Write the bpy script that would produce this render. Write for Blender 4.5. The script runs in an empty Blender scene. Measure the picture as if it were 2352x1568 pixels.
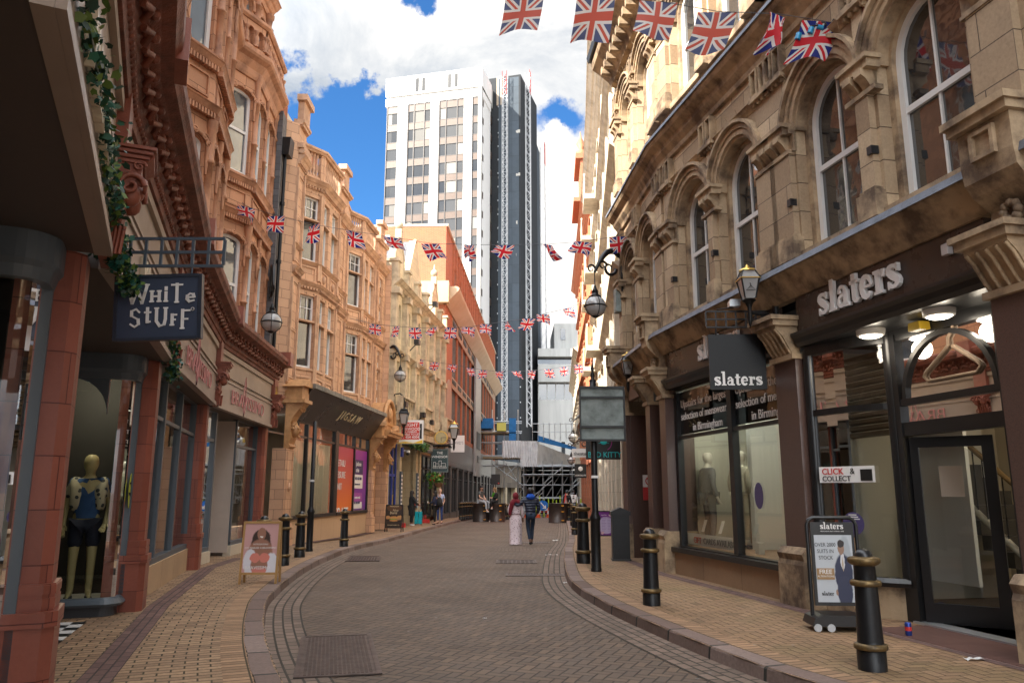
import bpy, bmesh, math, random
from mathutils import Vector, Matrix
from math import sin, cos, pi, radians, sqrt, atan2
scene = bpy.context.scene
# ---------------------------------------------------------------- camera
cam = bpy.data.objects.new('camera', bpy.data.cameras.new('camera'))
scene.collection.objects.link(cam)
cam.location = (0, 0, 1.6)
cam.rotation_euler = (radians(90 + 11.04), 0, 0)
cam.data.sensor_width = 36; cam.data.lens = 27.14
cam.data.clip_start = 0.05; cam.data.clip_end = 3000
scene.camera = cam
# ---------------------------------------------------------------- light
SUN_EL, SUN_AZ = 37.0, 37.0          # elevation; swing from -X towards -Y (behind the camera, from the left)
sd = Vector((-cos(radians(SUN_EL)) * cos(radians(SUN_AZ)), -cos(radians(SUN_EL)) * sin(radians(SUN_AZ)), sin(radians(SUN_EL))))
sl = bpy.data.lights.new('sun', 'SUN'); sl.energy = 4.8; sl.angle = radians(0.5); sl.color = (1.0, .93, .82)
so = bpy.data.objects.new('sun', sl); scene.collection.objects.link(so)
so.rotation_euler = sd.to_track_quat('Z', 'Y').to_euler(); so.location = (-30, -20, 40)
vs_ = scene.view_settings
scene.display_settings.display_device = 'sRGB'
vs_.view_transform = 'Standard'; vs_.look = 'None'; vs_.exposure = 1.75; vs_.gamma = 1; vs_.use_curve_mapping = False
world = bpy.data.worlds.new('World'); scene.world = world; world.use_nodes = True
WN = world.node_tree.nodes; WL = world.node_tree.links; WN.clear()
def wn(t, **k):
    n = WN.new(t)
    for a, b in k.items(): setattr(n, a, b)
    return n
sky = wn('ShaderNodeTexSky', sky_type='NISHITA', sun_disc=False)
sky.sun_elevation = radians(SUN_EL); sky.sun_rotation = atan2(sd.x, sd.y); sky.air_density = 1.0; sky.dust_density = .6; sky.ozone_density = 2.5
tc = wn('ShaderNodeTexCoord')
def cloudnoise(scale, detail, rough, zs=1.7, dist=0.0, off=(0, 0, 0)):
    mp = wn('ShaderNodeMapping'); mp.inputs['Scale'].default_value = (1, 1, zs); mp.inputs['Location'].default_value = off
    WL.new(tc.outputs['Generated'], mp.inputs[0])
    n = wn('ShaderNodeTexNoise'); n.inputs['Scale'].default_value = scale; n.inputs['Detail'].default_value = detail
    n.inputs['Roughness'].default_value = rough; n.inputs['Distortion'].default_value = dist
    WL.new(mp.outputs[0], n.inputs['Vector']); return n.outputs['Fac']
def wm(op, a, b, clamp=False):
    n = wn('ShaderNodeMath', operation=op); n.use_clamp = clamp
    for i, v in enumerate((a, b)):
        if isinstance(v, (int, float)): n.inputs[i].default_value = v
        elif v is not None: WL.new(v, n.inputs[i])
    return n.outputs[0]
def skydir(u, v):
    t = radians(11.04); x, y, z = (u - 1176) / 1773., 1., (784 - v) / 1773.
    return Vector((x, y * cos(t) - z * sin(t), y * sin(t) + z * cos(t))).normalized()
dn_ = wn('ShaderNodeTexNoise'); dn_.inputs['Scale'].default_value = 5.5; dn_.inputs['Detail'].default_value = 8; dn_.inputs['Roughness'].default_value = .62; WL.new(tc.outputs['Generated'], dn_.inputs['Vector'])
dv1 = wn('ShaderNodeVectorMath', operation='SUBTRACT'); WL.new(dn_.outputs['Color'], dv1.inputs[0]); dv1.inputs[1].default_value = (.5, .5, .5)
dv2 = wn('ShaderNodeVectorMath', operation='SCALE'); WL.new(dv1.outputs[0], dv2.inputs[0]); dv2.inputs['Scale'].default_value = .30
dv3 = wn('ShaderNodeVectorMath', operation='ADD'); WL.new(dv2.outputs[0], dv3.inputs[0]); WL.new(tc.outputs['Generated'], dv3.inputs[1])
def blob(d, r0, r1):      # 1 inside r0, 0 outside r1 (chord length)
    n = wn('ShaderNodeVectorMath', operation='DISTANCE'); WL.new(dv3.outputs[0], n.inputs[0]); n.inputs[1].default_value = d
    m = wn('ShaderNodeMapRange'); m.interpolation_type = 'SMOOTHSTEP'
    m.inputs['From Min'].default_value = r1; m.inputs['From Max'].default_value = r0
    WL.new(n.outputs['Value'], m.inputs['Value']); return m.outputs[0]
base = cloudnoise(3.2, 9, .58, off=(3.1, 1.2, .4))
dens = wm('ADD', wm('MULTIPLY', base, 1.25), .03)
for (u, v, r0, r1, w) in [(760, 330, .02, .14, .42), (830, 430, .03, .13, .38), (700, 230, .02, .09, .16), (640, 470, .0, .10, .25), (985, 15, .0, .07, .55), (700, 170, .0, .10, .25), (820, 215, .0, .08, .22), (1290, 275, .0, .06, .30), (1040, 480, .0, .2, .3), (-400, -600, .1, .6, .2), (3400, 300, .1, .5, .15)]:
    dens = wm('SUBTRACT', dens, wm('MULTIPLY', blob(skydir(u, v), r0, r1), w))
for (u, v, r0, r1, w) in [(1320, 600, .06, .16, .30), (1290, 420, .02, .07, .22), (1150, 80, .05, .2, .16), (700, 60, .05, .16, .18)]:
    dens = wm('ADD', dens, wm('MULTIPLY', blob(skydir(u, v), r0, r1), w))
mr = wn('ShaderNodeMapRange'); mr.interpolation_type = 'SMOOTHSTEP'; mr.inputs['From Min'].default_value = .40; mr.inputs['From Max'].default_value = .58
WL.new(dens, mr.inputs['Value']); cmask = mr.outputs[0]
shade = cloudnoise(3.4, 9, .62, 2.2, .5, (7.7, .3, 2.9))
white = wm('ADD', wm('MULTIPLY', shade, 1.1), -.12)
for (u, v, r0, r1, w) in [(1310, 560, .04, .16, .6), (1250, 60, .05, .25, .15)]:
    white = wm('ADD', white, wm('MULTIPLY', blob(skydir(u, v), r0, r1), w))
cr = wn('ShaderNodeValToRGB'); WL.new(white, cr.inputs[0])
cr.color_ramp.elements[0].position = .25; cr.color_ramp.elements[0].color = (.27, .33, .41, 1)
cr.color_ramp.elements[1].position = .72; cr.color_ramp.elements[1].color = (.98, .94, .88, 1)
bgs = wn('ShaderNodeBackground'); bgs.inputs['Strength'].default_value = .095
hs = wn('ShaderNodeHueSaturation'); hs.inputs['Saturation'].default_value = 1.12; WL.new(sky.outputs[0], hs.inputs['Color'])
tn = wn('ShaderNodeMix', data_type='RGBA', blend_type='MULTIPLY'); tn.inputs[0].default_value = 1.; WL.new(hs.outputs[0], tn.inputs[6]); tn.inputs[7].default_value = (.34, .58, .76, 1); WL.new(tn.outputs[2], bgs.inputs['Color'])
# clouds are brightest towards the sun and overhead, dimmer on the far side of the sky
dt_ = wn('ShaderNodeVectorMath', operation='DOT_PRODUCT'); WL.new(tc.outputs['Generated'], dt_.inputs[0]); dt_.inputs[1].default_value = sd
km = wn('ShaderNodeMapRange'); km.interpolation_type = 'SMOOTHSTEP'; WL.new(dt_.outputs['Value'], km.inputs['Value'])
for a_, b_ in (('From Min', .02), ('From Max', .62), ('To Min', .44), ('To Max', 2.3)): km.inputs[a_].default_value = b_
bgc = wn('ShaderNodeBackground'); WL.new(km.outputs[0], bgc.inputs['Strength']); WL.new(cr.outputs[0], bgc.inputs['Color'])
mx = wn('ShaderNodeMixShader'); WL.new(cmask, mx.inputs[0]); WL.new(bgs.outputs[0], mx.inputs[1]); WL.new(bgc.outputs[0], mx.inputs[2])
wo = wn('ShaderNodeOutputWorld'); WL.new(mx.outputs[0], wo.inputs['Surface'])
scene.cycles.max_bounces = 6; scene.cycles.diffuse_bounces = 4; scene.cycles.transparent_max_bounces = 12

# ---------------------------------------------------------------- frames and mesh builder
class Frame:
    """origin (x,y) ; e runs along the wall away from us, n points out to the street"""
    def __init__(s, a, b, side=1, z0=0.):
        s.a = Vector((a[0], a[1])); d = Vector((b[0], b[1])) - s.a; s.L = d.length; s.e = d / s.L
        s.n = Vector((s.e.y, -s.e.x)) * side; s.z0 = z0
    def pt(s, u, d, z):
        p = s.a + s.e * u + s.n * d; return (p.x, p.y, z + s.z0)
class Free:
    """rotated frame: local x,y,z about an origin"""
    def __init__(s, o=(0, 0, 0), rz=0., sc=1., tilt=None):
        s.m = Matrix.Translation(o) @ Matrix.Rotation(rz, 4, 'Z') @ (tilt if tilt else Matrix.Identity(4)) @ Matrix.Scale(sc, 4)
    def pt(s, x, y, z): return tuple(s.m @ Vector((x, y, z)))
ID = Free()
class MB:
    def __init__(s, F=None): s.v = []; s.f = []; s.mi = []; s.sm = []; s.uv = []; s.F = F or ID
    def add(s, vs, fs, m=0, sm=False, uv=None, world=False):
        o = len(s.v); s.v += [tuple(p) for p in vs] if world else [s.F.pt(*p) for p in vs]
        for i, f in enumerate(fs):
            s.f.append([o + k for k in f]); s.mi.append(m); s.sm.append(sm); s.uv.append(uv[i] if uv else None)
        return s
    def box(s, x0, x1, y0, y1, z0, z1, m=0):
        v = [(x, y, z) for z in (z0, z1) for y in (y0, y1) for x in (x0, x1)]
        return s.add(v, [(0, 1, 3, 2), (4, 6, 7, 5), (0, 4, 5, 1), (2, 3, 7, 6), (0, 2, 6, 4), (1, 5, 7, 3)], m)
    def ext(s, poly, a, b, ax='y', m=0, sm=False):
        """extrude 2-D polygon between a and b. ax='y': poly in (x,z); 'x': poly in (y,z); 'z': poly in (x,y)"""
        n = len(poly)
        g = {'y': lambda p, t: (p[0], t, p[1]), 'x': lambda p, t: (t, p[0], p[1]), 'z': lambda p, t: (p[0], p[1], t)}[ax]
        v = [g(p, a) for p in poly] + [g(p, b) for p in poly]
        s.add(v, [tuple(range(n)), tuple(range(2 * n - 1, n - 1, -1))], m)
        o = len(s.v) - 2 * n
        for i in range(n):
            j = (i + 1) % n; s.f.append([o + i, o + j, o + n + j, o + n + i]); s.mi.append(m); s.sm.append(sm); s.uv.append(None)
        return s
    def tube(s, pts, r, n=6, m=0, sm=True, cap=True):
        P = [Vector(p) for p in pts]; rs = r if isinstance(r, (list, tuple)) else [r] * len(P)
        vs = []; up = Vector((0, 0, 1)); prev = None
        for i, p in enumerate(P):
            t = (P[min(i + 1, len(P) - 1)] - P[max(i - 1, 0)])
            if t.length < 1e-9: t = Vector((0, 0, 1))
            t.normalize()
            if prev is None:
                a = up if abs(t.z) < .9 else Vector((1, 0, 0)); u = (a - t * a.dot(t)).normalized()
            else:
                u = (prev - t * prev.dot(t))
                u = u.normalized() if u.length > 1e-6 else Vector((1, 0, 0))
            prev = u; w = t.cross(u)
            vs += [p + (u * cos(2 * pi * k / n) + w * sin(2 * pi * k / n)) * rs[i] for k in range(n)]
        fs = [(i * n + k, i * n + (k + 1) % n, (i + 1) * n + (k + 1) % n, (i + 1) * n + k) for i in range(len(P) - 1) for k in range(n)]
        s.add(vs, fs, m, sm)
        if cap: s.add([vs[k] for k in range(n)] + vs[-n:], [tuple(range(n)), tuple(range(n, 2 * n))], m)
        return s
    def lathe(s, prof, c=(0, 0), n=12, m=0, sm=True, z=0., sx=1., sy=1., a0=0.):
        vs = [(c[0] + r * sx * cos(a0 + 2 * pi * k / n), c[1] + r * sy * sin(a0 + 2 * pi * k / n), z + h) for r, h in prof for k in range(n)]
        fs = [(i * n + k, i * n + (k + 1) % n, (i + 1) * n + (k + 1) % n, (i + 1) * n + k) for i in range(len(prof) - 1) for k in range(n)]
        s.add(vs, fs, m, sm)
        s.add([vs[k] for k in range(n)] + vs[-n:], [tuple(range(n)), tuple(range(n, 2 * n))], m)
        return s
    def ball(s, c, r, m=0, n=10, k=6, e=(1, 1, 1)):
        pr = [(max(1e-4, r * sin(pi * i / k)), -r * cos(pi * i / k)) for i in range(k + 1)]
        vs = [(c[0] + a * e[0] * cos(2 * pi * j / n), c[1] + a * e[1] * sin(2 * pi * j / n), c[2] + h * e[2]) for a, h in pr for j in range(n)]
        fs = [(i * n + j, i * n + (j + 1) % n, (i + 1) * n + (j + 1) % n, (i + 1) * n + j) for i in range(k) for j in range(n)]
        return s.add(vs, fs, m, True)
    def sweep(s, path, prof, m=0, side=1, world=False, closed=True, uvn=False):
        """path: list of (x,y) ; prof: list of (d,z), d = offset to the right*side of travel; mitred"""
        P = [Vector((p[0], p[1])) for p in path]; nrm = []
        for i in range(len(P)):
            ns = []
            if i > 0: e = (P[i] - P[i - 1]).normalized(); ns.append(Vector((e.y, -e.x)) * side)
            if i < len(P) - 1: e = (P[i + 1] - P[i]).normalized(); ns.append(Vector((e.y, -e.x)) * side)
            if len(ns) == 2:
                b = (ns[0] + ns[1]).normalized(); nrm.append(b / max(.35, b.dot(ns[0])))
            else: nrm.append(ns[0])
        k = len(prof); vs = []; acc = 0.; U = []
        for i, p in enumerate(P):
            if i: acc += (P[i] - P[i - 1]).length
            U.append(acc)
            for d, z in prof: q = p + nrm[i] * d; vs.append((q.x, q.y, z))
        pl = [0.]
        for j in range(1, k): pl.append(pl[-1] + sqrt((prof[j][0] - prof[j - 1][0]) ** 2 + (prof[j][1] - prof[j - 1][1]) ** 2))
        fs = []; uv = []
        kk = k if closed else k - 1
        for i in range(len(P) - 1):
            for j in range(kk):
                j2 = (j + 1) % k; fs.append((i * k + j, i * k + j2, (i + 1) * k + j2, (i + 1) * k + j))
                b = pl[j2] if j2 else pl[-1] + .1
                uv.append([(U[i], pl[j]), (U[i], b), (U[i + 1], b), (U[i + 1], pl[j])])
        s.add(vs, fs, m, False, uv if uvn else None, world)
        if closed: s.add([vs[j] for j in range(k)] + vs[-k:], [tuple(range(k)), tuple(range(k, 2 * k))], m, False, None, world)
        return s
    def wall(s, s0, s1, z0, z1, ops=(), th=.3, m=0, d=0., mr=None):
        """front face at depth d with openings (a,b,za,zb,arch) and reveals th deep"""
        mr = m if mr is None else mr
        ops = sorted(ops); x = s0
        def q(a, b, c, e):
            if b - a > 1e-4 and e - c > 1e-4: s.add([(a, d, c), (b, d, c), (b, d, e), (a, d, e)], [(0, 1, 2, 3)], m)
        cols = []
        for o in ops:
            if cols and abs(cols[-1][0] - o[0]) < 1e-3 and abs(cols[-1][1] - o[1]) < 1e-3: cols[-1][2].append(o)
            else: cols.append([o[0], o[1], [o]])
        for a, b, os_ in cols:
            q(x, a, z0, z1); x = b; z = z0
            for o in sorted(os_, key=lambda t: t[2]):
                za, zb = o[2], o[3]; arch = o[4] if len(o) > 4 else 0
                q(a, b, z, za); h = (b - a) / 2 * arch
                top = zb + h
                outline = [(a, za), (b, za), (b, zb)]
                if arch:
                    N = 10; arc = [((a + b) / 2 + (b - a) / 2 * cos(pi * i / N), zb + h * sin(pi * i / N)) for i in range(N + 1)]
                    outline += arc[1:]
                    for i in range(N):
                        p, r = arc[i], arc[i + 1]
                        s.add([(p[0], d, p[1]), (p[0], d, top + .001), (r[0], d, top + .001), (r[0], d, r[1])], [(0, 1, 2, 3)], m)
                    z = top + .001
                else: outline.append((a, zb)); z = zb
                n = len(outline)
                s.add([(p[0], d, p[1]) for p in outline] + [(p[0], d - th, p[1]) for p in outline], [(i, (i + 1) % n, n + (i + 1) % n, n + i) for i in range(n)], mr)
            q(a, b, z, z1)
        q(x, s1, z0, z1)
        return s
    def text(s, txt, o, r, up, size, m=0, bold=0., depth=.01, align='LEFT', sx=1., track=1., world=False, shear=0.):
        me = glyphs(txt, bold, align, track, shear)
        R = Vector(r).normalized(); U = Vector(up).normalized(); N = R.cross(U); O = Vector(o)
        vs = [O + R * v[0] * size * sx + U * v[1] * size + N * (v[2] * depth) for v in me[0]]
        return s.add(vs, me[1], m, False, None, world)
    def build(s, name, mats, parent=None, label=None, cat=None, group=None, kind=None, recalc=True, bevel=0.):
        me = bpy.data.meshes.new(name); me.from_pydata(s.v, [], s.f)
        if not isinstance(mats, (list, tuple)): mats = [mats]
        for m in mats: me.materials.append(m)
        me.polygons.foreach_set('material_index', s.mi); me.polygons.foreach_set('use_smooth', s.sm)
        uvl = me.uv_layers.new(name='UVMap').data; V = s.v
        me.update()
        for p in me.polygons:
            u = s.uv[p.index]
            if u:
                for k, li in enumerate(p.loop_indices): uvl[li].uv = u[k]
            else:
                n = p.normal
                if abs(n.z) > .72:
                    for li in p.loop_indices: v = V[me.loops[li].vertex_index]; uvl[li].uv = (v[0], v[1])
                else:
                    t = Vector((-n.y, n.x)); t = t.normalized() if t.length > 1e-6 else Vector((1, 0))
                    if abs(t.y) > .5 and t.y < 0 or abs(t.y) <= .5 and t.x < 0: t = -t
                    for li in p.loop_indices: v = V[me.loops[li].vertex_index]; uvl[li].uv = (v[0] * t.x + v[1] * t.y, v[2])
        if recalc:
            bm = bmesh.new(); bm.from_mesh(me); bmesh.ops.recalc_face_normals(bm, faces=bm.faces); bm.to_mesh(me); bm.free()
        o = bpy.data.objects.new(name, me); scene.collection.objects.link(o)
        if bevel:
            b = o.modifiers.new('bevel', 'BEVEL'); b.width = bevel; b.segments = 2; b.limit_method = 'ANGLE'
        if parent: o.parent = parent; o.matrix_parent_inverse = parent.matrix_world.inverted() if parent.matrix_world != Matrix.Identity(4) else Matrix.Identity(4)
        tag(o, label, cat, group, kind); return o
def tag(o, label=None, cat=None, group=None, kind=None):
    if label: o['label'] = label
    if cat: o['category'] = cat
    if group: o['group'] = group
    if kind: o['kind'] = kind
    return o
def thing(name, label, cat, loc=(0, 0, 0), rz=0., group=None):
    o = bpy.data.objects.new(name, None); scene.collection.objects.link(o); o.empty_display_size = .2
    o.location = loc; o.rotation_euler = (0, 0, rz); tag(o, label, cat, group)
    o.matrix_world = Matrix.Translation(loc) @ Matrix.Rotation(rz, 4, 'Z')
    return o
def local(mb, name, mats, parent, label=None, **k):
    """mesh given in the parent's own coordinates"""
    o = mb.build(name, mats, None, label, **k); o.parent = parent; return o
def dup(root, loc, rz=0., label=None, group=None, sc=None):
    def cp(o, par):
        c = o.copy(); scene.collection.objects.link(c)
        if par: c.parent = par
        for ch in o.children: cp(ch, c)
        return c
    r = cp(root, None); r.location = loc; r.rotation_euler = (0, 0, rz)
    if sc: r.scale = (sc, sc, sc)
    if label: r['label'] = label
    if group: r['group'] = group
    return r
_gc = {}
def glyphs(txt, bold, align, track, shear):
    k = (txt, bold, align, track, shear)
    if k in _gc: return _gc[k]
    cu = bpy.data.curves.new('lettering', 'FONT'); cu.body = txt; cu.size = 1; cu.offset = bold; cu.extrude = .5; cu.align_x = align
    cu.space_character = track; cu.resolution_u = 3; cu.shear = shear
    ob = bpy.data.objects.new('lettering', cu); scene.collection.objects.link(ob)
    me = bpy.data.meshes.new_from_object(ob.evaluated_get(bpy.context.evaluated_depsgraph_get()))
    r = ([tuple(v.co) for v in me.vertices], [tuple(p.vertices) for p in me.polygons])
    bpy.data.objects.remove(ob); bpy.data.curves.remove(cu); bpy.data.meshes.remove(me)
    _gc[k] = r; return r
def zg(Y):
    t = min(1, max(0, (Y - 20) / 10)); return -.15 * t * t * (3 - 2 * t) - .018 * max(0, Y - 50)
rnd = random.Random(7)
# ---------------------------------------------------------------- materials
def M(name, col, rough=.6, metal=0., spec=.5, emit=None, es=0.):
    m = bpy.data.materials.new(name); m.use_nodes = True; b = m.node_tree.nodes['Principled BSDF']
    b.inputs['Base Color'].default_value = (*col, 1); b.inputs['Roughness'].default_value = rough; b.inputs['Metallic'].default_value = metal
    b.inputs['Specular IOR Level'].default_value = spec
    if emit: b.inputs['Emission Color'].default_value = (*emit, 1); b.inputs['Emission Strength'].default_value = es
    return m
class NT:
    def __init__(s, m): s.t = m.node_tree; s.n = s.t.nodes; s.l = s.t.links; s.b = s.n['Principled BSDF']
    def N(s, t, ins=None, **k):
        n = s.n.new(t)
        for a, b in k.items(): setattr(n, a, b)
        for a, b in (ins or {}).items():
            if hasattr(b, 'links'): s.l.new(b, n.inputs[a])
            else: n.inputs[a].default_value = b
        return n
    def math(s, op, a, b=0., clamp=False):
        n = s.N('ShaderNodeMath', {0: a, 1: b}, operation=op); n.use_clamp = clamp; return n.outputs[0]
    def mix(s, fac, a, b, mode='MIX'):
        n = s.N('ShaderNodeMix', None, data_type='RGBA', blend_type=mode)
        for i, v in ((0, fac), (6, a), (7, b)):
            if hasattr(v, 'links'): s.l.new(v, n.inputs[i])
            else: n.inputs[i].default_value = v if i == 0 else (*v[:3], 1)
        return n.outputs[2]
    def noise(s, scale, detail=4, rough=.6, vec=None, dist=0.):
        n = s.N('ShaderNodeTexNoise', {'Scale': scale, 'Detail': detail, 'Roughness': rough, 'Distortion': dist})
        s.l.new(vec if vec else s.obj(), n.inputs['Vector']); return n.outputs['Fac']
    def obj(s):
        if not hasattr(s, '_o'): s._o = s.N('ShaderNodeNewGeometry').outputs['Position']
        return s._o
    def uv(s, rot=0., scale=1.):
        n = s.N('ShaderNodeUVMap'); m = s.N('ShaderNodeMapping', {'Vector': n.outputs[0], 'Rotation': (0, 0, rot), 'Scale': (scale, scale, scale)}); return m.outputs[0]
    def ramp(s, v, stops):
        n = s.N('ShaderNodeValToRGB', {0: v}); e = n.color_ramp.elements
        while len(e) < len(stops): e.new(.5)
        for i, (p, c) in enumerate(stops): e[i].position = p; e[i].color = (*c, 1) if len(c) == 3 else c
        return n.outputs[0]
    def bump(s, h, dist=.01, strength=1., norm=None):
        n = s.N('ShaderNodeBump', {'Height': h, 'Distance': dist, 'Strength': strength})
        if norm: s.l.new(norm, n.inputs['Normal'])
        s.l.new(n.outputs[0], s.b.inputs['Normal']); return n.outputs[0]
def lerp3(c, k): return tuple(min(1, x * k) for x in c)
def blocks(name, col, w=.6, h=.3, joint=.006, jcol=None, var=.12, rough=.75, stain=.35, stain_col=None, bump=.006, off=.5, rot=0., grain=.15, spots=0., var2=None, sq=0., rrough=0.):
    """ashlar / brick / faience laid in the wall's own metres"""
    m = M(name, col, rough); t = NT(m)
    jcol = jcol or lerp3(col, .45)
    br = t.N('ShaderNodeTexBrick', {'Vector': t.uv(rot), 'Color1': (*lerp3(col, 1 - var), 1), 'Color2': (*(var2 or lerp3(col, 1 + var)), 1), 'Mortar': (*jcol, 1), 'Scale': 1., 'Mortar Size': joint, 'Mortar Smooth': .15, 'Bias': 0., 'Brick Width': w, 'Row Height': h})
    br.offset = off
    c = br.outputs['Color']
    big = t.noise(.9, 5, .65); g = t.noise(28, 3, .7)
    c = t.mix(t.math('MULTIPLY', t.math('SUBTRACT', big, .46, True), stain * 3.2, True), c, stain_col or lerp3(col, .42))
    c = t.mix(grain, c, t.ramp(g, [(.3, (.35, .33, .3)), (.7, (1, 1, 1))]), 'MULTIPLY')
    if spots:
        sp = t.noise(9, 6, .75); c = t.mix(t.math('MULTIPLY', t.math('SUBTRACT', sp, .58, True), spots * 8, True), c, lerp3(col, .3))
    t.l.new(c, t.b.inputs['Base Color'])
    hgt = t.math('ADD', t.math('MULTIPLY', br.outputs['Fac'], -1.), t.math('MULTIPLY', g, .25))
    t.bump(hgt, bump)
    if rrough: t.l.new(t.math('ADD', t.math('MULTIPLY', big, rrough), rough - rrough * .5, True), t.b.inputs['Roughness'])
    return m
def worn(name, col, rough=.5, metal=0., amt=.25, dark=None, scale=3., bump=.0, spec=.5, streak=False):
    m = M(name, col, rough, metal, spec); t = NT(m); n = t.noise(scale, 6, .65)
    if streak:
        mp = t.N('ShaderNodeMapping', {'Vector': t.obj(), 'Scale': (1, 1, .12)}); n = t.noise(scale * 2, 6, .65, mp.outputs[0])
    c = t.mix(t.math('MULTIPLY', t.math('SUBTRACT', n, .42, True), amt * 6, True), col, dark or lerp3(col, .5))
    t.l.new(c, t.b.inputs['Base Color']); t.l.new(t.math('ADD', t.math('MULTIPLY', n, .3), rough - .15, True), t.b.inputs['Roughness'])
    if bump: t.bump(t.noise(scale * 8, 4, .7), bump)
    return m
def glass_shop(name, tint=(.9, .92, .9), refl=1.):
    m = bpy.data.materials.new(name); m.use_nodes = True; t = m.node_tree; t.nodes.clear()
    fr = t.nodes.new('ShaderNodeFresnel'); fr.inputs[0].default_value = 1.55
    tr = t.nodes.new('ShaderNodeBsdfTransparent'); tr.inputs[0].default_value = (*tint, 1)
    gl = t.nodes.new('ShaderNodeBsdfGlossy'); gl.inputs['Roughness'].default_value = .015; gl.inputs['Color'].default_value = (refl, refl, refl, 1)
    ml = t.nodes.new('ShaderNodeMath'); ml.operation = 'MULTIPLY_ADD'; ml.inputs[1].default_value = 1.1; ml.inputs[2].default_value = .04; ml.use_clamp = True
    mx_ = t.nodes.new('ShaderNodeMixShader'); o = t.nodes.new('ShaderNodeOutputMaterial')
    t.links.new(fr.outputs[0], ml.inputs[0]); t.links.new(ml.outputs[0], mx_.inputs[0]); t.links.new(tr.outputs[0], mx_.inputs[1]); t.links.new(gl.outputs[0], mx_.inputs[2]); t.links.new(mx_.outputs[0], o.inputs[0])
    return m
def pane_mat(name, col, rough=.04, spec=1., wob=.002, sc=2.2):
    m = M(name, col, rough, 0, spec); t = NT(m); t.b.inputs['IOR'].default_value = 1.7
    n = t.noise(sc, 3, .5); t.l.new(t.mix(n, lerp3(col, .5), lerp3(col, 1.6)), t.b.inputs['Base Color']); t.bump(t.noise(3.5, 2, .5), wob)
    return m
TERRA = (.46, .20, .105)
m_terra_red = blocks('terracotta_red_blocks', (.27, .080, .052), .62, .37, .004, (.10, .02, .015), .14, .34, .28, (.12, .03, .02), .004, .5, grain=.12, spots=.12, rrough=.15)
m_terra_up = blocks('terracotta_buff_blocks', (.54, .265, .145), .55, .30, .007, (.20, .08, .04), .16, .6, .22, (.30, .12, .055), .005, grain=.2, spots=.06)
m_terra_trim = worn('terracotta_buff_moulding', (.50, .24, .13), .6, 0, .55, (.20, .085, .045), 2.2, .006)
m_terra_dark = worn('terracotta_red_carving', (.24, .07, .04), .55, 0, .5, (.05, .022, .016), 4., .012)
m_pink = blocks('salmon_faience_blocks', (.60, .35, .21), .5, .28, .007, (.26, .13, .075), .13, .65, .18, (.36, .18, .09), .004, grain=.15, spots=.05)
m_pink_trim = worn('salmon_faience_moulding', (.58, .345, .21), .62, 0, .5, (.27, .145, .085), 2., .005)
m_brick_or = blocks('orange_brick', (.42, .115, .040), .225, .075, .010, (.30, .17, .10), .22, .85, .2, (.18, .06, .03), .004, grain=.2)
m_brick_red = blocks('red_orange_brick', (.47, .125, .050), .225, .075, .010, (.36, .20, .13), .15, .85, .15, (.25, .08, .04), .004, grain=.2)
m_cream = blocks('cream_ashlar', (.68, .56, .37), .8, .35, .006, (.38, .30, .2), .08, .8, .3, (.38, .31, .22), .004, grain=.2, spots=.06)
m_cream_trim = worn('weathered_cream_stone', (.58, .47, .32), .85, 0, .5, (.20, .16, .12), 1.8, .008)
m_sand = blocks('sandstone_ashlar', (.41, .28, .168), .78, .42, .006, (.10, .065, .042), .20, .8, .42, (.15, .10, .068), .007, grain=.35, spots=.22, var2=(.64, .49, .32))
m_sand_trim = worn('sandstone_moulding', (.45, .325, .20), .8, 0, .8, (.12, .08, .052), 2.0, .006)
m_pale = blocks('pale_portland_ashlar', (.62, .54, .42), .9, .4, .005, (.36, .30, .22), .05, .8, .2, (.33, .27, .2), .004)
m_pale_trim = worn('pale_stone_moulding', (.60, .52, .41), .8, 0, .4, (.28, .23, .17), 2., .004)
m_granite = worn('brown_granite', (.105, .06, .048), .32, 0, .35, (.035, .022, .018), 60., 0, .6)
m_concrete = worn('grey_concrete', (.42, .42, .40), .85, 0, .3, (.24, .24, .23), .5, .004, streak=True)
m_white_conc = worn('white_tower_cladding', (.80, .79, .77), .6, 0, .12, (.6, .59, .57), .2)
m_dkstone = blocks('dark_granite_cladding', (.085, .075, .068), 1.2, .9, .006, (.03, .03, .03), .1, .35, .3, (.04, .035, .03), .002)
m_black = M('black_paint', (.012, .012, .013), .32, 0, .55)
m_blackmat = M('black_joinery', (.016, .015, .015), .4)
m_iron = worn('black_cast_iron', (.008, .008, .009), .38, .0, .25, (.022, .02, .018), 18., .001, .35)
m_gold = worn('worn_gold_band', (.20, .13, .05), .42, .55, .6, (.07, .05, .03), 14., 0)
m_goldleaf = M('bright_gold', (.75, .50, .13), .3, .8)
m_grey_paint = M('slate_grey_joinery', (.085, .105, .125), .42)
m_navy = worn('slate_blue_signboard', (.040, .055, .095), .5, 0, .12, (.03, .04, .07), 2.)
m_white = M('white_painted_wood', (.74, .73, .71), .45)
m_white_sign = M('white_lettering', (.78, .76, .74), .5)
m_fascia = worn('taupe_fascia_board', (.30, .235, .19), .42, 0, .15, (.22, .17, .14), 1.5)
m_fasciablk = worn('charcoal_fascia_board', (.030, .024, .022), .3, 0, .3, (.055, .045, .04), 1.2)
m_lead = worn('lead_flashing', (.17, .19, .23), .45, .1, .4, (.09, .10, .12), 5., .004)
m_blue = M('blue_paint', (.03, .055, .30), .4)
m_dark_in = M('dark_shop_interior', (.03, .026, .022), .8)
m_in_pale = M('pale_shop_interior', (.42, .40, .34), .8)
m_pane = pane_mat('upper_window_pane', (.030, .034, .038))
m_pane_cool = pane_mat('sky_window_pane', (.07, .085, .10), .03, 1.)
m_curtain = M('net_curtain', (.34, .33, .30), .9)
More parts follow.
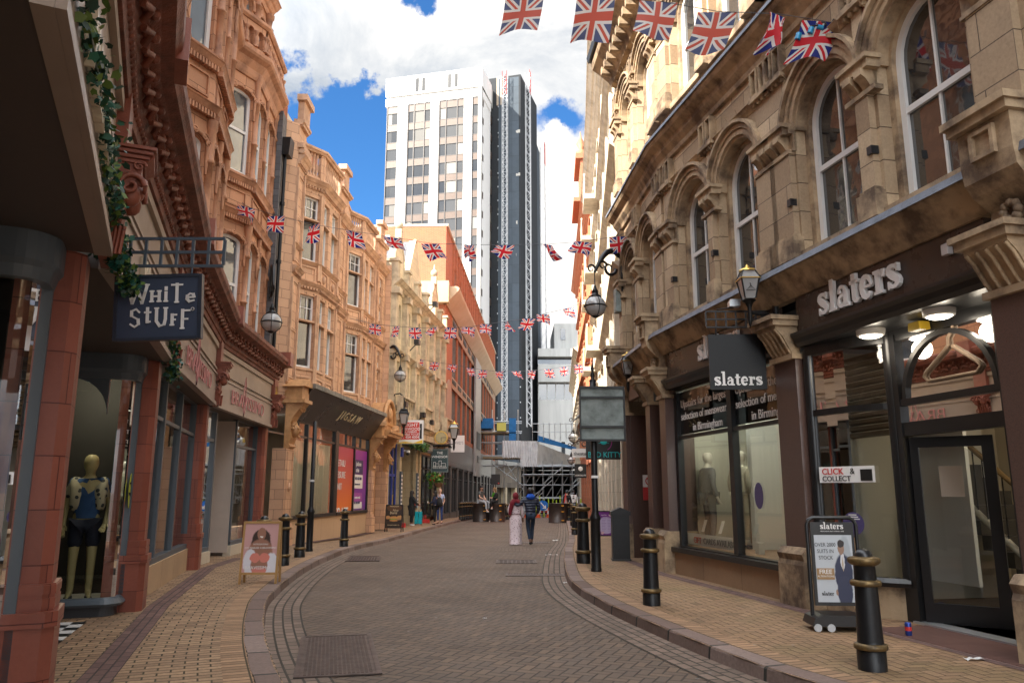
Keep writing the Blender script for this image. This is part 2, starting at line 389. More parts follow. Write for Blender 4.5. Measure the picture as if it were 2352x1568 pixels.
m_pane_lit = pane_mat('curtained_window_pane', (.30, .28, .24), .06, .8)
m_gl = glass_shop('shop_glass')
m_gl2 = glass_shop('clear_shop_glass', (.97, .97, .95), .8)
m_gl2.node_tree.nodes['Fresnel'].inputs[0].default_value = 1.28
m_red = M('red_plastic', (.55, .03, .025), .4)
m_steel = M('galvanised_steel', (.50, .52, .54), .35, .7)
m_lampglass = M('frosted_lamp_glass', (.34, .335, .33), .08, 0, .8)
m_slate = blocks('grey_slate_roof', (.12, .12, .13), .3, .2, .008, (.05, .05, .05), .2, .6, .2)
m_wood = worn('oak_frame', (.42, .24, .09), .45, 0, .3, (.30, .16, .06), 6.)
m_skin = M('light_skin', (.60, .36, .26), .55); m_skin_d = M('brown_skin', (.22, .11, .07), .55)
m_hair = M('dark_hair', (.018, .013, .011), .5)
# ---------------------------------------------------------------- ground, road, pavements
def herring(name, c1, c2, c3, size=.1, rot=0., joint=.07, jc=(.02, .017, .014), rough=.75, moss=0., mossc=(.06, .06, .02), stain=.3, bump=.006):
    m = M(name, c1, rough); t = NT(m)
    mp = t.N('ShaderNodeMapping', {'Vector': t.obj(), 'Rotation': (0, 0, rot), 'Scale': (1 / size, 1 / size, 1)})
    wob = t.noise(.8, 2, .5)
    sx = t.N('ShaderNodeSeparateXYZ', {0: mp.outputs[0]}); x = t.math('ADD', sx.outputs[0], t.math('MULTIPLY', wob, .8)); y = sx.outputs[1]
    i = t.math('FLOOR', x); j = t.math('FLOOR', y); fx = t.math('SUBTRACT', x, i); fy = t.math('SUBTRACT', y, j)
    k = t.math('FLOORED_MODULO', t.math('SUBTRACT', i, j), 4.)
    eq = lambda v: t.math('COMPARE', k, float(v))
    for n in t.n:
        pass
    def cmpk(v): 
        n = t.N('ShaderNodeMath', {0: k, 1: float(v), 2: .5}, operation='COMPARE'); return n.outputs[0]
    k0, k1, k2, k3 = [cmpk(v) for v in range(4)]
    far = lambda d, kk: t.math('ADD', d, t.math('MULTIPLY', kk, 9.))
    d = t.math('MINIMUM', t.math('MINIMUM', far(fx, k1), far(t.math('SUBTRACT', 1., fx), k0)), t.math('MINIMUM', far(fy, k2), far(t.math('SUBTRACT', 1., fy), k3)))
    bi = t.math('SUBTRACT', i, k1); bj = t.math('SUBTRACT', j, k2)
    cb = t.N('ShaderNodeCombineXYZ', {0: bi, 1: bj, 2: t.math('ADD', k0, k1)}); wnz = t.N('ShaderNodeTexWhiteNoise', {'Vector': cb.outputs[0]})
    c = t.ramp(wnz.outputs['Value'], [(0, c1), (.45, c2), (.9, c3), (1., lerp3(c1, .6))])
    big = t.noise(.55, 6, .65); c = t.mix(t.math('MULTIPLY', t.math('SUBTRACT', big, .45, True), stain * 4, True), c, lerp3(c1, .62))
    if moss: c = t.mix(t.math('MULTIPLY', t.math('SUBTRACT', t.noise(.7, 5, .6, dist=.3), .5, True), moss * 8, True), c, mossc)
    g = t.noise(70, 3, .7); c = t.mix(.25, c, t.ramp(g, [(.3, (.4, .4, .4)), (.65, (1.25, 1.2, 1.15))]), 'MULTIPLY')
    jm = t.N('ShaderNodeMapRange', {'Value': d, 'From Min': joint * .45, 'From Max': joint, 'To Min': 1., 'To Max': 0.}).outputs[0]
    c = t.mix(t.math('MULTIPLY', jm, .85), c, jc)
    sp = t.noise(11, 2, .5); c = t.mix(t.math('MULTIPLY', t.math('SUBTRACT', sp, .74, True), 9., True), c, lerp3(c3, 1.5))
    t.l.new(c, t.b.inputs['Base Color'])
    t.bump(t.math('ADD', t.math('ADD', t.math('MULTIPLY', jm, -1.), t.math('MULTIPLY', g, .3)), t.math('MULTIPLY', wnz.outputs['Value'], .35)), bump)
    t.l.new(t.math('ADD', t.math('MULTIPLY', big, .35), rough - .2, True), t.b.inputs['Roughness'])
    return m
m_road = herring('brown_block_paving', (.150, .102, .070), (.120, .086, .064), (.178, .120, .080), .105, radians(22), .10, (.030, .022, .018), .72, stain=.45)
m_pavR = herring('tan_block_paving', (.30, .185, .095), (.26, .155, .085), (.33, .20, .11), .105, radians(-8), .075, (.07, .045, .025), .78, .5, (.17, .125, .05), .3)
m_pavL = blocks('tan_paver_rows', (.34, .205, .120), .21, .105, .008, (.06, .045, .02), .20, .8, .4, (.20, .13, .075), .007, rot=pi / 2, grain=.4, var2=(.44, .28, .16))
m_gut = blocks('gutter_setts', (.20, .14, .105), .21, .115, .012, (.035, .028, .018), .22, .75, .3, (.09, .065, .045), .007, grain=.3, rot=0)
m_kerb = blocks('granite_kerb_stones', (.21, .128, .098), .95, .6, .022, (.035, .035, .03), .28, .75, .4, (.12, .085, .07), .004, grain=.45, var2=(.29, .21, .18))
m_border = blocks('purple_brick_border', (.16, .088, .075), .21, .09, .008, (.05, .035, .03), .2, .8, .3, (.11, .065, .055), .005, grain=.3)
def gum(m, n_pale=4.5, stain=.8):
    t = NT(m); src = t.b.inputs['Base Color'].links[0].from_socket
    v = t.N('ShaderNodeTexVoronoi', {'Vector': t.obj(), 'Scale': n_pale}); w = t.N('ShaderNodeTexWhiteNoise', {'Vector': v.outputs['Position']})
    spot_ = t.math('MULTIPLY', t.math('LESS_THAN', t.math('ADD', v.outputs['Distance'], t.math('MULTIPLY', t.noise(40, 2), .05)), .115), t.math('LESS_THAN', w.outputs['Value'], .42))
    c = t.mix(t.math('MULTIPLY', spot_, .55), src, t.ramp(w.outputs['Color'], [(.3, (.05, .042, .036)), (.7, (.34, .31, .28))]))
    big = t.noise(1.3, 7, .7, dist=.6); c = t.mix(t.math('MULTIPLY', t.math('SUBTRACT', big, .56, True), 5. * stain, True), c, (.045, .034, .028))
    t.l.new(c, t.b.inputs['Base Color'])
for m_ in (m_road, m_pavR, m_pavL, m_kerb, m_gut): gum(m_, 4.5, .55)
def smooth_path(P, n=6):
    out = []
    for i in range(len(P) - 1):
        p0 = P[max(i - 1, 0)]; p1 = P[i]; p2 = P[i + 1]; p3 = P[min(i + 2, len(P) - 1)]
        for k in range(n):
            t = k / n
            out.append(tuple(.5 * ((2 * p1[a]) + (-p0[a] + p2[a]) * t + (2 * p0[a] - 5 * p1[a] + 4 * p2[a] - p3[a]) * t * t + (-p0[a] + 3 * p1[a] - 3 * p2[a] + p3[a]) * t ** 3) for a in (0, 1)))
    out.append(P[-1]); return out
KL = smooth_path([(4.2, -5.5), (1.9, -1.2), (.75, 1.0), (-.35, 3.2), (-1.15, 4.9), (-1.81, 6.51), (-2.5, 8.3), (-3.15, 10.3), (-3.61, 12.13), (-4.1, 15.42), (-4.38, 19.07), (-4.47, 25.3), (-4.08, 34.4), (-3.22, 46.5), (-2.38, 56.9), (-1.2, 72), (.3, 92)])
KR = smooth_path([(9.8, -5.5), (7.0, -1.2), (4.9, 2.2), (3.35, 4.7), (2.42, 6.51), (2.02, 7.7), (1.62, 9.4), (1.27, 11.2), (1.02, 13.6), (1.1, 16.6), (1.42, 21.5), (1.95, 27.5), (2.55, 36), (3.43, 50.3), (4.4, 66), (5.6, 92)])
def arcs(P):
    a = [0.]
    for i in range(1, len(P)): a.append(a[-1] + sqrt((P[i][0] - P[i - 1][0]) ** 2 + (P[i][1] - P[i - 1][1]) ** 2))
    return a
def ribbon(P, d0, d1, z0, z1, name, mat, side=1, **k):
    """sheet between offsets d0..d1 from path, heights z0..z1 above the falling ground"""
    A = arcs(P); mb = MB(); vs = []; fs = []; uv = []
    for i, p in enumerate(P):
        a = P[max(i - 1, 0)]; b = P[min(i + 1, len(P) - 1)]; e = Vector((b[0] - a[0], b[1] - a[1])).normalized(); n = Vector((e.y, -e.x)) * side
        for d, z in ((d0, z0), (d1, z1)): vs.append((p[0] + n.x * d, p[1] + n.y * d, z + zg(p[1])))
    for i in range(len(P) - 1):
        fs.append((2 * i, 2 * i + 2, 2 * i + 3, 2 * i + 1)); uv.append([(A[i], d0), (A[i + 1], d0), (A[i + 1], d1), (A[i], d1)])
    mb.add(vs, fs, 0, False, uv); return mb.build(name, mat, recalc=False, **k)
def sheet(xa, xb, ys, z, name, mat, uvf=None, **k):
    mb = MB(); vs = []; fs = []; uv = []
    for y in ys: vs += [(xa(y), y, z + zg(y)), (xb(y), y, z + zg(y))]
    for i in range(len(ys) - 1):
        f = (2 * i, 2 * i + 1, 2 * i + 3, 2 * i + 2); fs.append(f)
        if uvf: uv.append([uvf(vs[j]) for j in f])
    mb.add(vs, fs, 0, False, uv if uvf else None); return mb.build(name, mat, recalc=False, **k)
g = MB(); gy = [-900, -10, 20, 23, 26, 30, 50, 120]
for i in range(len(gy) - 1): g.add([(-1500, gy[i], zg(gy[i]) - .06), (1500, gy[i], zg(gy[i]) - .06), (1500, gy[i + 1], zg(gy[i + 1]) - .06), (-1500, gy[i + 1], zg(gy[i + 1]) - .06)], [(0, 1, 2, 3)])
g.add([(-1500, 120, zg(120) - .06), (1500, 120, zg(120) - .06), (1500, 2500, zg(120) - .06), (-1500, 2500, zg(120) - .06)], [(0, 1, 2, 3)])
g.build('ground', worn('bare_ground', (.16, .14, .12), .9), kind='structure', recalc=False)
ys = [-5.5 + i * .9 for i in range(112)]
sheet(lambda y: -9, lambda y: 12, ys, 0, 'road', m_road, kind='structure')
def interp(P, y):
    for i in range(len(P) - 1):
        if P[i][1] <= y <= P[i + 1][1]:
            t = (y - P[i][1]) / (P[i + 1][1] - P[i][1]); return P[i][0] + (P[i + 1][0] - P[i][0]) * t
    return P[0][0] if y < P[0][1] else P[-1][0]
# pavement sheets, uv follows the kerb
AL = arcs(KL); AR = arcs(KR)
def pave(P, sgn, name, mat, wid=12):
    A = arcs(P); mb = MB(); vs = []; fs = []; uv = []; N = 8
    for i, p in enumerate(P):
        for j in range(N + 1):
            w = wid * (j / N) ** 2; vs.append((p[0] + sgn * w, p[1], .12 + zg(p[1])))
    for i in range(len(P) - 1):
        for j in range(N):
            a, b = wid * (j / N) ** 2, wid * ((j + 1) / N) ** 2
            e = Vector((P[i + 1][0] - P[i][0], P[i + 1][1] - P[i][1])).normalized(); c = abs(e.y); s_ = e.x * sgn
            fs.append((i * (N + 1) + j, (i + 1) * (N + 1) + j, (i + 1) * (N + 1) + j + 1, i * (N + 1) + j + 1))
            uv.append([(A[i] + a * s_, a * c), (A[i + 1] + a * s_, a * c), (A[i + 1] + b * s_, b * c), (A[i] + b * s_, b * c)])
    mb.add(vs, fs, 0, False, uv); return mb.build(name, mat, recalc=False, kind='structure')
pave(KL, -1, 'pavement_left', m_pavL); pave(KR, 1, 'pavement_right', m_pavR)
for P, sd_, nm in ((KL, 1, 'left'), (KR, -1, 'right')):
    mb = MB(); A = arcs(P); pr = [(-.21, .128), (-.02, .126), (0., .108), (.012, 0.), (.012, -.05)]; vs = []; fs = []; uv = []
    for i, p in enumerate(P):
        a = P[max(i - 1, 0)]; b = P[min(i + 1, len(P) - 1)]; e = Vector((b[0] - a[0], b[1] - a[1])).normalized(); n = Vector((e.y, -e.x)) * sd_
        w = .008 * sin(i * 1.7)
        for d, z in pr: vs.append((p[0] + n.x * (d + w), p[1] + n.y * (d + w), z + zg(p[1])))
    for i in range(len(P) - 1):
        for j in range(4):
            fs.append((i * 5 + j, i * 5 + j + 1, i * 5 + 6 + j, i * 5 + 5 + j)); q = [.02, .27, .29, .40, .45]
            uv.append([(A[i], q[j]), (A[i], q[j + 1]), (A[i + 1], q[j + 1]), (A[i + 1], q[j])])
    mb.add(vs, fs, 0, False, uv).build('kerb_' + nm, m_kerb, kind='structure', recalc=False)
    ribbon(P, .014, .474, .005, .005, 'gutter_' + nm, m_gut, sd_, kind='structure')
    ribbon(P, -.212, -.44, .125, .125, 'kerbside_pavers_' + nm, blocks('tan_border_pavers_' + nm, (.36, .215, .12), .105, .23, .008, (.07, .05, .025), .2, .8, .2, (.2, .13, .07), .006, off=0., grain=.3), sd_, kind='structure')
# litter, covers and drains
m_cast = worn('cast_iron_cover', (.10, .072, .062), .5, .35, .4, (.05, .035, .03), 9., .002)
def cover(x0, x1, y0, y1, name, label, z=.0, split=3, ribs=True, rz=0., n=22):
    t = thing(name, label, 'cover' if name == 'manhole_cover' else 'drain', ((x0 + x1) / 2, (y0 + y1) / 2, z + zg((y0 + y1) / 2) - .002), rz)
    w = (x1 - x0) / 2; h = (y1 - y0) / 2; f = MB()
    for a in (-1, 1): f.box(a * w - .025, a * w + .025, -h - .025, h + .025, .004, .014); f.box(-w + .026, w - .026, a * h - .025, a * h + .025, .004, .014)
    local(f, 'cover_frame', m_cast, t)
    p = MB(); p.box(-w + .026, w - .026, -h + .026, h - .026, .002, .008)
    if ribs:
        nx = n; ny = max(3, int(n * h / w))
        for i in range(nx):
            for j in range(ny):
                cx = -w + .05 + (2 * w - .1) * (i + .5) / nx; cy = -h + .05 + (2 * h - .1) * (j + .5) / ny; a = (2 * w - .1) / nx * .33; b = (2 * h - .1) / ny * .33
                p.box(cx - a, cx + a, cy - b, cy + b, .0075, .013)
    else:
        for i in range(n):
            cx = -w + .04 + (2 * w - .08) * (i + .5) / n; p.box(cx - .25 * 2 * w / n, cx + .25 * 2 * w / n, -h + .04, h - .04, .0075, .014)
    for i in range(1, split):
        pass
    local(p, 'cover_plate', m_cast, t); return t
cover(-2.12, -1.40, 7.25, 9.22, 'manhole_cover', 'large rectangular cast iron cover in the road near the left kerb, closest to the camera', .006, n=16, rz=radians(13))
cover(-4.0, -3.25, 18.85, 20.2, 'manhole_cover', 'rectangular iron cover in the road beside the bend of the left kerb', .006, n=10, rz=radians(8))
cover(-.35, .55, 18.3, 19.2, 'manhole_cover', 'dark iron cover in the middle of the road behind the drain slots', n=8)
cover(-.1, 1.0, 15.6, 16.0, 'slot_drain', 'slotted drain across the road beside the right gutter', n=18, ribs=False)
cover(.35, 1.3, 27.6, 28.2, 'slot_drain', 'slotted drain in the road just beyond the walking couple', n=10, ribs=False)
sheet(lambda y: -.5, lambda y: 1.25, [22.4 + .3 * i for i in range(7)], .004, 'paving_patch', m_gut, kind='structure')
def paper(x, y, w, l, rz, z, label, name='litter_paper', mat=m_white):
    mb = MB(Free((x, y, z), rz)); n = 5
    vs = [(w * (i / n - .5), l * (j - .5), .006 + .02 * abs(sin(i * 1.9 + j))) for i in range(n + 1) for j in (0, 1)]
    mb.add(vs, [(2 * i, 2 * i + 1, 2 * i + 3, 2 * i + 2) for i in range(n)]).build(name, mat, None, label, 'litter')
paper(4.15, 7.35, .17, .07, .1, .12, 'scrap of white paper on the pavement in front of the open shop door')
paper(1.55, 28.5, .22, .2, .5, -.1, 'white paper lying in the road beyond the couple near the right kerb')
paper(1.02, 20.6, .32, .06, .1, .005, 'pale strip of litter in the right gutter')
paper(.95, 14.3, .07, .05, .4, .01, 'tiny white scrap in the gutter by the right kerb bend')
paper(-.35, 10.4, .05, .03, .2, .0, 'tiny white scrap in the middle of the road')

PLg = [(1.1, -2.2), (-.35, .2), (-1.72, 2.5), (-3.26, 5.9), (-4.82, 10.69), (-6.2, 16.0), (-6.66, 21.5), (-6.6, 22.8), (-5.86, 32.6)]
ribbon(PLg, .0, .27, .124, .124, 'brick_border_left', m_border, 1, kind='structure')
ribbon([(7.6, -4.5), (5.95, 1.15), (5.35, 4.0), (3.086, 14.77), (2.78, 19.0)], .20, .42, .124, .124, 'brick_border_right', m_border, -1, kind='structure')
# ---------------------------------------------------------------- shared facade pieces
def sash(parent, F, a, b, za, zb, d, arch=0., cols=1, rows=(.5,), frame=None, pane=None, fw=.07, name='window', label=None, bar=.025, topgrid=None, depth=.06):
    """timber window with its glazing as a sub-part"""
    frame = frame or m_white; pane = pane or m_pane
    f = MB(F); h = (b - a) / 2 * arch; w = b - a
    f.box(a, b, d, d + depth, za, za + fw * 1.3); f.box(a, a + fw, d, d + depth, za + fw * 1.3, zb); f.box(b - fw, b, d, d + depth, za + fw * 1.3, zb)
    if arch:
        N = 12; cx = (a + b) / 2; R = w / 2
        for i in range(N):
            p0, p1 = pi * i / N, pi * (i + 1) / N
            pts = [(cx + R * cos(p0), zb + h * sin(p0)), (cx + R * cos(p1), zb + h * sin(p1)), (cx + (R - fw) * cos(p1), zb + (h - fw) * sin(p1)), (cx + (R - fw) * cos(p0), zb + (h - fw) * sin(p0))]
            f.ext(pts, d, d + depth, 'y')
    else: f.box(a + fw, b - fw, d, d + depth, zb - fw, zb)
    H = (zb + h) - za
    for r in rows: f.box(a + fw, b - fw, d - .01, d + depth * .9, za + H * r - fw * .45, za + H * r + fw * .45)
    for c in range(1, cols):
        x = a + w * c / cols; top = zb + (sqrt(max(0, 1 - ((x - (a + b) / 2) / (w / 2)) ** 2)) * h if arch else 0) - .01
        f.box(x - bar / 2, x + bar / 2, d + .005, d + depth * .7, za + fw, top)
    if topgrid:      # small panes over the top rail
        z0 = za + H * rows[-1]; nx, nz = topgrid
        for c in range(1, nx): x = a + w * c / nx; f.box(x - bar / 2, x + bar / 2, d + .002, d + depth * .8, z0, zb - fw)
        for r in range(1, nz): z = z0 + (zb - z0) * r / nz; f.box(a + fw, b - fw, d + .004, d + depth * .75, z - bar / 2, z + bar / 2)
    o = f.build(name, frame, parent, label)
    p = MB(F); n = 10; cx = (a + b) / 2
    out = [(a + .01, za + .01), (b - .01, za + .01), (b - .01, zb)] + ([(cx + (w / 2 - .01) * cos(pi * i / n), zb + (h - .01) * sin(pi * i / n)) for i in range(1, n)] if arch else [(b - .01, zb - .01)]) + [(a + .01, zb)]
    if not arch: out = [(a + .01, za + .01), (b - .01, za + .01), (b - .01, zb - .01), (a + .01, zb - .01)]
    p.add([(x, d + .015, z) for x, z in out], [tuple(range(len(out)))])
    p.build('pane', pane, o); return o
def mould(z, h, d, steps=3, d0=0.):
    """stepped cornice profile (d,z) list growing outward with height"""
    pr = [(d0 - .05, z)]
    for i in range(steps):
        t0, t1 = i / steps, (i + 1) / steps
        pr += [(d0 + d * (t0 + .15 / steps) if i else d0 + d * .12, z + h * t0), (d0 + d * (t1 - .25 / steps), z + h * (t0 + .75 * (t1 - t0))), (d0 + d * t1, z + h * t1 - h * .04)]
    pr += [(d0 + d, z + h), (d0 - .05, z + h + .02)]
    return pr
def fan(P, i0, i1): return P[i0:i1]
def colonnette(mb, x, y, z0, z1, r=.075, m=0, n=8):
    H = z1 - z0; pr = [(r * 1.5, z0), (r * 1.6, z0 + .05), (r * 1.1, z0 + .09), (r * 1.25, z0 + .16), (r * .95, z0 + .2), (r, z0 + H * .33), (r * 1.35, z0 + H * .335), (r * 1.35, z0 + H * .345), (r, z0 + H * .35), (r, z0 + H * .72), (r * 1.45, z0 + H * .725), (r * 1.2, z0 + H * .75), (r * .85, z0 + H * .78), (r * 1.2, z0 + H * .93), (r * 1.5, z0 + H * .95), (r * 1.5, z1)]
    F = mb.F; mb.F = ID; mb.lathe(pr, (x, y), n, m); mb.F = F
def baluster(mb, x, y, z0, z1, r=.07, m=0):
    H = z1 - z0; F = mb.F; mb.F = ID
    mb.lathe([(r, z0), (r, z0 + H * .08), (r * .5, z0 + H * .14), (r * 1.05, z0 + H * .35), (r * .55, z0 + H * .62), (r * .5, z0 + H * .75), (r * .8, z0 + H * .85), (r, z0 + H * .92), (r, z1)], (x, y), 8, m); mb.F = F
def dentils(mb, F, s0, s1, z0, z1, d0, d1, step=.12, fill=.5, m=0):
    mb.F = F; n = max(1, int((s1 - s0) / step)); st = (s1 - s0) / n
    for i in range(n): mb.box(s0 + i * st, s0 + (i + fill) * st, d0, d1, z0, z1, m)
def scroll(mb, F, cx, d, z, r, m=0, sgn=1):
    mb.F = F; mb.tube([(cx + sgn * r * (1 - t * .8) * cos(7 * t) , d + .02, z + r * (1 - t * .8) * sin(7 * t)) for t in [i / 14 for i in range(15)]], [r * .22 * (1 - .4 * i / 14) for i in range(15)], 5, m)
def roundel(mb, F, s, d, z, r, m=0):
    mb.F = F; mb.ball((s, d, z), r, m, 8, 4, (1, .5, 1))

# ================================================================ left terracotta building
PL = [(1.1, -2.2), (-.35, .2), (-1.72, 2.5), (-3.26, 5.9), (-4.82, 10.69), (-6.2, 16.0), (-6.68, 21.5)]
LF = [Frame(PL[i], PL[i + 1], 1) for i in range(len(PL) - 1)]
TB = thing('terracotta_building', 'ornate red and buff terracotta building with canted bays above the curving shopfronts on the left', 'building', (-3.2, 5.9, 0))
wl = MB(); tr = MB(); dk = MB(); fas = MB(); 
def red_pier(F, s, i):
    p = MB(F); w = .42; c = .07
    oct_ = lambda g: [(s - w - g, -.5), (s - w - g, g - c - .07), (s - w - g + c, g - .07), (s + g - c, g - .07), (s + g, g - c - .07), (s + g, -.5)]
    p.ext(oct_(0), .1, 3.34, 'z', 0)
    p.ext(oct_(.05), .05, .72, 'z', 0)
    for z, r in ((.76, .05), (.86, .035), (.95, .03)):
        o = oct_(.065 if z < .8 else .035); p.ext(o, z - r, z + r, 'z', 0)
    p.ext(oct_(.03), .7, .99, 'z', 0)
    return p.build('pier', m_terra_red, TB)
def red_capital(F, s):
    p = MB(F); a, b = s - .40, s - .02
    p.ext([(0, 3.34), (.05, 3.34), (.10, 3.42), (.10, 3.50), (.03, 3.56), (.04, 3.80), (.24, 4.0), (.24, 4.10), (.32, 4.16), (.32, 4.24), (0, 4.24)], a, b, 'x')
    for k in range(5): x = a + .04 + (b - a - .08) * k / 4; p.tube([(x, .06, 3.56), (x, .10, 3.66), (x, .13, 3.8)], [.025, .03, .02], 5)
    for x in (a + .08, b - .08): p.ball((x, .17, 3.86), .09, 0, 10, 6, (.8, .9, 1)); scroll(p, F, x, .25, 3.93, .08)
    p.ball(((a + b) / 2, .2, 3.92), .07)
    for sx_ in (a - .012, b + .012):      # volutes and leaf on the flanks
        for (cd, cz, R_, sg_) in ((.17, 3.92, .10, 1), (.08, 3.64, .075, -1), (.22, 4.08, .05, 1)):
            p.tube([(sx_, cd + sg_ * R_ * (1 - t * .8) * cos(8 * t), cz + R_ * (1 - t * .8) * sin(8 * t)) for t in [i / 16 for i in range(17)]], [R_ * .26 * (1 - .5 * i / 16) for i in range(17)], 5)
        for k in range(5): p.tube([(sx_, .02 + .03 * k, 3.36), (sx_, .05 + .025 * k, 3.5), (sx_, .04 + .03 * k, 3.58)], .016, 4)
    for k in range(4): p.box(a - .02 - .015 * k, b + .02 + .015 * k, .0, .26 + .025 * k, 4.10 + .035 * k, 4.125 + .035 * k)
    p.box(a - .02, b + .02, -.1, .12, 4.24, 4.72)
    return p.build('capital', worn_red, TB)
worn_red = worn('terracotta_red_moulding', (.28, .085, .052), .45, 0, .3, (.13, .035, .022), 3., .004)
for i in range(2, 6): red_pier(LF[i], LF[i].L, i)
for i in range(2, 6): red_capital(LF[i], LF[i].L)
# fascias, soffits, bands
shops = []
for i in range(0, 6):
    F = LF[i]; a = .0 if i else 0; b = F.L - .42
    f = MB(F); f.box(a, b, -.02, .06, 3.33, 3.98); f.box(a, b, .061, .10, 3.33, 3.40); f.box(a, b, .061, .085, 3.94, 3.98)
    shops.append(f.build('fascia', m_fascia, TB))
    f = MB(F); f.box(a, b, -.1, .03, 3.982, 4.62); f.box(a, b, .032, .07, 4.06, 4.10); f.box(a, b, .032, .075, 4.50, 4.60)
    f.build('stone_band', worn('taupe_stone_band_%d' % i, (.37, .29, .225), .6, 0, .2, (.25, .19, .15), 1.4), TB)
    f = MB(F); f.box(a, b, -2.6, -.021, 3.34, 3.44); f.build('soffit', M('soffit_board_%d' % i, (.075, .058, .05), .6), TB)
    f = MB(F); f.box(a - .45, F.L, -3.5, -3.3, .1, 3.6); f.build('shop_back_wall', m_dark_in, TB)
# main carved cornice, a sweep along the whole curve
cp = [LF[0].pt(0, 0, 0)[:2]] + [PL[i] for i in range(1, 6)] + [LF[5].pt(LF[5].L, 0, 0)[:2]]
dk.sweep(cp, [(-.1, 4.60), (.10, 4.62), (.12, 4.68), (.16, 4.72), (.14, 4.78), (.20, 4.96), (.30, 5.02), (.40, 5.04), (.42, 5.08), (.45, 5.12), (.46, 5.2), (.38, 5.26), (-.1, 5.30)])
r2 = random.Random(4)
for F in LF[1:]:
    n = int(F.L / .30)
    for k in range(n):
        s = (k + .5) * F.L / n; dk.F = F
        scroll(dk, F, s, .19, 4.86, .095, 0, 1 if k % 2 else -1); dk.ball((s + .13, .22, 4.90), .05, 0, 6, 4); dk.ball((s - .04, .26, 4.95), .045, 0, 6, 4); dk.tube([(s - .1, .2, 4.8), (s, .25, 4.83), (s + .1, .2, 4.78)], .03, 5)
    n = int(F.L / .09)
    for k in range(n): s = (k + .5) * F.L / n; dk.F = F; dk.ball((s, .13, 4.70), .028, 0, 5, 3)
dk.build('carved_cornice', m_terra_dark, TB)
for F in LF[1:]: MB(F).box(F.L - .42, F.L + .02, .1, .50, 5.04, 5.42).build('cornice_block', worn_red, TB)
# shop windows with grey frames
def grey_window(F, s0, s1, z0, z1, d, mull, name='shop_window', tr_z=None, label=None):
    f = MB(F); f.box(s0, s1, d - .05, d + .07, z0 - .09, z0); f.box(s0, s1, d - .05, d + .05, z1, z1 + .12)
    for s in [s0, *mull, s1]: f.box(s - .045, s + .045, d - .05, d + .06, z0, z1)
    if tr_z: f.box(s0, s1, d - .03, d + .04, tr_z - .03, tr_z + .03)
    o = f.build(name, m_grey_paint, TB, label)
    MB(F).add([(s0, d, z0), (s1, d, z0), (s1, d, z1), (s0, d, z1)], [(0, 1, 2, 3)]).build('pane', m_gl, o); return o
for i in (1, 2, 3):
    F = LF[i]; e = F.L - .42
    # display box of the first shop: glass returning into the lobby with a rounded corner
    pts = [(e + .06, -.30), (e - .20, -.30)] + [(e - .20 - .15 * sin(t), -.45 + .15 * cos(t)) for t in [radians(k) for k in (15, 30, 45, 60, 75)]] + [(e - .35, -.45), (e - .35, -2.6)]
    wp = [F.pt(x, y, 0)[:2] for x, y in pts]
    f = MB(); f.sweep(wp, [(-.04, .24), (.07, .24), (.09, .27), (.05, .32), (.02, .34), (-.04, .34)], side=-1); 
    f.sweep(wp, [(-.03, 3.02), (.05, 3.02), (.07, 3.10), (.10, 3.14), (.10, 3.34), (-.03, 3.34)], side=-1)
    f.F = F
    for (x, y, w) in ((e - .0, -.30, .05), (e - .35, -2.55, .05)): f.box(x - w, x + w, y - w, y + w, .34, 3.02)
    # spandrel curve at the head of the return pane
    for sg, yy in ((1, -.58),):
        q = [(yy, 3.02)] + [(yy - sg * (.45 - .45 * sin(t)), 3.02 - (.45 - .45 * cos(t))) for t in [radians(k) for k in range(0, 91, 15)]]
        f.ext(q, e - .39, e - .32, 'x')
    f.build('display_window_frame', m_grey_paint, TB)
    g_ = MB(); g_.sweep(wp, [(0, .34), (0, 3.02)], closed=False, side=-1); g_.build('display_window_pane', m_gl, TB)
    s_ = MB(); s_.sweep(wp, [(-.05, .1), (-.0, .1), (.0, .24), (-.05, .24)], side=-1); s_.build('stall_riser', M('dark_grey_riser_%d' % i, (.06, .065, .075), .4), TB)
    fl = MB(F); fl.box(e - .33, e + .9, -2.6, -.56, .2, .26); fl.build('display_floor', m_in_pale, TB)
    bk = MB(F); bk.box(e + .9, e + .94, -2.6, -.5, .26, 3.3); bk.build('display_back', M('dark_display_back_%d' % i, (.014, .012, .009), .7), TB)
mt = MB(LF[3]); F = LF[3]
for a in range(10):
    for b in range(10): mt.box(F.L - 3.2 + a * .2, F.L - 3.0 + a * .2, -1.9 + b * .14, -1.76 + b * .14, .128, .134 + (a + b) % 2 * .001, (a + b) % 2)
mt.build('chequered_doormat', [m_black, m_white], TB)
# the two shops further on
F = LF[4]; e = F.L - .42
grey_window(F, .05, e, .62, 3.33, -.32, [1.7, 3.3], tr_z=2.72)
MB(F).box(0, e + .1, -.40, -.22, .05, .53).build('stall_riser', blocks('buff_stall_riser', (.50, .34, .20), 1.2, .6, .004, None, .05), TB)
MB(F).box(0, e, -.42, -.30, .05, .20).build('plinth', m_concrete, TB)
F = LF[5]; e = F.L - .42
grey_window(F, .05, 1.25, .45, 3.33, -.32, [], tr_z=2.72); grey_window(F, 3.0, e, .45, 3.33, -.32, [], tr_z=2.72)
MB(F).box(0, 1.3, -.40, -.22, .05, .36).build('stall_riser', m_pale, TB); MB(F).box(2.95, e + .1, -.40, -.22, .05, .36).build('stall_riser', m_pale, TB)
MB(F).box(1.3, 2.95, -1.5, -1.42, .2, 3.4).box(2.93, 2.97, -1.45, -.3, .2, 3.3).box(1.28, 1.32, -1.45, -.3, .2, 3.3).build('entrance_lobby', worn('cream_lobby_wall', (.50, .42, .36), .7, 0, .1), TB)
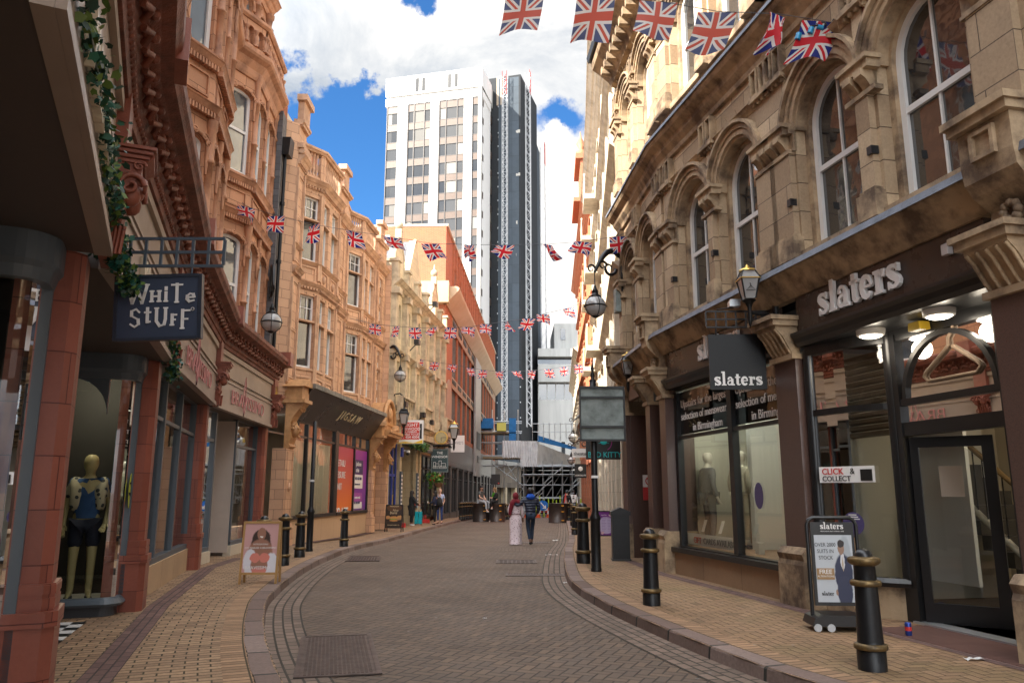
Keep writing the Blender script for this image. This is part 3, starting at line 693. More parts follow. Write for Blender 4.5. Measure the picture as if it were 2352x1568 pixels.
for F in (LF[4], LF[5]):
    e = F.L - .42
    MB(F).box(.3, e - .2, -1.6, -1.55, .6, 2.7).build('display_screen', M('display_screen', (.16, .13, .10), .8), TB)
# curtains in the first displays seen as pale folds
for i in (1, 2):
    F = LF[i]; e = F.L - .42; c = MB(F)
    pts = [(e + .55 + .03 * sin(k * 1.9), -.75 - k * .05) for k in range(36)]
    c.add([(x, y, z) for x, y in pts for z in (.3, 3.2)], [(2 * k, 2 * k + 2, 2 * k + 3, 2 * k + 1) for k in range(35)], 0, True); c.build('curtain', M('khaki_curtain', (.07, .06, .04), .9), TB)
# ---- upper floors
UPA = [(.55, -2.6), (-1.0, .1), (-2.35, 2.7), (-3.1, 4.6), (-4.0, 6.4), (-3.95, 7.2), (-4.85, 10.1), (-5.35, 10.8), (-5.75, 12.0), (-5.99, 12.7), (-5.66, 13.5), (-6.06, 15.25), (-6.6, 15.95), (-7.1, 17.3), (-7.42, 18.45), (-6.95, 19.38), (-7.14, 21.55)]
wl = MB(); tr = MB()
LV = [(5.1, 5.45, 7.75), (9.0 - .4, 9.78, 11.9)]
def storey(segs, P, z0, z1, za, zb, wins, parent, mw, paneM, archk=.38, ww=None):
    for k in segs:
        a, b = P[k], P[k + 1]; F = Frame(a, b, 1); L = F.L; n = wins.get(k, 0)
        ops = []
        if n:
            w = L / n; mg = .13 if n > 1 else min(.14, L * .16)
            ops = [(i * w + mg, (i + 1) * w - mg, za, zb, archk) for i in range(n)]
        mw.F = F; mw.wall(0, L, z0, z1, ops, .28)
        for (p, q, y0, y1, ar) in ops:
            sash(parent, F, p + .0, q - .0, y0, y1, -.15, ar, 1, (.52,), pane=paneM, fw=.085)
            # ornate scrolled hood
            tr.F = F; cx = (p + q) / 2; R = (q - p) / 2
            for t in range(9):
                th = pi * t / 8; x, z = cx + (R + .05) * cos(th), y1 + (R * ar + .05) * sin(th)
                if t < 8:
                    th2 = pi * (t + 1) / 8; tr.tube([(x, .03, z), (cx + (R + .05) * cos(th2), .03, y1 + (R * ar + .05) * sin(th2))], .045, 5)
                if t % 2 == 0: scroll(tr, F, x, .04, z - .02, .085, 0, 1 if x > cx else -1)
            tr.box(p - .07, q + .07, -.02, .10, y0 - .12, y0 - .02)
            tr.tube([(p - .05, .03, y1 - .05), (p - .05, .03, y1 - .6)], [.05, .025], 5); tr.tube([(q + .05, .03, y1 - .05), (q + .05, .03, y1 - .6)], [.05, .025], 5)
WNS = {4: 1, 5: 3, 6: 0, 9: 1, 10: 2, 11: 1, 14: 1, 15: 2, 0: 1, 1: 1, 2: 1}
segs = list(range(len(UPA) - 1))
storey(segs, UPA, 5.0, 8.75, 5.45, 7.95, WNS, TB, wl, m_pane_cool)
storey(segs, UPA, 8.75, 13.0, 9.78, 12.0, WNS, TB, wl, m_pane_cool)
for z in (8.60, 9.55): 
    tr.F = ID; tr.sweep(UPA, mould(z - .12, .24, .17, 2))
for k in segs:
    F = Frame(UPA[k], UPA[k + 1], 1)
    for z in (8.60, 9.55): dentils(tr, F, .02, F.L - .02, z - .14, z - .03, .03, .13, .075, .6)
    if F.L > .7:
        tr.F = F; n = WNS.get(k, 1) or 1; w = F.L / n
        for i in range(n):
            a, b = i * w + .16, (i + 1) * w - .16
            for q in ((a, b, 8.86, 8.90), (a, b, 9.28, 9.32)): tr.box(q[0], q[1], 0, .035, q[2], q[3])
            tr.box(a, a + .04, 0, .035, 8.90, 9.28); tr.box(b - .04, b, 0, .035, 8.90, 9.28)
for k in (4, 5, 6, 9, 10, 11, 12, 14, 15, 16):
    x, y = UPA[k]
    colonnette(tr, x, y, 5.35, 8.45, .085); colonnette(tr, x, y, 9.72, 12.75, .085)
for k in (5, 10, 15):
    F = Frame(UPA[k], UPA[k + 1], 1); n = WNS[k]
    for i in range(1, n): x, y, _ = F.pt(F.L * i / n, .02, 0); colonnette(tr, x, y, 5.35, 8.45, .06); colonnette(tr, x, y, 9.72, 12.75, .06)
tr.F = ID; tr.sweep(UPA, [(-.05, 12.55), (.05, 12.57), (.08, 12.65), (.10, 12.8), (.22, 12.98), (.34, 13.06), (.38, 13.12), (.38, 13.22), (-.4, 13.26)])
# parapet: rings of little arches over the bays
for k in segs:
    F = Frame(UPA[k], UPA[k + 1], 1); L = F.L; n = max(2, int(L / .34)); w = L / n; d = .18
    ops = [(i * w + .07, (i + 1) * w - .07, 13.42, 13.85, 1.) for i in range(n)]
    wl.F = F; wl.wall(0, L, 13.2, 14.12, ops, .16, d=d)
    for i in range(n + 1):
        x, y, _ = F.pt(i * w, d + .0, 0); baluster(tr, x, y, 13.42, 13.88, .075)
tr.F = ID; tr.sweep(UPA, [(.0, 14.1), (.22, 14.1), (.28, 14.16), (.28, 14.24), (.0, 14.26)])
# set-back top floor with arched loggia and turret
for P, n in (([(-6.3, 11.9), (-6.35, 15.6)], 3), ([(-7.35, 16.5), (-7.55, 21.55)], 4), ([(-4.4, 5.0), (-5.4, 11.0)], 4)):
    F = Frame(P[0], P[1], 1); w = F.L / n
    wl.F = F; ops = [(i * w + .3, (i + 1) * w - .3, 14.3, 15.2, 1.) for i in range(n)]
    wl.wall(0, F.L, 13.2, 16.3, ops, .5)
    for o in ops: sash(TB, F, o[0], o[1], o[2], o[3], -.45, 1., 1, (.5,), pane=m_pane_cool)
    tr.F = F
    for i in range(n + 1): x, y, _ = F.pt(min(max(i * w, .1), F.L - .1), .05, 0); colonnette(tr, x, y, 14.2, 16.0, .12)
    for o in ops:
        cx = (o[0] + o[1]) / 2; R = (o[1] - o[0]) / 2 + .06
        tr.F = F; tr.tube([(cx + R * cos(pi * t / 10), .03, o[3] + R * sin(pi * t / 10)) for t in range(11)], .06, 5)
    tr.F = ID; tr.sweep(P, mould(15.95, .4, .4, 3))
wl.build('wall', m_terra_up, TB); tr.build('moulding', m_terra_trim, TB)
# roof and flank masses (what blocks the sun)
b = MB(); b.ext([(-.35, -2.9), (-2.9, 2.6), (-4.5, 6.6), (-5.6, 10.9), (-6.4, 13.2), (-7.5, 17.0), (-7.6, 21.5), (-19, 21.5), (-19, -2.9)], 5.2, 16.2, 'z'); b.build('roof', m_slate, TB)
# fascia lettering
def words(parent, F, txt, s, z, size, mat, d=.075, bold=.02, right=1, name='lettering', depth=.03, sx=1., track=1., shear=0., align='CENTER', label=None):
    o = F.pt(s, d, z); r = F.e * right; mb = MB(); mb.text(txt, (o[0], o[1], o[2]), (r.x, r.y, 0), (0, 0, 1), size, 0, bold, depth, align, sx, track, True, shear)
    return mb.build(name, mat, parent, label)
m_cream_let = M('cream_lettering', (.62, .55, .42), .4)
for F in (LF[2], LF[3]): words(TB, F, 'White Stuff', F.L * .45, 3.62, .36, m_cream_let, .075, .02, depth=.06, name='shop_lettering')
m_pinktube = M('pink_tube_lettering', (.50, .20, .19), .4)
for F in (LF[4], LF[5]):
    words(TB, F, 'BRAVISSIMO', F.L * .46, 3.52, .46, m_pinktube, .09, -.018, depth=.02, name='shop_lettering', sx=1.25)
    sg = MB(F); c = F.L * .36
    sg.tube([(c - .16, .11, 3.52), (c, .11, 4.1), (c + .05, .11, 4.24), (c + .1, .11, 4.1), (c + .13, .11, 3.5), (c + .03, .11, 3.34), (c - .02, .11, 3.46), (c + .08, .11, 3.66)], .012, 5); sg.build('shop_lettering', m_pinktube, TB)
# ================================================================ brick strip with downpipe and the salmon faience building
JB = thing('faience_building', 'salmon faience building with canted bays and balustrades above a black shop front', 'building', (-6.5, 23.4, 0))
JP = [(-6.98, 21.56), (-6.98, 22.2), (-6.66, 22.5), (-6.66, 23.3), (-7.02, 23.75), (-7.02, 24.2), (-6.47, 24.95), (-6.31, 26.88), (-6.72, 27.5), (-6.72, 27.75), (-6.52, 27.8), (-6.46, 29.0), (-6.72, 29.1), (-6.80, 30.5), (-6.28, 31.4), (-6.12, 33.2), (-6.45, 33.7), (-6.45, 33.9), (-6.15, 34.0), (-6.0, 35.5)]
jw = MB(); jt = MB(); jb = MB()
F = Frame(JP[0], JP[1], 1); jb.F = F; jb.wall(0, F.L, 4.4, 13.6); jb.build('brick_strip', m_brick_or, JB)
def jstorey(k, n, za, zb, w=.16):
    F = Frame(JP[k], JP[k + 1], 1); L = F.L; ww = L / n
    return F, [(i * ww + w, (i + 1) * ww - w, za, zb, 0) for i in range(n)]
JW = {5: 1, 6: 2, 7: 1, 13: 1, 14: 2, 15: 1}
for k in range(1, len(JP) - 1):
    F = Frame(JP[k], JP[k + 1], 1); L = F.L
    for z0, z1, za, zb in ((4.4, 8.3, 5.55, 7.95), (8.3, 12.0, 9.12, 11.35)):
        ops = []
        if k in JW: _, ops = jstorey(k, JW[k], za, zb, .10 if L < 1.2 else .16)
        if k == 18: ops = [(.5, 1.0, za, zb, 0)]
        jw.F = F; jw.wall(0, L, z0, z1, ops, .2)
        for (a, b, c, d, _) in ops:
            sash(JB, F, a, b, c, d, -.17, 0, 1, (.66,), pane=m_pane if (k + int(z0)) % 2 else m_pane_lit, fw=.06, topgrid=(3, 2))
            jt.F = F; jt.box(a - .04, b + .04, -.02, .05, c - .09, c - .01); jt.box(a - .03, b + .03, -.18, .03, c + (d - c) * .63, c + (d - c) * .655)
    if L > 1.1 or k in JW:
        # panel under each window, with frieze rosettes
        for z in (4.75, 8.42):
            jt.F = F; n = JW.get(k, 1); w = L / n
            for i in range(n):
                a, b = i * w + .16, (i + 1) * w - .16
                jt.box(a, b, 0, .035, z, z + .04); jt.box(a, b, 0, .035, z + .46, z + .5); jt.box(a, a + .04, 0, .035, z + .04, z + .46); jt.box(b - .04, b, 0, .035, z + .04, z + .46)
                if k in (6, 14): jt.ball(((a + b) / 2, .02, z + .25), .13, 0, 8, 4, (.8, .5, 1.2))
        for z in (8.02, 11.52):
            m_ = max(2, int(L / .3))
            for i in range(m_): roundel(jt, F, (i + .5) * L / m_, .0, z, .045)
    for x_ in (0.04, L - .04):
        if L > .6: jt.F = F; jt.box(x_ - .05, x_ + .05, -.02, .06, 4.8, 8.0); jt.box(x_ - .05, x_ + .05, -.02, .06, 8.5, 11.5)
P1 = JP[2:]
for z, h, d in ((8.13, .22, .17), (11.62, .30, .24)):
    jt.F = ID; jt.sweep(P1, mould(z, h, d, 3))
    for k in range(2, len(JP) - 1):
        F = Frame(JP[k], JP[k + 1], 1)
        if F.L > .5: dentils(jt, F, .03, F.L - .03, z + .02, z + .09, .02, .10, .11, .5)
jt.F = ID; jt.sweep(P1, mould(8.98, .10, .10, 1)); jt.sweep(P1, mould(4.5, .16, .12, 2))
# parapet with balusters over the bays, coping
for k in range(1, len(JP) - 1):
    F = Frame(JP[k], JP[k + 1], 1); L = F.L; jw.F = F
    if k in (5, 6, 13, 14): 
        jw.box(0, .14, -.15, .02, 12.0, 12.95); jw.box(L - .14, L, -.15, .02, 12.0, 12.95); jw.box(.14, L - .14, -.15, .0, 12.0, 12.12)
        n = max(3, int(L / .2))
        for i in range(n): x, y, _ = F.pt(.2 + (L - .4) * (i + .5) / n, -.07, 0); baluster(jt, x, y, 12.12, 12.95, .065)
    else: jw.wall(0, L, 12.0, 12.95)
jt.F = ID; jt.sweep(P1, [(-.2, 12.94), (.06, 12.94), (.1, 13.0), (.14, 13.02), (.14, 13.1), (-.2, 13.13)])
# pilasters carried up between the bays, with console heads
for k in (2, 10, 18):
    F = Frame(JP[k], JP[k + 1], 1); jt.F = F; w = min(F.L, .8)
    for z0, z1 in ((5.0, 6.4), (6.5, 7.9), (8.6, 9.9), (10.0, 11.3)):
        for q in ((.1, .14), (w - .14, w - .1)): jt.box(q[0], q[1], 0, .03, z0, z1)
        jt.box(.1, w - .1, 0, .03, z0 - .04, z0); jt.box(.1, w - .1, 0, .03, z1, z1 + .04)
    jt.box(-.04, w + .04, -.1, .16, 12.15, 12.3); jt.tube([(0, .1, 12.05), (w, .1, 12.05)], .1, 8); jt.box(.05, w - .05, -.1, .1, 12.9, 13.75); jt.box(-.05, w + .05, -.12, .2, 13.75, 13.95)
    # red brick chequers beside the pilaster
    for i in range(9): jt.box(w - .005, w + .004, -.1, .0, 5 + i * .8, 5.35 + i * .8)
jw.build('wall', m_pink, JB); jt.build('moulding', m_pink_trim, JB)
b = MB(); b.ext([(-6.9, 21.56), (-7.2, 24), (-7.0, 28), (-6.9, 33), (-6.4, 35.4), (-18, 35.4), (-18, 21.56)], 4.5, 12.9, 'z'); b.build('roof', m_slate, JB)
b = MB(); b.box(-10.2, -8.0, 26.5, 29.5, 12.9, 15.0); b.build('brick_chimney_stack', m_brick_or, JB)
b = MB(); b.ext([(-7.3, 12.9), (-7.3, 13.7), (-9.0, 15.2), (-9.6, 15.2), (-9.6, 12.9)], 22.001, 24.2, 'y')
b.build('gable_wall', worn('cream_render', (.62, .56, .45), .8, 0, .15), JB)
dp = thing('downpipe', 'black cast iron downpipe with a square hopper head on the orange brick strip', 'drainpipe', (-6.86, 21.85, 4.5))
mb = MB(Free()); mb.tube([(-6.86, 21.85, 4.6), (-6.86, 21.85, 11.6)], .055, 8)
for z in (6.4, 8.2, 10): mb.tube([(-6.86, 21.85, z), (-6.86, 21.85, z + .1)], .075, 8)
mb.build('pipe', m_iron, dp); MB().ext([(-7.02, 12.1), (-6.66, 12.1), (-6.70, 11.55), (-6.98, 11.55)], 21.65, 22.05, 'y').build('hopper_head', m_iron, dp)
# ---- shop front: JL = street line
JS = Frame((-6.62, 22.7), (-5.86, 32.6), 1); JL = JS.L
def face_console(F, s, z0, parent, mat, w=.42):
    """pilaster with a carved head bracket carrying a pediment block"""
    p = MB(F); p.box(s - w / 2, s + w / 2, -.3, .12, .1, z0); p.box(s - w / 2 - .06, s + w / 2 + .06, -.3, .2, .0, .62); p.box(s - w / 2 - .03, s + w / 2 + .03, -.3, .16, .62, .72)
    for q in (-1, 1): p.box(s + q * w * .36 - .02, s + q * w * .36 + .02, .12, .15, .9, z0 - .1)
    p.ball((s, .14, 1.75), .09, 0, 8, 4, (.8, .6, 1.6))
    p.build('pilaster', m_pink, parent)
    p = MB(F)
    p.ext([(0, z0), (.12, z0), (.2, z0 + .06), (.14, z0 + .14), (.20, z0 + .3), (.16, z0 + .75), (.26, z0 + .95), (.46, z0 + 1.2), (.55, z0 + 1.32), (0, z0 + 1.32)], s - w * .38, s + w * .38, 'x')
    p.ball((s, .22, z0 + .52), .17, 0, 12, 8, (.85, .95, 1.25)); p.ball((s, .39, z0 + .50), .045, 0, 8, 5, (.8, 1.2, 1.3))      # carved face: head, nose
    p.ball((s, .36, z0 + .34), .06, 0, 8, 5, (1.2, .8, .7)); p.ball((s - .07, .35, z0 + .58), .03); p.ball((s + .07, .35, z0 + .58), .03)
    for q in range(7): t = pi * q / 6; p.ball((s + .17 * cos(t), .22, z0 + .58 + .17 * sin(t)), .06, 0, 7, 4)
    for q in (-1, 1): scroll(p, F, s + q * .10, .42, z0 + 1.12, .10, 0, q)
    p.box(s - w * .55, s + w * .55, -.2, .60, z0 + 1.32, z0 + 1.42); p.box(s - w * .48, s + w * .48, -.2, .50, z0 + 1.42, z0 + 1.8)
    p.ext([(s - w * .62, z0 + 1.8), (s + w * .62, z0 + 1.8), (s, z0 + 2.05)], -.2, .62, 'y')
    p.build('carved_head_bracket', m_orange_trim, parent)
m_orange_trim = worn('ochre_faience_carving', (.52, .27, .11), .5, 0, .4, (.24, .11, .04), 5., .006)
face_console(JS, .1, 2.85, JB, m_pink, .62); face_console(JS, JL - .2, 2.5, JB, m_pink)
mb = MB(JS); mb.box(.35, JL - .4, -.3, -.04, .0, .80); mb.build('stall_riser', blocks('salmon_stall_riser', (.56, .37, .22), 1.4, .75, .004, None, .04, stain=.2), JB)
fb = MB(JS); fb.ext([(-.1, 3.75), (.02, 3.75), (.62, 4.66), (-.1, 4.66)], .35, JL - .42, 'x'); fb.build('fascia', m_fasciablk, JB)
mb = MB(JS); n = 14; L_ = JL - .77
for i in range(n): mb.box(.35 + i * L_ / n + .012, .35 + (i + 1) * L_ / n - .012, -.1, .70, 4.665, 4.80 + .01 * (i % 2)); 
mb.box(.35, JL - .42, -.1, .66, 4.662, 4.78); mb.build('stone_ledge', worn('grey_stone_ledge', (.22, .20, .17), .8, 0, .4, (.10, .09, .075), 3.), JB)
# lettering on the sloping fascia
up = (JS.n * .55).to_3d() + Vector((0, 0, .835))
o = JS.pt(JL * .50, .33, 4.08); lt = MB(); lt.text('JIGSAW', Vector(o) + Vector((JS.n.x, JS.n.y, 0)) * .06, (JS.e.x, JS.e.y, 0), up, .44, 0, .004, .02, 'CENTER', 1.25, 1.45, True, .15)
lt.build('shop_lettering', M('pale_gold_lettering', (.62, .50, .30), .35, .3), JB)
def shopwin(F, s0, s1, z0, z1, d, mull, tr_z, parent, mat=None, pane=None, fw=.045, minor=None):
    f = MB(F); mat = mat or m_blackmat; f.box(s0, s1, d - .05, d + .1, z0 - .10, z0); f.box(s0, s1, d - .05, d + .06, z1, z1 + .10)
    for s in [s0, *mull, s1]: f.box(s - fw, s + fw, d - .05, d + .07, z0, z1)
    if tr_z: f.box(s0, s1, d - .03, d + .05, tr_z - .03, tr_z + .03)
    for s in (minor or []): f.box(s - .02, s + .02, d - .03, d + .04, tr_z + .03, z1)
    o = f.build('shop_window', mat, parent); MB(F).add([(s0, d, z0), (s1, d, z0), (s1, d, z1), (s0, d, z1)], [(0, 1, 2, 3)]).build('pane', pane or m_gl, o); return o
half = JL * .52
shopwin(JS, .42, half - .25, .90, 3.72, -.08, [2.0], 3.30, JB, minor=[1.2, 2.9], pane=m_gl2)
shopwin(JS, half + .1, JL - .45, .90, 3.72, -.08, [half + 2.3], 3.30, JB, minor=[half + 1.2, half + 3.2])
MB(JS).box(half - .25, half + .1, -.12, .0, .80, 3.75).build('door_pillar', m_blackmat, JB)
cu = MB(JS); pts = [(.45 + k * .04, -.20 + .04 * sin(k * .9) + .02 * sin(k * 2.3)) for k in range(int((half - .8) / .04))]
cu.add([(x, y, z) for x, y in pts for z in (.9, 3.2)], [(2 * k, 2 * k + 2, 2 * k + 3, 2 * k + 1) for k in range(len(pts) - 1)], 0, True)
cu.build('dust_sheet_curtain', M('cream_dust_sheet', (.80, .78, .66), .8), JB)
MB(JS).box(.4, JL - .4, -3, -2.9, .5, 3.8).box(.4, JL - .4, -2.9, -.1, 3.85, 3.9).build('shop_interior', m_in_pale, JB)
# to-let posters behind the glass
def grad(name, c0, c1, horizontal=True):
    m = M(name, c0, .35); t = NT(m); sx = t.N('ShaderNodeSeparateXYZ', {0: t.N('ShaderNodeTexCoord').outputs['Generated']})
    t.l.new(t.mix(sx.outputs[1] if horizontal else sx.outputs[2], c0, c1), t.b.inputs['Base Color']); return m
po = thing('letting_poster', 'orange and purple property letting poster filling the right half of the black shop window', 'poster', (0, 0, 0))
a0, a1 = half + .16, half + 2.24
MB(JS).box(a0, a1, -.078, -.070, .92, 3.24).build('poster_sheet', grad('orange_poster', (.80, .20, .03), (.45, .04, .10), False), po)
MB(JS).box(a1 + .12, JL - .52, -.078, -.070, .92, 3.24).build('poster_sheet', grad('purple_poster', (.16, .04, .30), (.30, .03, .32), False), po)
def lines(F, rows, s, d, z, right, parent, mat, name='lettering', depth=.008, align='LEFT', free=None):
    mb = MB(); r = F.e * right
    for txt, size, dz, bold in rows:
        z -= dz; o = F.pt(s, d, z); mb.text(txt, o, (r.x, r.y, 0), (0, 0, 1), size, 0, bold, depth, align, 1., 1., True)
    return mb.build(name, mat, parent)
lines(JS, [('RETAIL/', .34, .62, 0), ('LEISURE', .34, .42, 0), ('UNIT', .34, .42, 0), ('TO LET', .52, 1.0, .02)], a0 - .1, -.062, 3.15, 1, po, m_white_sign)
pb = MB(JS); c = a1 + .30
pb.box(c, c + 1.15, -.068, -.064, 2.3, 2.85, 0); pb.box(c, c + 1.15, -.068, -.064, 1.75, 2.28, 1); pb.box(c, c + 1.15, -.068, -.064, 1.25, 1.58, 2); pb.box(c, c + 1.15, -.068, -.064, .98, 1.23, 1)
pb.build('agent_panel', [M('navy_panel', (.03, .03, .12), .4), m_white_sign, M('violet_panel', (.35, .08, .35), .4)], po)
lines(JS, [('jackson', .24, .0, .01), ('criss', .24, .24, .01)], c + .12, -.058, 2.62, 1, po, m_white_sign)
lines(JS, [('0121 633 7070', .15, .0, .01), ('jacksoncriss.co.uk', .1, .2, 0), ('012 400 1407', .14, .72, .01)], c + .04, -.058, 2.08, 1, po, M('navy_lettering', (.03, .03, .12), .4))
lines(JS, [('creative retail', .14, 0, .01)], c + .05, -.058, 1.36, 1, po, m_white_sign)
# ---- porch with arched pediment beside the shop
PO = Frame((-5.86, 32.9), (-5.72, 35.4), 1); face_console(PO, 2.15, 2.5, JB, m_pink)
p = MB(PO); p.box(.0, .5, -.3, .0, .1, 3.9); p.box(-.1, 2.6, -.3, .65, 3.95, 4.08); p.box(-.1, 2.6, -.3, .75, 4.08, 4.2); p.box(.2, 2.5, -.3, .3, 4.2, 4.5)
p.ext([(1.25 + 1.0 * cos(pi * i / 12), 4.5 + 1.0 * sin(pi * i / 12)) for i in range(13)], -.3, .35, 'y'); p.tube([(1.25 + 1.05 * cos(pi * i / 12), .38, 4.5 + 1.05 * sin(pi * i / 12)) for i in range(13)], .1, 6)
p.ball((1.25, .38, 4.95), .28, 0, 10, 6, (1, .5, 1.2)); p.build('porch_hood', m_orange_trim, JB)
MB(PO).box(.5, 2.0, -1.0, -.9, .1, 3.9).build('porch_recess', m_pink, JB)

MB().box(-6.5, -5.74, 35.42, 35.58, -.2, 12.2).build('party_wall', m_pink, JB)
# ================================================================ cream stone public house
PH = thing('stone_public_house', 'cream stone public house with blackened pilasters, shaped gables and balconies', 'building', (-5.7, 35.7, 0))
W = Frame((-5.75, 35.6), (-4.42, 48.4), 1); WL_ = W.L
pw = MB(W); pt = MB(W)
def col(i): return .55 + i * (WL_ - .9) / 9
ops1 = []; bays = [(.6, 2.2), (2.6, 4.2), (4.9, 6.6), (7.1, 8.8), (9.4, 10.7), (11.2, 12.5)]
for a, b in bays:
    c = (a + b) / 2
    ops1 += [(c - .62, c - .08, 5.9, 7.9, 0), (c + .08, c + .62, 5.9, 7.9, 0)]
    ops1 += [(c - .62, c - .08, 9.0, 10.5, .9), (c + .08, c + .62, 9.0, 10.5, .9)]
pw.wall(0, WL_, 4.6, 11.4, ops1, .25)
for o in ops1: sash(PH, W, o[0], o[1], o[2], o[3], -.2, o[4], 1, (.5,), fw=.06, pane=m_pane_lit if o[2] < 7 else m_pane)
pils = [.25, 2.4, 4.55, 6.85, 9.1, 10.95, WL_ - .2]
for s in pils:
    pt.box(s - .2, s + .2, -.05, .26, 4.9, 11.3); pt.box(s - .26, s + .26, -.05, .34, 5.3, 5.6); pt.box(s - .26, s + .26, -.05, .36, 8.0, 8.3); pt.box(s - .28, s + .28, -.05, .42, 10.9, 11.2)
    pt.box(s - .2, s + .2, -.3, .3, 11.6, 12.5); pt.box(s - .27, s + .27, -.35, .38, 12.5, 12.64)
for z, h, d in ((4.62, .35, .45), (8.1, .2, .3), (11.2, .42, .5)):
    P = [W.pt(0, 0, 0)[:2], W.pt(WL_, 0, 0)[:2]]; pt.F = ID; pt.sweep(P, mould(z, h, d, 3)); pt.F = W
# balconies
for a, b, z in ((.0, 2.6, 5.15), (4.7, 6.9, 5.15), (10.9, 12.7, 5.15)):
    pt.box(a, b, .0, .75, z - .28, z); pt.box(a + .1, b - .1, .0, .5, z - .5, z - .28)
    for s in (a + .12, b - .12): pt.box(s - .12, s + .12, .45, .73, z, z + .75)
    pt.box(a, b, .45, .76, z + .75, z + .85); 
    for k in range(6): x = a + .35 + (b - a - .7) * k / 5; q = W.pt(x, .6, 0); baluster(pt, q[0], q[1], z, z + .75, .07); pt.F = W
pt.box(0, WL_, 0, .5, 4.3, 4.62)
# gables
def gable(s0, s1, z0, z1, kind):
    c = (s0 + s1) / 2; w = (s1 - s0) / 2
    if kind == 0: pts = [(s0, z0)] + [(s0 + w * .35 * t, z0 + (z1 - z0) * .75 * sin(t * pi / 2)) for t in [i / 5 for i in range(6)]] + [(c - w * .35, z1 - .3), (c - w * .3, z1), (c + w * .3, z1), (c + w * .35, z1 - .3)] + [(s1 - w * .35 * t, z0 + (z1 - z0) * .75 * sin(t * pi / 2)) for t in [i / 5 for i in range(5, -1, -1)]] + [(s1, z0)]
    else: pts = [(s0, z0), (c - .15, z1), (c + .15, z1), (s1, z0)]
    pw.F = W; pw.ext(pts, -.3, .05, 'y')
    pt.F = W
    for i in range(1, len(pts) - 2): pt.tube([(pts[i][0], .0, pts[i][1]), (pts[i + 1][0], .0, pts[i + 1][1])], .1, 5)
    if kind == 0: pt.box(c - .16, c + .16, -.2, .12, z1, z1 + .5); pt.ball((c, -.04, z1 + .72), .22, 0, 10, 6, (1, 1, 1.1)); pt.tube([(c, -.04, z1 + .9), (c, -.04, z1 + 1.3)], [.08, .02])
    else: pt.box(c - .9, c + .9, .05, .09, z0 + .3, z0 + 1.2)
gable(.3, 2.3, 11.55, 14.0, 0); gable(2.5, 6.9, 11.55, 15.0, 1); gable(9.0, 11.0, 11.55, 14.0, 0)
pw.build('wall', m_cream, PH); pt.build('moulding', m_cream_trim, PH)
b = MB(W); b.box(0, WL_, -12, -.35, 4.6, 11.9); b.ext([(2.5, 11.9), (6.9, 11.9), (4.7, 15)], -6, -.32, 'y'); b.build('roof', m_slate, PH)
# ground floor
g_ = MB(W)
for s in (.15, 2.55, 6.1, 6.9, WL_ - .25): g_.box(s - .2, s + .2, -.25, .06, -.2, 4.3); g_.box(s - .25, s + .25, -.25, .12, -.2, .7)
g_.box(2.6, 5.9, -2.0, -1.9, -.2, 4.3); g_.box(5.9, 6.0, -2.0, -.1, -.2, 4.3); g_.box(6.4, WL_, -.6, -.5, -.2, 4.3)
g_.build('ground_floor_wall', blocks('buff_ground_floor', (.50, .40, .25), .9, .45, .005, None, .05, stain=.25), PH)
door = MB(W); a, b_ = .38, 2.3
for s in (a, a + .62, a + 1.26, b_): door.box(s - .05, s + .05, -.2, -.1, -.1, 4.0)
for z in (0, 2.4, 4.0): door.box(a, b_, -.2, -.11, z - .06, z + .06)
door.box(a, b_, -.19, -.15, -.1, .9); d_ = door.build('blue_door', m_blue, PH); MB(W).add([(a, -.15, .9), (b_, -.15, .9), (b_, -.15, 4), (a, -.15, 4)], [(0, 1, 2, 3)]).build('pane', m_pane, d_)
MB(W).tube([(1.55, -.05, .9), (1.55, -.05, 1.5)], .025).build('door_handle', m_goldleaf, d_)
shopwin(W, 7.1, WL_ - .5, .3, 3.6, -.2, [8.4, 9.6, 10.9], 2.9, PH, pane=m_pane)
sgn = thing('pub_fascia_sign', 'dark pub name board above the green planted canopy', 'sign')
MB(W).box(4.6, 9.6, .3, .4, 3.72, 4.28).build('board', m_dkstone, sgn); lines(W, [('THE WINDSOR', .5, 0, .015)], 5.0, .41, 3.85, 1, sgn, M('pale_stone_letters', (.5, .46, .4), .5))
# far right window and posters
ps = thing('menu_poster', 'framed dark poster headed The Windsor on the cream pub wall', 'poster'); F = W
MB(F).box(3.6, 4.9, -1.88, -1.8, 1.35, 2.75).build('poster_frame', m_blackmat, ps); MB(F).box(3.85, 4.65, -1.795, -1.79, 1.5, 2.25).box(3.85, 3.9, -1.79, -1.785, 1.5, 2.25).build('poster_picture', worn('grey_poster_print', (.22, .2, .17), .5, 0, .6, (.04, .04, .04), 12.), ps)
lines(F, [('THE', .13, 0, .01), ('WINDSOR', .13, .16, .01)], 4.25, -1.79, 2.55, 1, ps, m_cream_let, align='CENTER')

# ================================================================ modern brick and glass building
BR = thing('brick_glass_building', 'modern red brick building with long window bands, metal eaves and granite shopfronts', 'building', (-4.3, 48.6, 0))
B = Frame((-4.31, 48.6), (-2.13, 96.6), 1); BLn = B.L
bm_ = MB(B); ops = []
for z0, z1 in ((5.7, 8.6), (9.4, 12.6), (14.9, 17.3)):
    s = 4.0 if z0 < 14 else 3.5
    while s < BLn - 4:
        if not (19 < s < 25 and z0 < 14): ops.append((s, s + 3.0, z0, z1, 0))
        s += 3.35
ops_by = {}
for o in ops: ops_by.setdefault((round(o[0], 2)), []).append(o)
bm_.wall(0, BLn, 4.5, 9.0, [o for o in ops if o[2] < 6], .25); bm_.wall(0, BLn, 9.0, 13.6, [o for o in ops if 9 < o[2] < 10], .25); bm_.wall(0, BLn, 13.6, 18.8, [o for o in ops if o[2] > 14], .25)
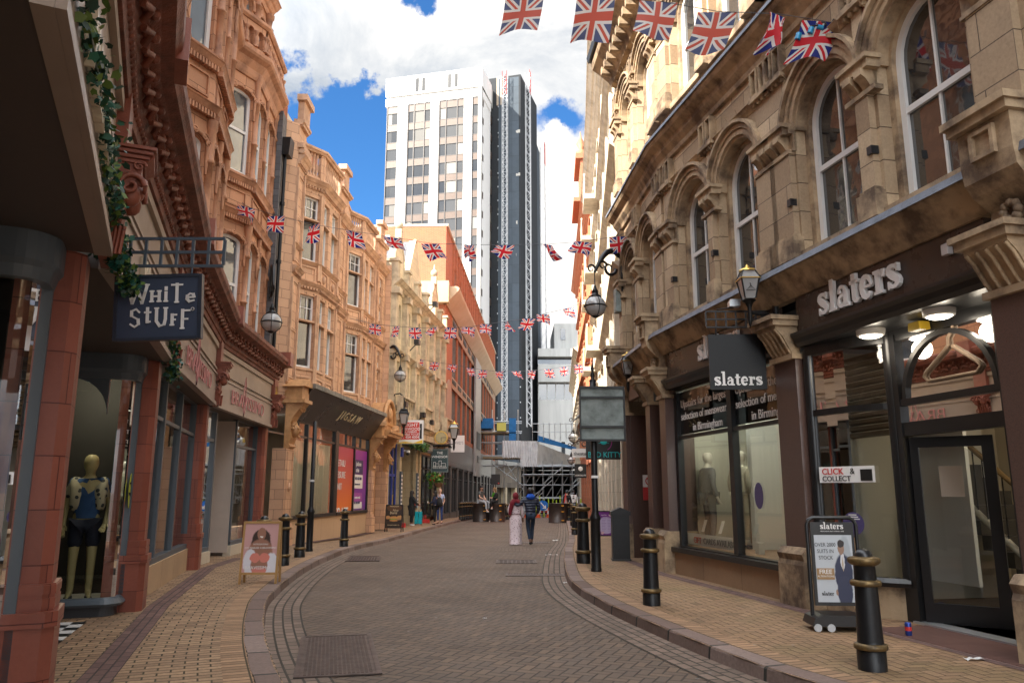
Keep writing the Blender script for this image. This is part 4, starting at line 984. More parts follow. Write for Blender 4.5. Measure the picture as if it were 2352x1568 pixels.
bm_.box(-.15, 0, -17, .0, -1, 18.8); bm_.box(0, BLn, -17, -.3, 4.5, 18.75)
bm_.build('wall', m_brick_red, BR)
m_bandglass = pane_mat('painted_sky_band_glass', (.36, .42, .42), .12, .5, .003)  # reflected sky put into the panes as a pale base colour
for o in ops:
    f = MB(B)
    for k in range(6): x = o[0] + (o[1] - o[0]) * k / 5; f.box(x - .035, x + .035, -.2, -.12, o[2], o[3])
    f.box(o[0], o[1], -.2, -.1, o[2] - .05, o[2] + .04)
    q = f.build('window', M('brown_metal_frame', (.11, .07, .055), .4) if o is ops[0] else bpy.data.materials['brown_metal_frame'], BR); MB(B).add([(o[0], -.17, o[2]), (o[1], -.17, o[2]), (o[1], -.17, o[3]), (o[0], -.17, o[3])], [(0, 1, 2, 3)]).build('pane', m_bandglass, q)
MB(B).box(3.7, BLn, -.05, -.002 + .03, 8.60, 9.38).build('buff_band', worn('buff_precast_band', (.42, .29, .20), .7, 0, .2), BR); MB(B).box(3.7, BLn, -.05, .028, 12.62, 13.45).build('buff_band', bpy.data.materials['buff_precast_band'], BR)
e = MB(B); e.ext([(-.1, 13.5), (.1, 13.5), (.9, 14.35), (.95, 14.5), (.8, 14.62), (-.1, 14.62)], -.4, BLn + .3, 'x'); e.box(-.8, -.16, -4, .3, 13.5, 14.9); e.build('curved_eaves', worn('buff_metal_eaves', (.50, .34, .20), .5, 0, .2, (.32, .22, .13), 1.), BR)
e = MB(B); e.box(-.18, BLn, -17, .12, 18.8, 18.95); e.build('coping', m_pale_trim, BR)
m_louv = M('dark_louvres', (.03, .028, .026), .5)
for s0 in [3.9 + i * 3.35 for i in range(12)]:
    for za, zb_ in ((8.72, 9.25), (12.75, 13.4)):
        e = MB(B); e.box(s0, s0 + 2.0, .0, .05, za + .2, zb_); [e.box(s0, s0 + 2.0, .05, .08, za + .22 + .07 * k, za + .22 + .07 * k + .04) for k in range(4)]; e.build('louvre', m_louv, BR)
e = MB(B)
for s0 in [3.5 + i * 1.65 for i in range(26)]: e.box(s0 - .08, s0 + .08, 0, .14, 14.65, 18.78)
e.build('brick_fins', m_brick_red, BR)
e = MB(B); e.box(0.3, 3.6, .0, .05, 4.6, 7.0); e.ext([(1.95 + 1.3 * cos(pi * i / 12), 7.4 + 1.5 * sin(pi * i / 12)) for i in range(13)] + [(.65, 5.), (3.25, 5.)], .05, .10, 'y'); e.build('arched_panel', worn('pinkish_render_panel', (.40, .27, .20), .7, 0, .1), BR)
e = MB(B); e.box(0, BLn, -.1, .08, 3.3, 5.3); e.box(-.1, BLn, -.2, .03, -1.5, .25)
for s0 in [.1 + i * 3.9 for i in range(13)]: e.box(s0 - .35, s0 + .35, -.2, .05, -1.2, 3.35)
e.build('granite_shopfront', m_dkstone, BR)
for i in range(12):
    s0 = .45 + i * 3.9; shopwin(B, s0, s0 + 3.2, .3, 3.2, -.1, [s0 + 1.6], 2.5, BR, pane=m_pane)
e = MB(B); e.box(19.2, 24.6, .09, .25, 3.0, 13.4); e.build('grey_entrance_panel', worn('silver_cladding', (.36, .35, .34), .5, .1, .2), BR)
e = MB(B); e.box(20.3, 23.5, .26, .3, 5.4, 6.9); e.box(20.9, 22.6, .26, .3, 4.2, 4.8); e.build('entrance_lettering_block', m_blackmat, BR)
e = MB(); e.box(-16.5, -8.0, 48.3, 48.42, 16.6, 18.1); e.build('white_roof_panel', m_white_conc, BR)
# low grey stone building beyond
LO = thing('low_stone_building', 'low dark stone building with a canopy between the brick building and the scaffolding', 'building', (-2, 97, 0))
lf = Frame((-2.1, 96.8), (2.4, 112), 1)
MB(lf).box(0, lf.L, -8, 0, 2.2, 5.0).build('upper_wall', blocks('mottled_brown_stone', (.17, .135, .10), 1.5, 1.4, .01, None, .3), LO); MB(lf).box(-.3, lf.L, -8, .5, 5.0, 5.5).build('parapet', m_concrete, LO)
MB(lf).box(0, lf.L, -8, -.6, -1.5, 2.2).build('shop_glazing', m_pane, LO)
for k in range(4): MB(lf).box(k * 4.5, k * 4.5 + .7, -.6, 0, -1.5, 2.2).build('pier', m_cream, LO)
# ================================================================ right: sandstone building with the menswear shop
SB = thing('sandstone_building', 'sandstone building with round arched upper windows above the black menswear shopfront on the right', 'building', (4.0, 10.4, 0))
RP = [(7.6, -4.5), (5.95, 1.15), (5.35, 4.0), (3.086, 14.77), (2.78, 19.0)]
RZ, R0, RA, RB = [Frame(RP[i], RP[i + 1], -1) for i in range(4)]
sw = MB(); st = MB()
WC = [(RZ, [1.5, 3.2, 4.9]), (R0, [.9]), (RA, [1.85, 3.96, 5.70, 8.08, 9.78]), (RB, [1.35, 3.1])]
m_sash_dark = pane_mat('dim_sash_pane', (.022, .024, .026), .04, 1., .002)
def archring(mb, F, c, z, R, w, p, m=0, n=14, d0=-.02, rr=1.):
    """moulded ring over an arch, R inner radius"""
    mb.F = F
    for i in range(n):
        t0, t1 = pi * i / n, pi * (i + 1) / n
        mb.ext([(c + R * cos(t0), z + R * rr * sin(t0)), (c + R * cos(t1), z + R * rr * sin(t1)), (c + (R + w) * cos(t1), z + (R * rr + w) * sin(t1)), (c + (R + w) * cos(t0), z + (R * rr + w) * sin(t0))], d0, p, 'y', m)
for F, cs in WC:
    for z0, z1, za, zs, wh in ((4.66, 8.5, 4.87, 6.66, .69), (8.5, 12.3, 9.2, 11.0, .66)):
        ops = [(c - wh, c + wh, za, zs, 1.) for c in cs]
        sw.F = F; sw.wall(0, F.L, z0, z1, ops, .30)
        for c in cs:
            g_ = wh - .1
            sw.F = F
            # inner jamb and inner arch order
            st.F = F; st.box(c - wh, c - g_, -.34, -.16, za, zs); st.box(c + g_, c + wh, -.34, -.16, za, zs); archring(st, F, c, zs, g_, .10, -.16, 0, 14, -.34)
            sash(SB, F, c - g_, c + g_, za, zs, -.28, 1., 2, (.48,), pane=m_sash_dark, fw=.085, bar=.03)
            archring(st, F, c, zs, wh, .09, .04); archring(st, F, c, zs, wh + .10, .07, .07); archring(st, F, c, zs, wh + .19, .05, .13); archring(st, F, c, zs, wh - .05, .045, .0, 0, 14, -.2)
            st.F = F; st.box(c - wh - .02, c + wh + .02, -.3, .05, za - .12, za - .01)
            for k in range(5):      # pigeon wires
                t = radians(50 + 20 * k); a = c + (wh + .25) * cos(t); b = zs + (wh + .25) * sin(t); st.tube([(a, .1, b), (a + .08 * cos(t), .16, b + .12)], .004, 3)
        # piers between windows: impost band, corbel blocks, pilaster
        edges = [0] + [x for c in cs for x in (c - wh - .0, c + wh + .0)] + [F.L]
        for i in range(0, len(edges), 2):
            a, b = edges[i], edges[i + 1]
            if b - a < .15: continue
            st.F = F
            st.box(a, b, -.02, .10, zs - .04, zs + .05); st.box(a, b, -.02, .15, zs + .05, zs + .10); st.box(a, b, -.02, .06, zs - .30, zs - .26)
            st.box(a + .0, b, -.02, .03, zs - .26, zs - .04)
            wids = [(a + b) / 2] if b - a < .85 else [a + .30, b - .30]
            for x in wids:
                pw_ = min(.26, (b - a) / 2 - .06)
                sw.F = F; sw.box(x - pw_, x + pw_, -.02, .09, za + .25, zs - .30); st.box(x - pw_ - .05, x + pw_ + .05, -.02, .15, za - .1, za + .22); st.box(x - pw_ - .02, x + pw_ + .02, -.02, .12, za + .22, za + .27)
                for q in (-.11, .11):      # fluted consoles
                    st.ext([(.0, zs - .28), (.06, zs - .28), (.14, zs - .16), (.20, zs - .12), (.20, zs - .04), (0, zs - .04)], x + q - .07, x + q + .07, 'x')
                st.box(x - .26, x + .26, -.02, .17, zs - .045, zs + .06); st.box(x - .29, x + .29, -.02, .21, zs + .06, zs + .12)
                st.box(x - .28, x + .28, -.02, .11, zs - .34, zs - .28)
                # upper pilaster strip, frieze panel box above
                top = z1 - .5
                sw.box(x - pw_ * .8, x + pw_ * .8, -.02, .05, zs + .13, top - .5)
                st.box(x - .26, x + .26, -.02, .14, top - .46, top - .40)
                for q in (-.13, .13):
                    for e in ((-.10, -.07), (.07, .10)): st.box(x + q + e[0], x + q + e[1], -.02, .12, top - .38, top + .06)
                    st.box(x + q - .07, x + q + .07, -.02, .12, top - .38, top - .35); st.box(x + q - .07, x + q + .07, -.02, .12, top + .03, top + .06)
                    st.box(x + q - .03, x + q + .03, -.02, .07, top - .26, top - .06)
                for q in range(4): st.box(x - .2 + q * .12, x - .15 + q * .12, -.02, .10, top - .52, top - .465)
# vent grilles
for F, s in ((RA, 6.8), (RA, 4.7), (RA, 8.75)): MB(F).box(s - .14, s + .14, 0, .03, 7.42, 7.62).build('vent_grille', m_terra_dark, SB)
# floor cornices along the whole front
PT = RP
def rsweep(mb, prof): mb.F = ID; mb.sweep(PT, prof, 0, -1)
rsweep(st, mould(7.50, .12, .10, 2)); rsweep(st, [(-.05, 8.08), (.06, 8.10), (.08, 8.18), (.16, 8.28), (.19, 8.36), (.30, 8.44), (.34, 8.5), (.34, 8.56), (-.05, 8.64)])
rsweep(st, mould(11.75, .12, .10, 2)); rsweep(st, [(-.05, 12.2), (.12, 12.24), (.2, 12.36), (.5, 12.62), (.62, 12.70), (.66, 12.8), (.66, 12.9), (-.05, 12.95)])
for F in (R0, RA, RB): dentils(st, F, .1, F.L - .1, 12.36, 12.6, .02, .46, .36, .42)
rsweep(st, [(-.05, 4.25), (.08, 4.25), (.14, 4.32), (.24, 4.50), (.30, 4.56), (.32, 4.60), (-.05, 4.62)])
gt = MB(); rsweep(gt, [(.6, 12.9), (.74, 12.9), (.78, 13.04), (.6, 13.04)]); gt.build('gutter', m_iron, SB)
ld = MB(); rsweep(ld, [(-.05, 4.625), (.33, 4.605), (.36, 4.56), (.375, 4.56), (.35, 4.65), (-.05, 4.68)]); rsweep(ld, [(-.05, 8.645), (.34, 8.565), (.36, 8.53), (.37, 8.53), (.36, 8.6), (-.05, 8.7)]); ld.build('lead_flashing', m_lead, SB)
sw.build('wall', m_sand, SB); st.build('moulding', m_sand_trim, SB)
b = MB(); b.ext([(7.9, -4.5), (6.3, 1.15), (5.8, 4.0), (3.54, 14.77), (3.25, 19.0), (16, 19.0), (16, -4.5)], 4.3, 12.9, 'z'); b.build('roof', m_slate, SB)
MB().ext([(2.79, 19.0), (3.3, 19.0), (3.3, 19.12), (2.78, 19.12)], .1, 12.6, 'z').build('flank_wall', m_sand, SB)
# ---- ground floor
def granite_pier(F, s0, s1, zc=3.75):
    MB(F).box(s0, s1, -.45, .10, .85, zc - .35).build('granite_pier', m_granite, SB)
    p = MB(F); p.ext([(-.45, .0), (.22, .0), (.22, .66), (.20, .72), (.23, .80), (.16, .88), (-.45, .88)], s0 - .04, s1 + .04, 'x'); p.build('pier_base', m_sand_trim, SB)
    p = MB(F); z = zc - .35
    p.box(s0 - .03, s1 + .03, -.1, .16, z, z + .07)
    p.ext([(0, z + .07), (.12, z + .07), (.16, z + .14), (.26, z + .32), (.36, z + .42), (.36, z + .46), (0, z + .46)], s0 + .02, s1 - .02, 'x')
    n = 5
    for i in range(n): x = s0 + .05 + (s1 - s0 - .1) * i / (n - 1); p.tube([(x, .13, z + .08), (x, .18, z + .15), (x, .285, z + .33), (x, .36, z + .41)], .022, 5)
    p.box(s0 - .03, s1 + .03, -.1, .42, z + .46, z + .54); p.box(s0 - .06, s1 + .06, -.1, .46, z + .54, z + .60)
    p.build('console', m_sand_trim, SB)
def scroll_console(F, s0, s1):
    p = MB(F); p.ext([(0, 3.95), (.10, 3.95), (.16, 4.02), (.14, 4.2), (.32, 4.34), (.40, 4.45), (.42, 4.62), (.42, 4.95), (0, 4.95)], s0, s1, 'x')
    p.box(s0 - .05, s1 + .05, -.05, .50, 4.95, 5.03); p.box(s0 - .08, s1 + .08, -.05, .54, 5.03, 5.10)
    c = (s0 + s1) / 2
    p.box(c - .14, c - .10, .42, .46, 4.62, 4.9); p.box(c + .10, c + .14, .42, .46, 4.62, 4.9); p.box(c - .10, c + .10, .42, .46, 4.62, 4.66); p.box(c - .10, c + .10, .42, .46, 4.86, 4.9)
    for k in range(8): t = k * pi / 4; p.ball((c + .08 * cos(t), .22, 4.12 + .08 * sin(t)), .045, 0, 6, 4)
    p.build('scroll_console', m_sand_trim, SB)
for F, a, b in ((RA, 2.72, 3.27), (RA, 6.62, 7.15), (RB, .2, .62), (RB, 1.4, 1.76), (RB, 3.72, 4.2), (R0, .8, 1.3)): granite_pier(F, a, b)
scroll_console(RA, 2.5, 3.1); scroll_console(RB, .3, .72); scroll_console(RB, 3.82, 4.22)
fz = MB(); 
for F, a, b in ((RA, 3.3, 6.6), (RA, 7.18, RA.L), (RB, 0, .2), (RA, 0, 2.7), (R0, 0, R0.L), (RZ, 0, RZ.L)): MB(F).box(a, b, -.1, .04, 3.72, 4.26).build('fascia', m_fascia_brown if 'm_fascia_brown' in globals() else globals().setdefault('m_fascia_brown', worn('dark_brown_fascia', (.060, .040, .032), .28, 0, .2, (.035, .028, .024), 1.2)), SB)
for F, a, b in ((RA, 3.3, 6.6), (RA, 7.18, RA.L), (RB, 0, .2)):
    p = MB(F); p.ext([(-.1, 3.55), (.06, 3.55), (.10, 3.60), (.12, 3.66), (.16, 3.70), (.16, 3.74), (-.1, 3.74)], a, b, 'x'); p.build('fascia_moulding', m_black, SB)
MB(RB).box(.2, RB.L, -.1, .02, 3.74, 4.26).build('fascia', worn('bare_brown_fascia', (.20, .13, .095), .6, 0, .2), SB)
# slab-serif lettering drawn stroke by stroke
def slab(mb, txt, O, r, up, h, depth, gap=.06):
    """lower case slab serif glyphs; x-height .62h, stem .17h"""
    R = Vector(r).normalized(); U = Vector(up).normalized(); N = R.cross(U); O = Vector(O)
    def quad(pts): 
        n = len(pts); vs = [O + R * p[0] * h + U * p[1] * h for p in pts]; vs += [v + N * depth for v in vs]
        mb.add(vs, [tuple(range(n)), tuple(range(2 * n - 1, n - 1, -1))] + [(i, (i + 1) % n, n + (i + 1) % n, n + i) for i in range(n)], 0, False, None, True)
    def stroke(pts, ws):
        m_ = len(pts)
        L = []; Rr = []
        for i in range(m_):
            a = pts[max(i - 1, 0)]; b = pts[min(i + 1, m_ - 1)]; dx, dy = b[0] - a[0], b[1] - a[1]; l = sqrt(dx * dx + dy * dy) or 1; w = ws[i] / 2 if isinstance(ws, list) else ws / 2
            L.append((pts[i][0] - dy / l * w, pts[i][1] + dx / l * w)); Rr.append((pts[i][0] + dy / l * w, pts[i][1] - dx / l * w))
        for i in range(m_ - 1): quad([L[i], L[i + 1], Rr[i + 1], Rr[i]])
    X = .62; W_ = .17; x = 0.
    arc = lambda cx, cy, rx, ry, a0, a1, n=8: [(cx + rx * cos(radians(a0 + (a1 - a0) * i / n)), cy + ry * sin(radians(a0 + (a1 - a0) * i / n))) for i in range(n + 1)]
    box = lambda a, b, c, d: quad([(a, c), (b, c), (b, d), (a, d)])
    for ch in txt:
        if ch == 's':
            P = arc(x + .25, .46, .16, .115, 20, 180, 7) + [(x + .14, .40), (x + .25, .32), (x + .36, .24)] + arc(x + .25, .17, .15, .12, 0, -160, 7)
            n = len(P); stroke(P, [.08 + .12 * max(0, 1 - abs(i / (n - 1) - .5) * 3) + .02 for i in range(n)]); box(x + .37, x + .43, .42, .62); box(x + .05, x + .11, .0, .21); x += .50
        elif ch == 'l': box(x + .08, x + .08 + W_, .06, 1.); box(x, x + .08, .9, 1.); box(x, x + .33, 0, .08); x += .35
        elif ch == 'a':
            stroke(arc(x + .23, .42, .13, .155, 160, 0, 7), .10); box(x + .29, x + .29 + W_, .06, .46); box(x + .29, x + .54, .0, .09); stroke([(x + .34, .36), (x + .2, .33)] + arc(x + .17, .18, .10, .13, 90, 270, 6) + [(x + .24, .06), (x + .32, .12)], .10); quad([(x + .06, .40), (x + .2, .40), (x + .17, .50), (x + .06, .48)]); x += .57
        elif ch == 't': box(x + .08, x + .08 + W_, .1, .80); box(x, x + .36, .53, .62); stroke([(x + .165, .14), (x + .2, .05), (x + .28, .04), (x + .37, .10)], [.17, .12, .08, .05]); x += .40
        elif ch == 'e': stroke(arc(x + .25, .31, .18, .26, 0, 320, 16), [.08 + .10 * (sin(radians(320 * i / 16 / 2))) for i in range(17)]); box(x + .12, x + .43, .28, .35); x += .52
        elif ch == 'r': box(x + .07, x + .07 + W_, .06, .62); box(x, x + .08, .54, .62); box(x, x + .33, 0, .08); stroke([(x + .2, .42), (x + .27, .55), (x + .36, .57)], .09); quad([(x + .32, .40), (x + .44, .40), (x + .44, .60), (x + .32, .61)]); x += .46
        x += gap * .3
    return x * h
def slabword(F, txt, s, d, z, h, depth, right, parent, mat, name='shop_lettering'):
    mb = MB(); r = F.e * right; slab(mb, txt, F.pt(s, d, z), (r.x, r.y, 0), (0, 0, 1), h, depth); return mb.build(name, mat, parent)
slabword(RA, 'slaters', 6.02, .10, 3.86, .46, -.05, -1, SB, m_white_sign)
slabword(RA, 'slaters', 10.05 - .4, .10, 3.86, .44, -.05, -1, SB, m_white_sign)
# window bay between second and third pier
sa, sb = 7.2, RA.L + 1.15 - .0
WB = Frame(RA.pt(7.17, 0, 0)[:2], RB.pt(.2, 0, 0)[:2], -1); wL = WB.L; hm = wL * .44
MB(WB).box(-.02, wL, -.3, .03, .0, .52).build('stall_riser', blocks('tan_stone_riser', (.32, .20, .115), 1.35, .9, .006, None, .06, .6, .4, (.14, .09, .055)), SB)
shopwin(WB, .06, wL - .06, .62, 3.50, -.14, [hm], 2.62, SB, m_black, fw=.075)
MB(WB).box(.0, wL, -.2, .10, .52, .60).build('window_sill', m_black, SB)
sg = MB(WB); sg.box(.13, hm - .08, -.17, -.15, 2.68, 3.48); sg.box(hm + .08, wL - .13, -.17, -.15, 2.68, 3.48); sg.build('black_backing_panel', m_black, SB)
for x0 in (hm - .14, wL - .22):
    lines(WB, [('Upstairs for the largest', .205, 0, 0), ('selection of menswear', .205, .235, 0)], x0 - .0, -.125, 3.18, -1, SB, m_white_sign, name='window_lettering')
    lines(WB, [('in Birmingham', .205, 0, 0)], x0 - .5, -.125, 2.715, -1, SB, m_white_sign, name='window_lettering')
MB(WB).box(hm + .35, wL - .15, -.20, -.19, .66, .86).build('gift_card_strip', m_white_sign, SB)
lines(WB, [('GIFT', .15, 0, .015)], wL - .45, -.17, .70, -1, SB, m_red, name='window_lettering'); lines(WB, [('CARDS AVAILABLE', .15, 0, 0)], wL - .85, -.17, .70, -1, SB, M('grey_lettering', (.2, .19, .19), .4), name='window_lettering')
MB(WB).box(0, wL, -1.6, -.2, .55, .62).box(0, wL, -1.62, -1.55, .62, 1.6).build('display_floor', worn('display_timber', (.30, .17, .10), .5), SB)
MB(WB).box(0, wL, -3.2, -3.1, 0, 3.6).box(-.05, .0, -3.2, -.15, .0, 3.6).box(wL, wL + .05, -3.2, -.15, 0, 3.6).box(0, wL, -3.2, -.22, 3.5, 3.55).build('shop_interior', m_in_pale, SB)
m_lamp_on = M('lit_lamp_face', (1, .95, .85), .4, emit=(1, .90, .74), es=5.)
m_lamp_dim = M('lit_spot_lamp', (1, .95, .85), .4, emit=(1, .86, .62), es=14.)
def spot(name, x, y, z, e, r=.1, col=(1, .9, .75), parent=None):
    l = bpy.data.lights.new(name, 'POINT'); l.energy = e; l.color = col; l.shadow_soft_size = r; o = bpy.data.objects.new(name, l); scene.collection.objects.link(o); o.location = (x, y, z)
    if parent: o.parent = parent; o.matrix_parent_inverse = parent.matrix_world.inverted()
    return o
for s in (.9, wL - 1.3):
    p = WB.pt(s, -.8, 3.40); c = MB(); c.lathe([(.04, 0), (.05, .1)], p[:2], 10, 0, True, p[2]); c.build('display_spot', m_lamp_dim, SB); spot('display_spot_light', p[0], p[1], p[2] - .1, 14, .06, (.95, 1, .85), SB)
MB(WB).box(wL - 1.4, wL - 1.25, -2.2, -.9, .62, 3.4).build('inner_column', m_white, SB)
# door bay: bowed window then recessed door
bw = [RA.pt(6.55, -.05, 0)[:2]] + [RA.pt(6.5 - 1.08 * sin(t), -.10 - .60 * (1 - cos(t)), 0)[:2] for t in [radians(k) for k in (10, 20, 30, 40, 50, 60, 70)]]
bf = MB(); bf.sweep(bw, [(-.05, .50), (.09, .50), (.11, .55), (.07, .60), (-.05, .60)]); bf.sweep(bw, [(-.04, 2.60), (.04, 2.60), (.04, 2.68), (-.04, 2.68)]); bf.sweep(bw, [(-.04, 3.42), (.06, 3.42), (.06, 3.56), (-.04, 3.56)])
for p, r in ((bw[0], .07), (bw[-1], .09)): bf.tube([(p[0], p[1], .6), (p[0], p[1], 3.5)], r, 8)
bf.build('bow_window_frame', m_black, SB)
bp = MB(); bp.sweep(bw, [(0, .6), (0, 3.42)], closed=False); bp.build('bow_window_pane', m_gl, SB)
bs = MB(); bs.sweep(bw, [(-.3, .05), (-.02, .05), (-.02, .5), (-.3, .5)]); bs.build('bow_stall_riser', m_sand_trim, SB)
DD = -.50; df = MB(RA)
for s in (5.40, 3.77): df.box(s - .07, s + .07, DD - .08, DD + .06, .1, 3.5)
df.box(3.3, 5.40, DD - .06, DD + .04, 2.26, 2.42); df.box(3.3, 5.40, DD - .06, DD + .04, 2.62, 2.70); df.box(3.3, 5.45, DD - .06, DD + .04, 3.42, 3.56)
archring(df, RA, 4.58, 2.70, .66, .06, DD + .04, 0, 16, DD - .04)
df.F = RA; df.box(5.46, 5.56, DD - .1, DD + .05, .1, .56); df.box(3.28, 3.34, DD - .06, DD + .06, .1, 3.5); df.build('door_frame', m_black, SB); MB(RA).add([(3.33, DD, 2.4), (5.35, DD, 2.4), (5.35, DD, 3.45), (3.33, DD, 3.45)], [(0, 1, 2, 3)]).build('fanlight_pane', m_gl, SB); MB(RA).add([(3.33, DD, .15), (3.72, DD, .15), (3.72, DD, 2.3), (3.33, DD, 2.3)], [(0, 1, 2, 3)]).build('side_pane', m_gl, SB)
sh = MB(RA)
for i in range(13): sh.ext([(DD - .55, 2.35 + i * .09), (DD - .49, 2.37 + i * .09), (DD - .49, 2.42 + i * .09), (DD - .55, 2.435 + i * .09)], 3.1, 8.1, 'x')
sh.build('roller_shutter', worn('tan_shutter_slats', (.22, .16, .11), .4, .2, .2), SB)
MB(RA).box(2.9, 6.6, -1.6, .0, 3.56, 3.60).build('soffit', m_black, SB)
# interior
it = MB(RA); it.box(2.5, 8.2, -4.6, -4.5, -.1, 3.6); it.box(2.45, 2.5, -4.6, -.9, -.1, 3.6); it.box(8.2, 8.25, -4.6, -3.2, -.1, 3.6); it.box(2.5, 8.2, -4.6, -1.3, 3.42, 3.47)
it.build('hall_walls', M('cream_hall_wall', (.48, .42, .31), .8), SB)
MB(RA).box(2.5, 8.2, -4.6, DD - .05, .08, .12).build('hall_floor', worn('grey_hall_floor', (.05, .045, .045), .4), SB)
MB(RA).box(5.35, 6.55, -1.35, -1.3, .5, 3.5).build('white_display_panel', M('white_display_panel', (.62, .63, .60), .6), SB)
MB(RA).box(2.55, 3.4, -4.49, -4.44, .1, 2.1).box(3.55, 3.8, -4.49, -4.4, 1.3, 1.7).build('inner_door', M('cream_door', (.48, .43, .33), .5), SB)
sr = MB(RA)
for i in range(10): sr.box(4.9 + i * .24, 5.14 + i * .24, -3.1, -2.1, .1 + .19 * i, .29 + .19 * i)
sr.build('staircase', [M('dark_stair', (.04, .035, .03), .5)], SB)
rl = MB(RA); rl.tube([(4.7, -2.05, 1.1), (7.1, -2.05, 3.0)], .035, 8, 0); rl.tube([(4.7, -2.05, .25), (7.1, -2.05, 2.15)], .05, 4, 1)
for i in range(16): s = 4.75 + i * .145; rl.tube([(s, -2.05, .25 + (s - 4.7) * .79), (s, -2.05, 1.1 + (s - 4.7) * .79)], .012, 4, 2)
rl.build('stair_balustrade', [M('polished_handrail', (.30, .20, .10), .2, .5), m_in_pale, m_iron], SB)
dl = MB(RA)      # open door leaf, swung inwards
O_ = Frame(RA.pt(5.32, DD - .02, 0)[:2], RA.pt(4.66, DD - .58, 0)[:2], -1); dl.F = O_; w = .86
for a, b, c, d in ((0, .09, .14, 2.24), (w - .12, w, .14, 2.24), (.09, w - .12, .14, .36), (.09, w - .12, 2.12, 2.24)): dl.box(a, b, -.03, .03, c, d)
q = dl.build('open_door', m_black, SB); MB(O_).add([(.09, 0, .36), (w - .12, 0, .36), (w - .12, 0, 2.12), (.09, 0, 2.12)], [(0, 1, 2, 3)]).build('pane', m_gl, q); MB(O_).box(w - .10, w - .03, .031, .06, 1.0, 1.35).build('door_handle', m_iron, q)
MB(O_).box(.28, .52, .005, .012, 1.55, 1.9).build('door_sticker', M('cream_sticker', (.6, .5, .42), .5), q)
MB(RA).box(3.3, 5.40, DD - .1, DD + .1, .12, .145).build('threshold', m_steel, SB)
MB(RA).box(2.6, 5.2, DD + .1, .30, .121, .127).build('doorstep', worn('red_brown_doorstep', (.10, .045, .035), .6), SB)
for s, d in ((5.35, -.15), (4.25, -.18)):
    p = RA.pt(s, d, 3.555); lm = MB(); lm.lathe([(.17, 0), (.16, -.07), (.13, -.08)], p[:2], 20, 0, True, p[2]); lamp_ = lm.build('ceiling_lamp', M('white_lamp_ring', (.55, .53, .5), .4) if s > 5 else bpy.data.materials['white_lamp_ring'], SB)
    lf_ = MB(); lf_.lathe([(.13, -.081), (.09, -.10), (.01, -.11)], p[:2], 20, 0, True, p[2]); lf_.build('lamp_face', m_lamp_on, lamp_); spot('ceiling_lamp_light', p[0], p[1], p[2] - .22, 2.6, .12, (1, .88, .7), SB)
p = RA.pt(3.6, -2.6, 3.1); spot('hall_fill_light', p[0], p[1], p[2], 26, .15, (1, .88, .7), SB); MB().lathe([(.07, 0), (.07, .05)], p[:2], 14, 0, True, 3.3).build('hall_fill_disc', m_lamp_on, SB)  # extra glowing disc and point light added to brighten the dark hall
# coat hanger painted on the fanlight, stickers on the bow window
hg = MB(RA); z = 2.86; c = 4.5; d = DD + .02
hg.tube([(c - .36, d, z), (c + .36, d, z), (c + .42, d, z + .06), (c + .38, d, z + .11), (c + .05, d, z + .32), (c - .0, d, z + .36), (c + .0, d, z + .44), (c - .08, d, z + .52), (c - .10, d, z + .60), (c - .02, d, z + .66), (c + .06, d, z + .60)], .022, 6)
hg.tube([(c - .36, d, z), (c - .42, d, z + .06), (c - .38, d, z + .11), (c - .05, d, z + .34)], .022, 6); hg.build('hanger_sign', M('beige_hanger', (.20, .14, .095), .7), SB)
BWF = Frame(bw[6], bw[2], -1); [MB(BWF).box(.36 + .02 * k, .54 - .02 * k, .127, .132, 1.27 + .025 * k, 1.282 + .025 * k).build('sticker_line', m_white_sign, SB) for k in range(3)]; pl = MB(BWF); pl.box(.12, .86, .12, .125, 1.72, 1.92); pl.build('window_sticker', m_white_sign, SB)
lines(BWF, [('CLICK', .11, 0, .015)], .18, .13, 1.83, 1, SB, m_red) if 0 else lines(BWF, [('CLICK', .105, 0, .015)], .82, .13, 1.825, -1, SB, m_red, name='window_lettering', depth=-.004)
lines(BWF, [('COLLECT', .09, 0, .01)], .82, .13, 1.74, -1, SB, m_blackmat, name='window_lettering', depth=-.004); lines(BWF, [('&', .105, 0, 0)], .44, .13, 1.825, -1, SB, m_blackmat, name='window_lettering', depth=-.004)
MB(BWF).box(.15, .30, .13, .135, 1.74, 1.88).build('bag_picture', m_blackmat, SB)
ds = MB(BWF); ds.ext([(.45 + .14 * cos(t), 1.22 + .14 * sin(t)) for t in [2 * pi * i / 20 for i in range(20)]], .12, .125, 'y'); ds.build('round_sticker', M('violet_sticker', (.07, .055, .15), .4), SB)
ds = MB(WB); ds.ext([(1.05 + .13 * cos(t), 1.55 + .2 * sin(t)) for t in [2 * pi * i / 20 for i in range(20)]], -.125, -.12, 'y'); ds.build('round_sticker', bpy.data.materials['violet_sticker'], SB)
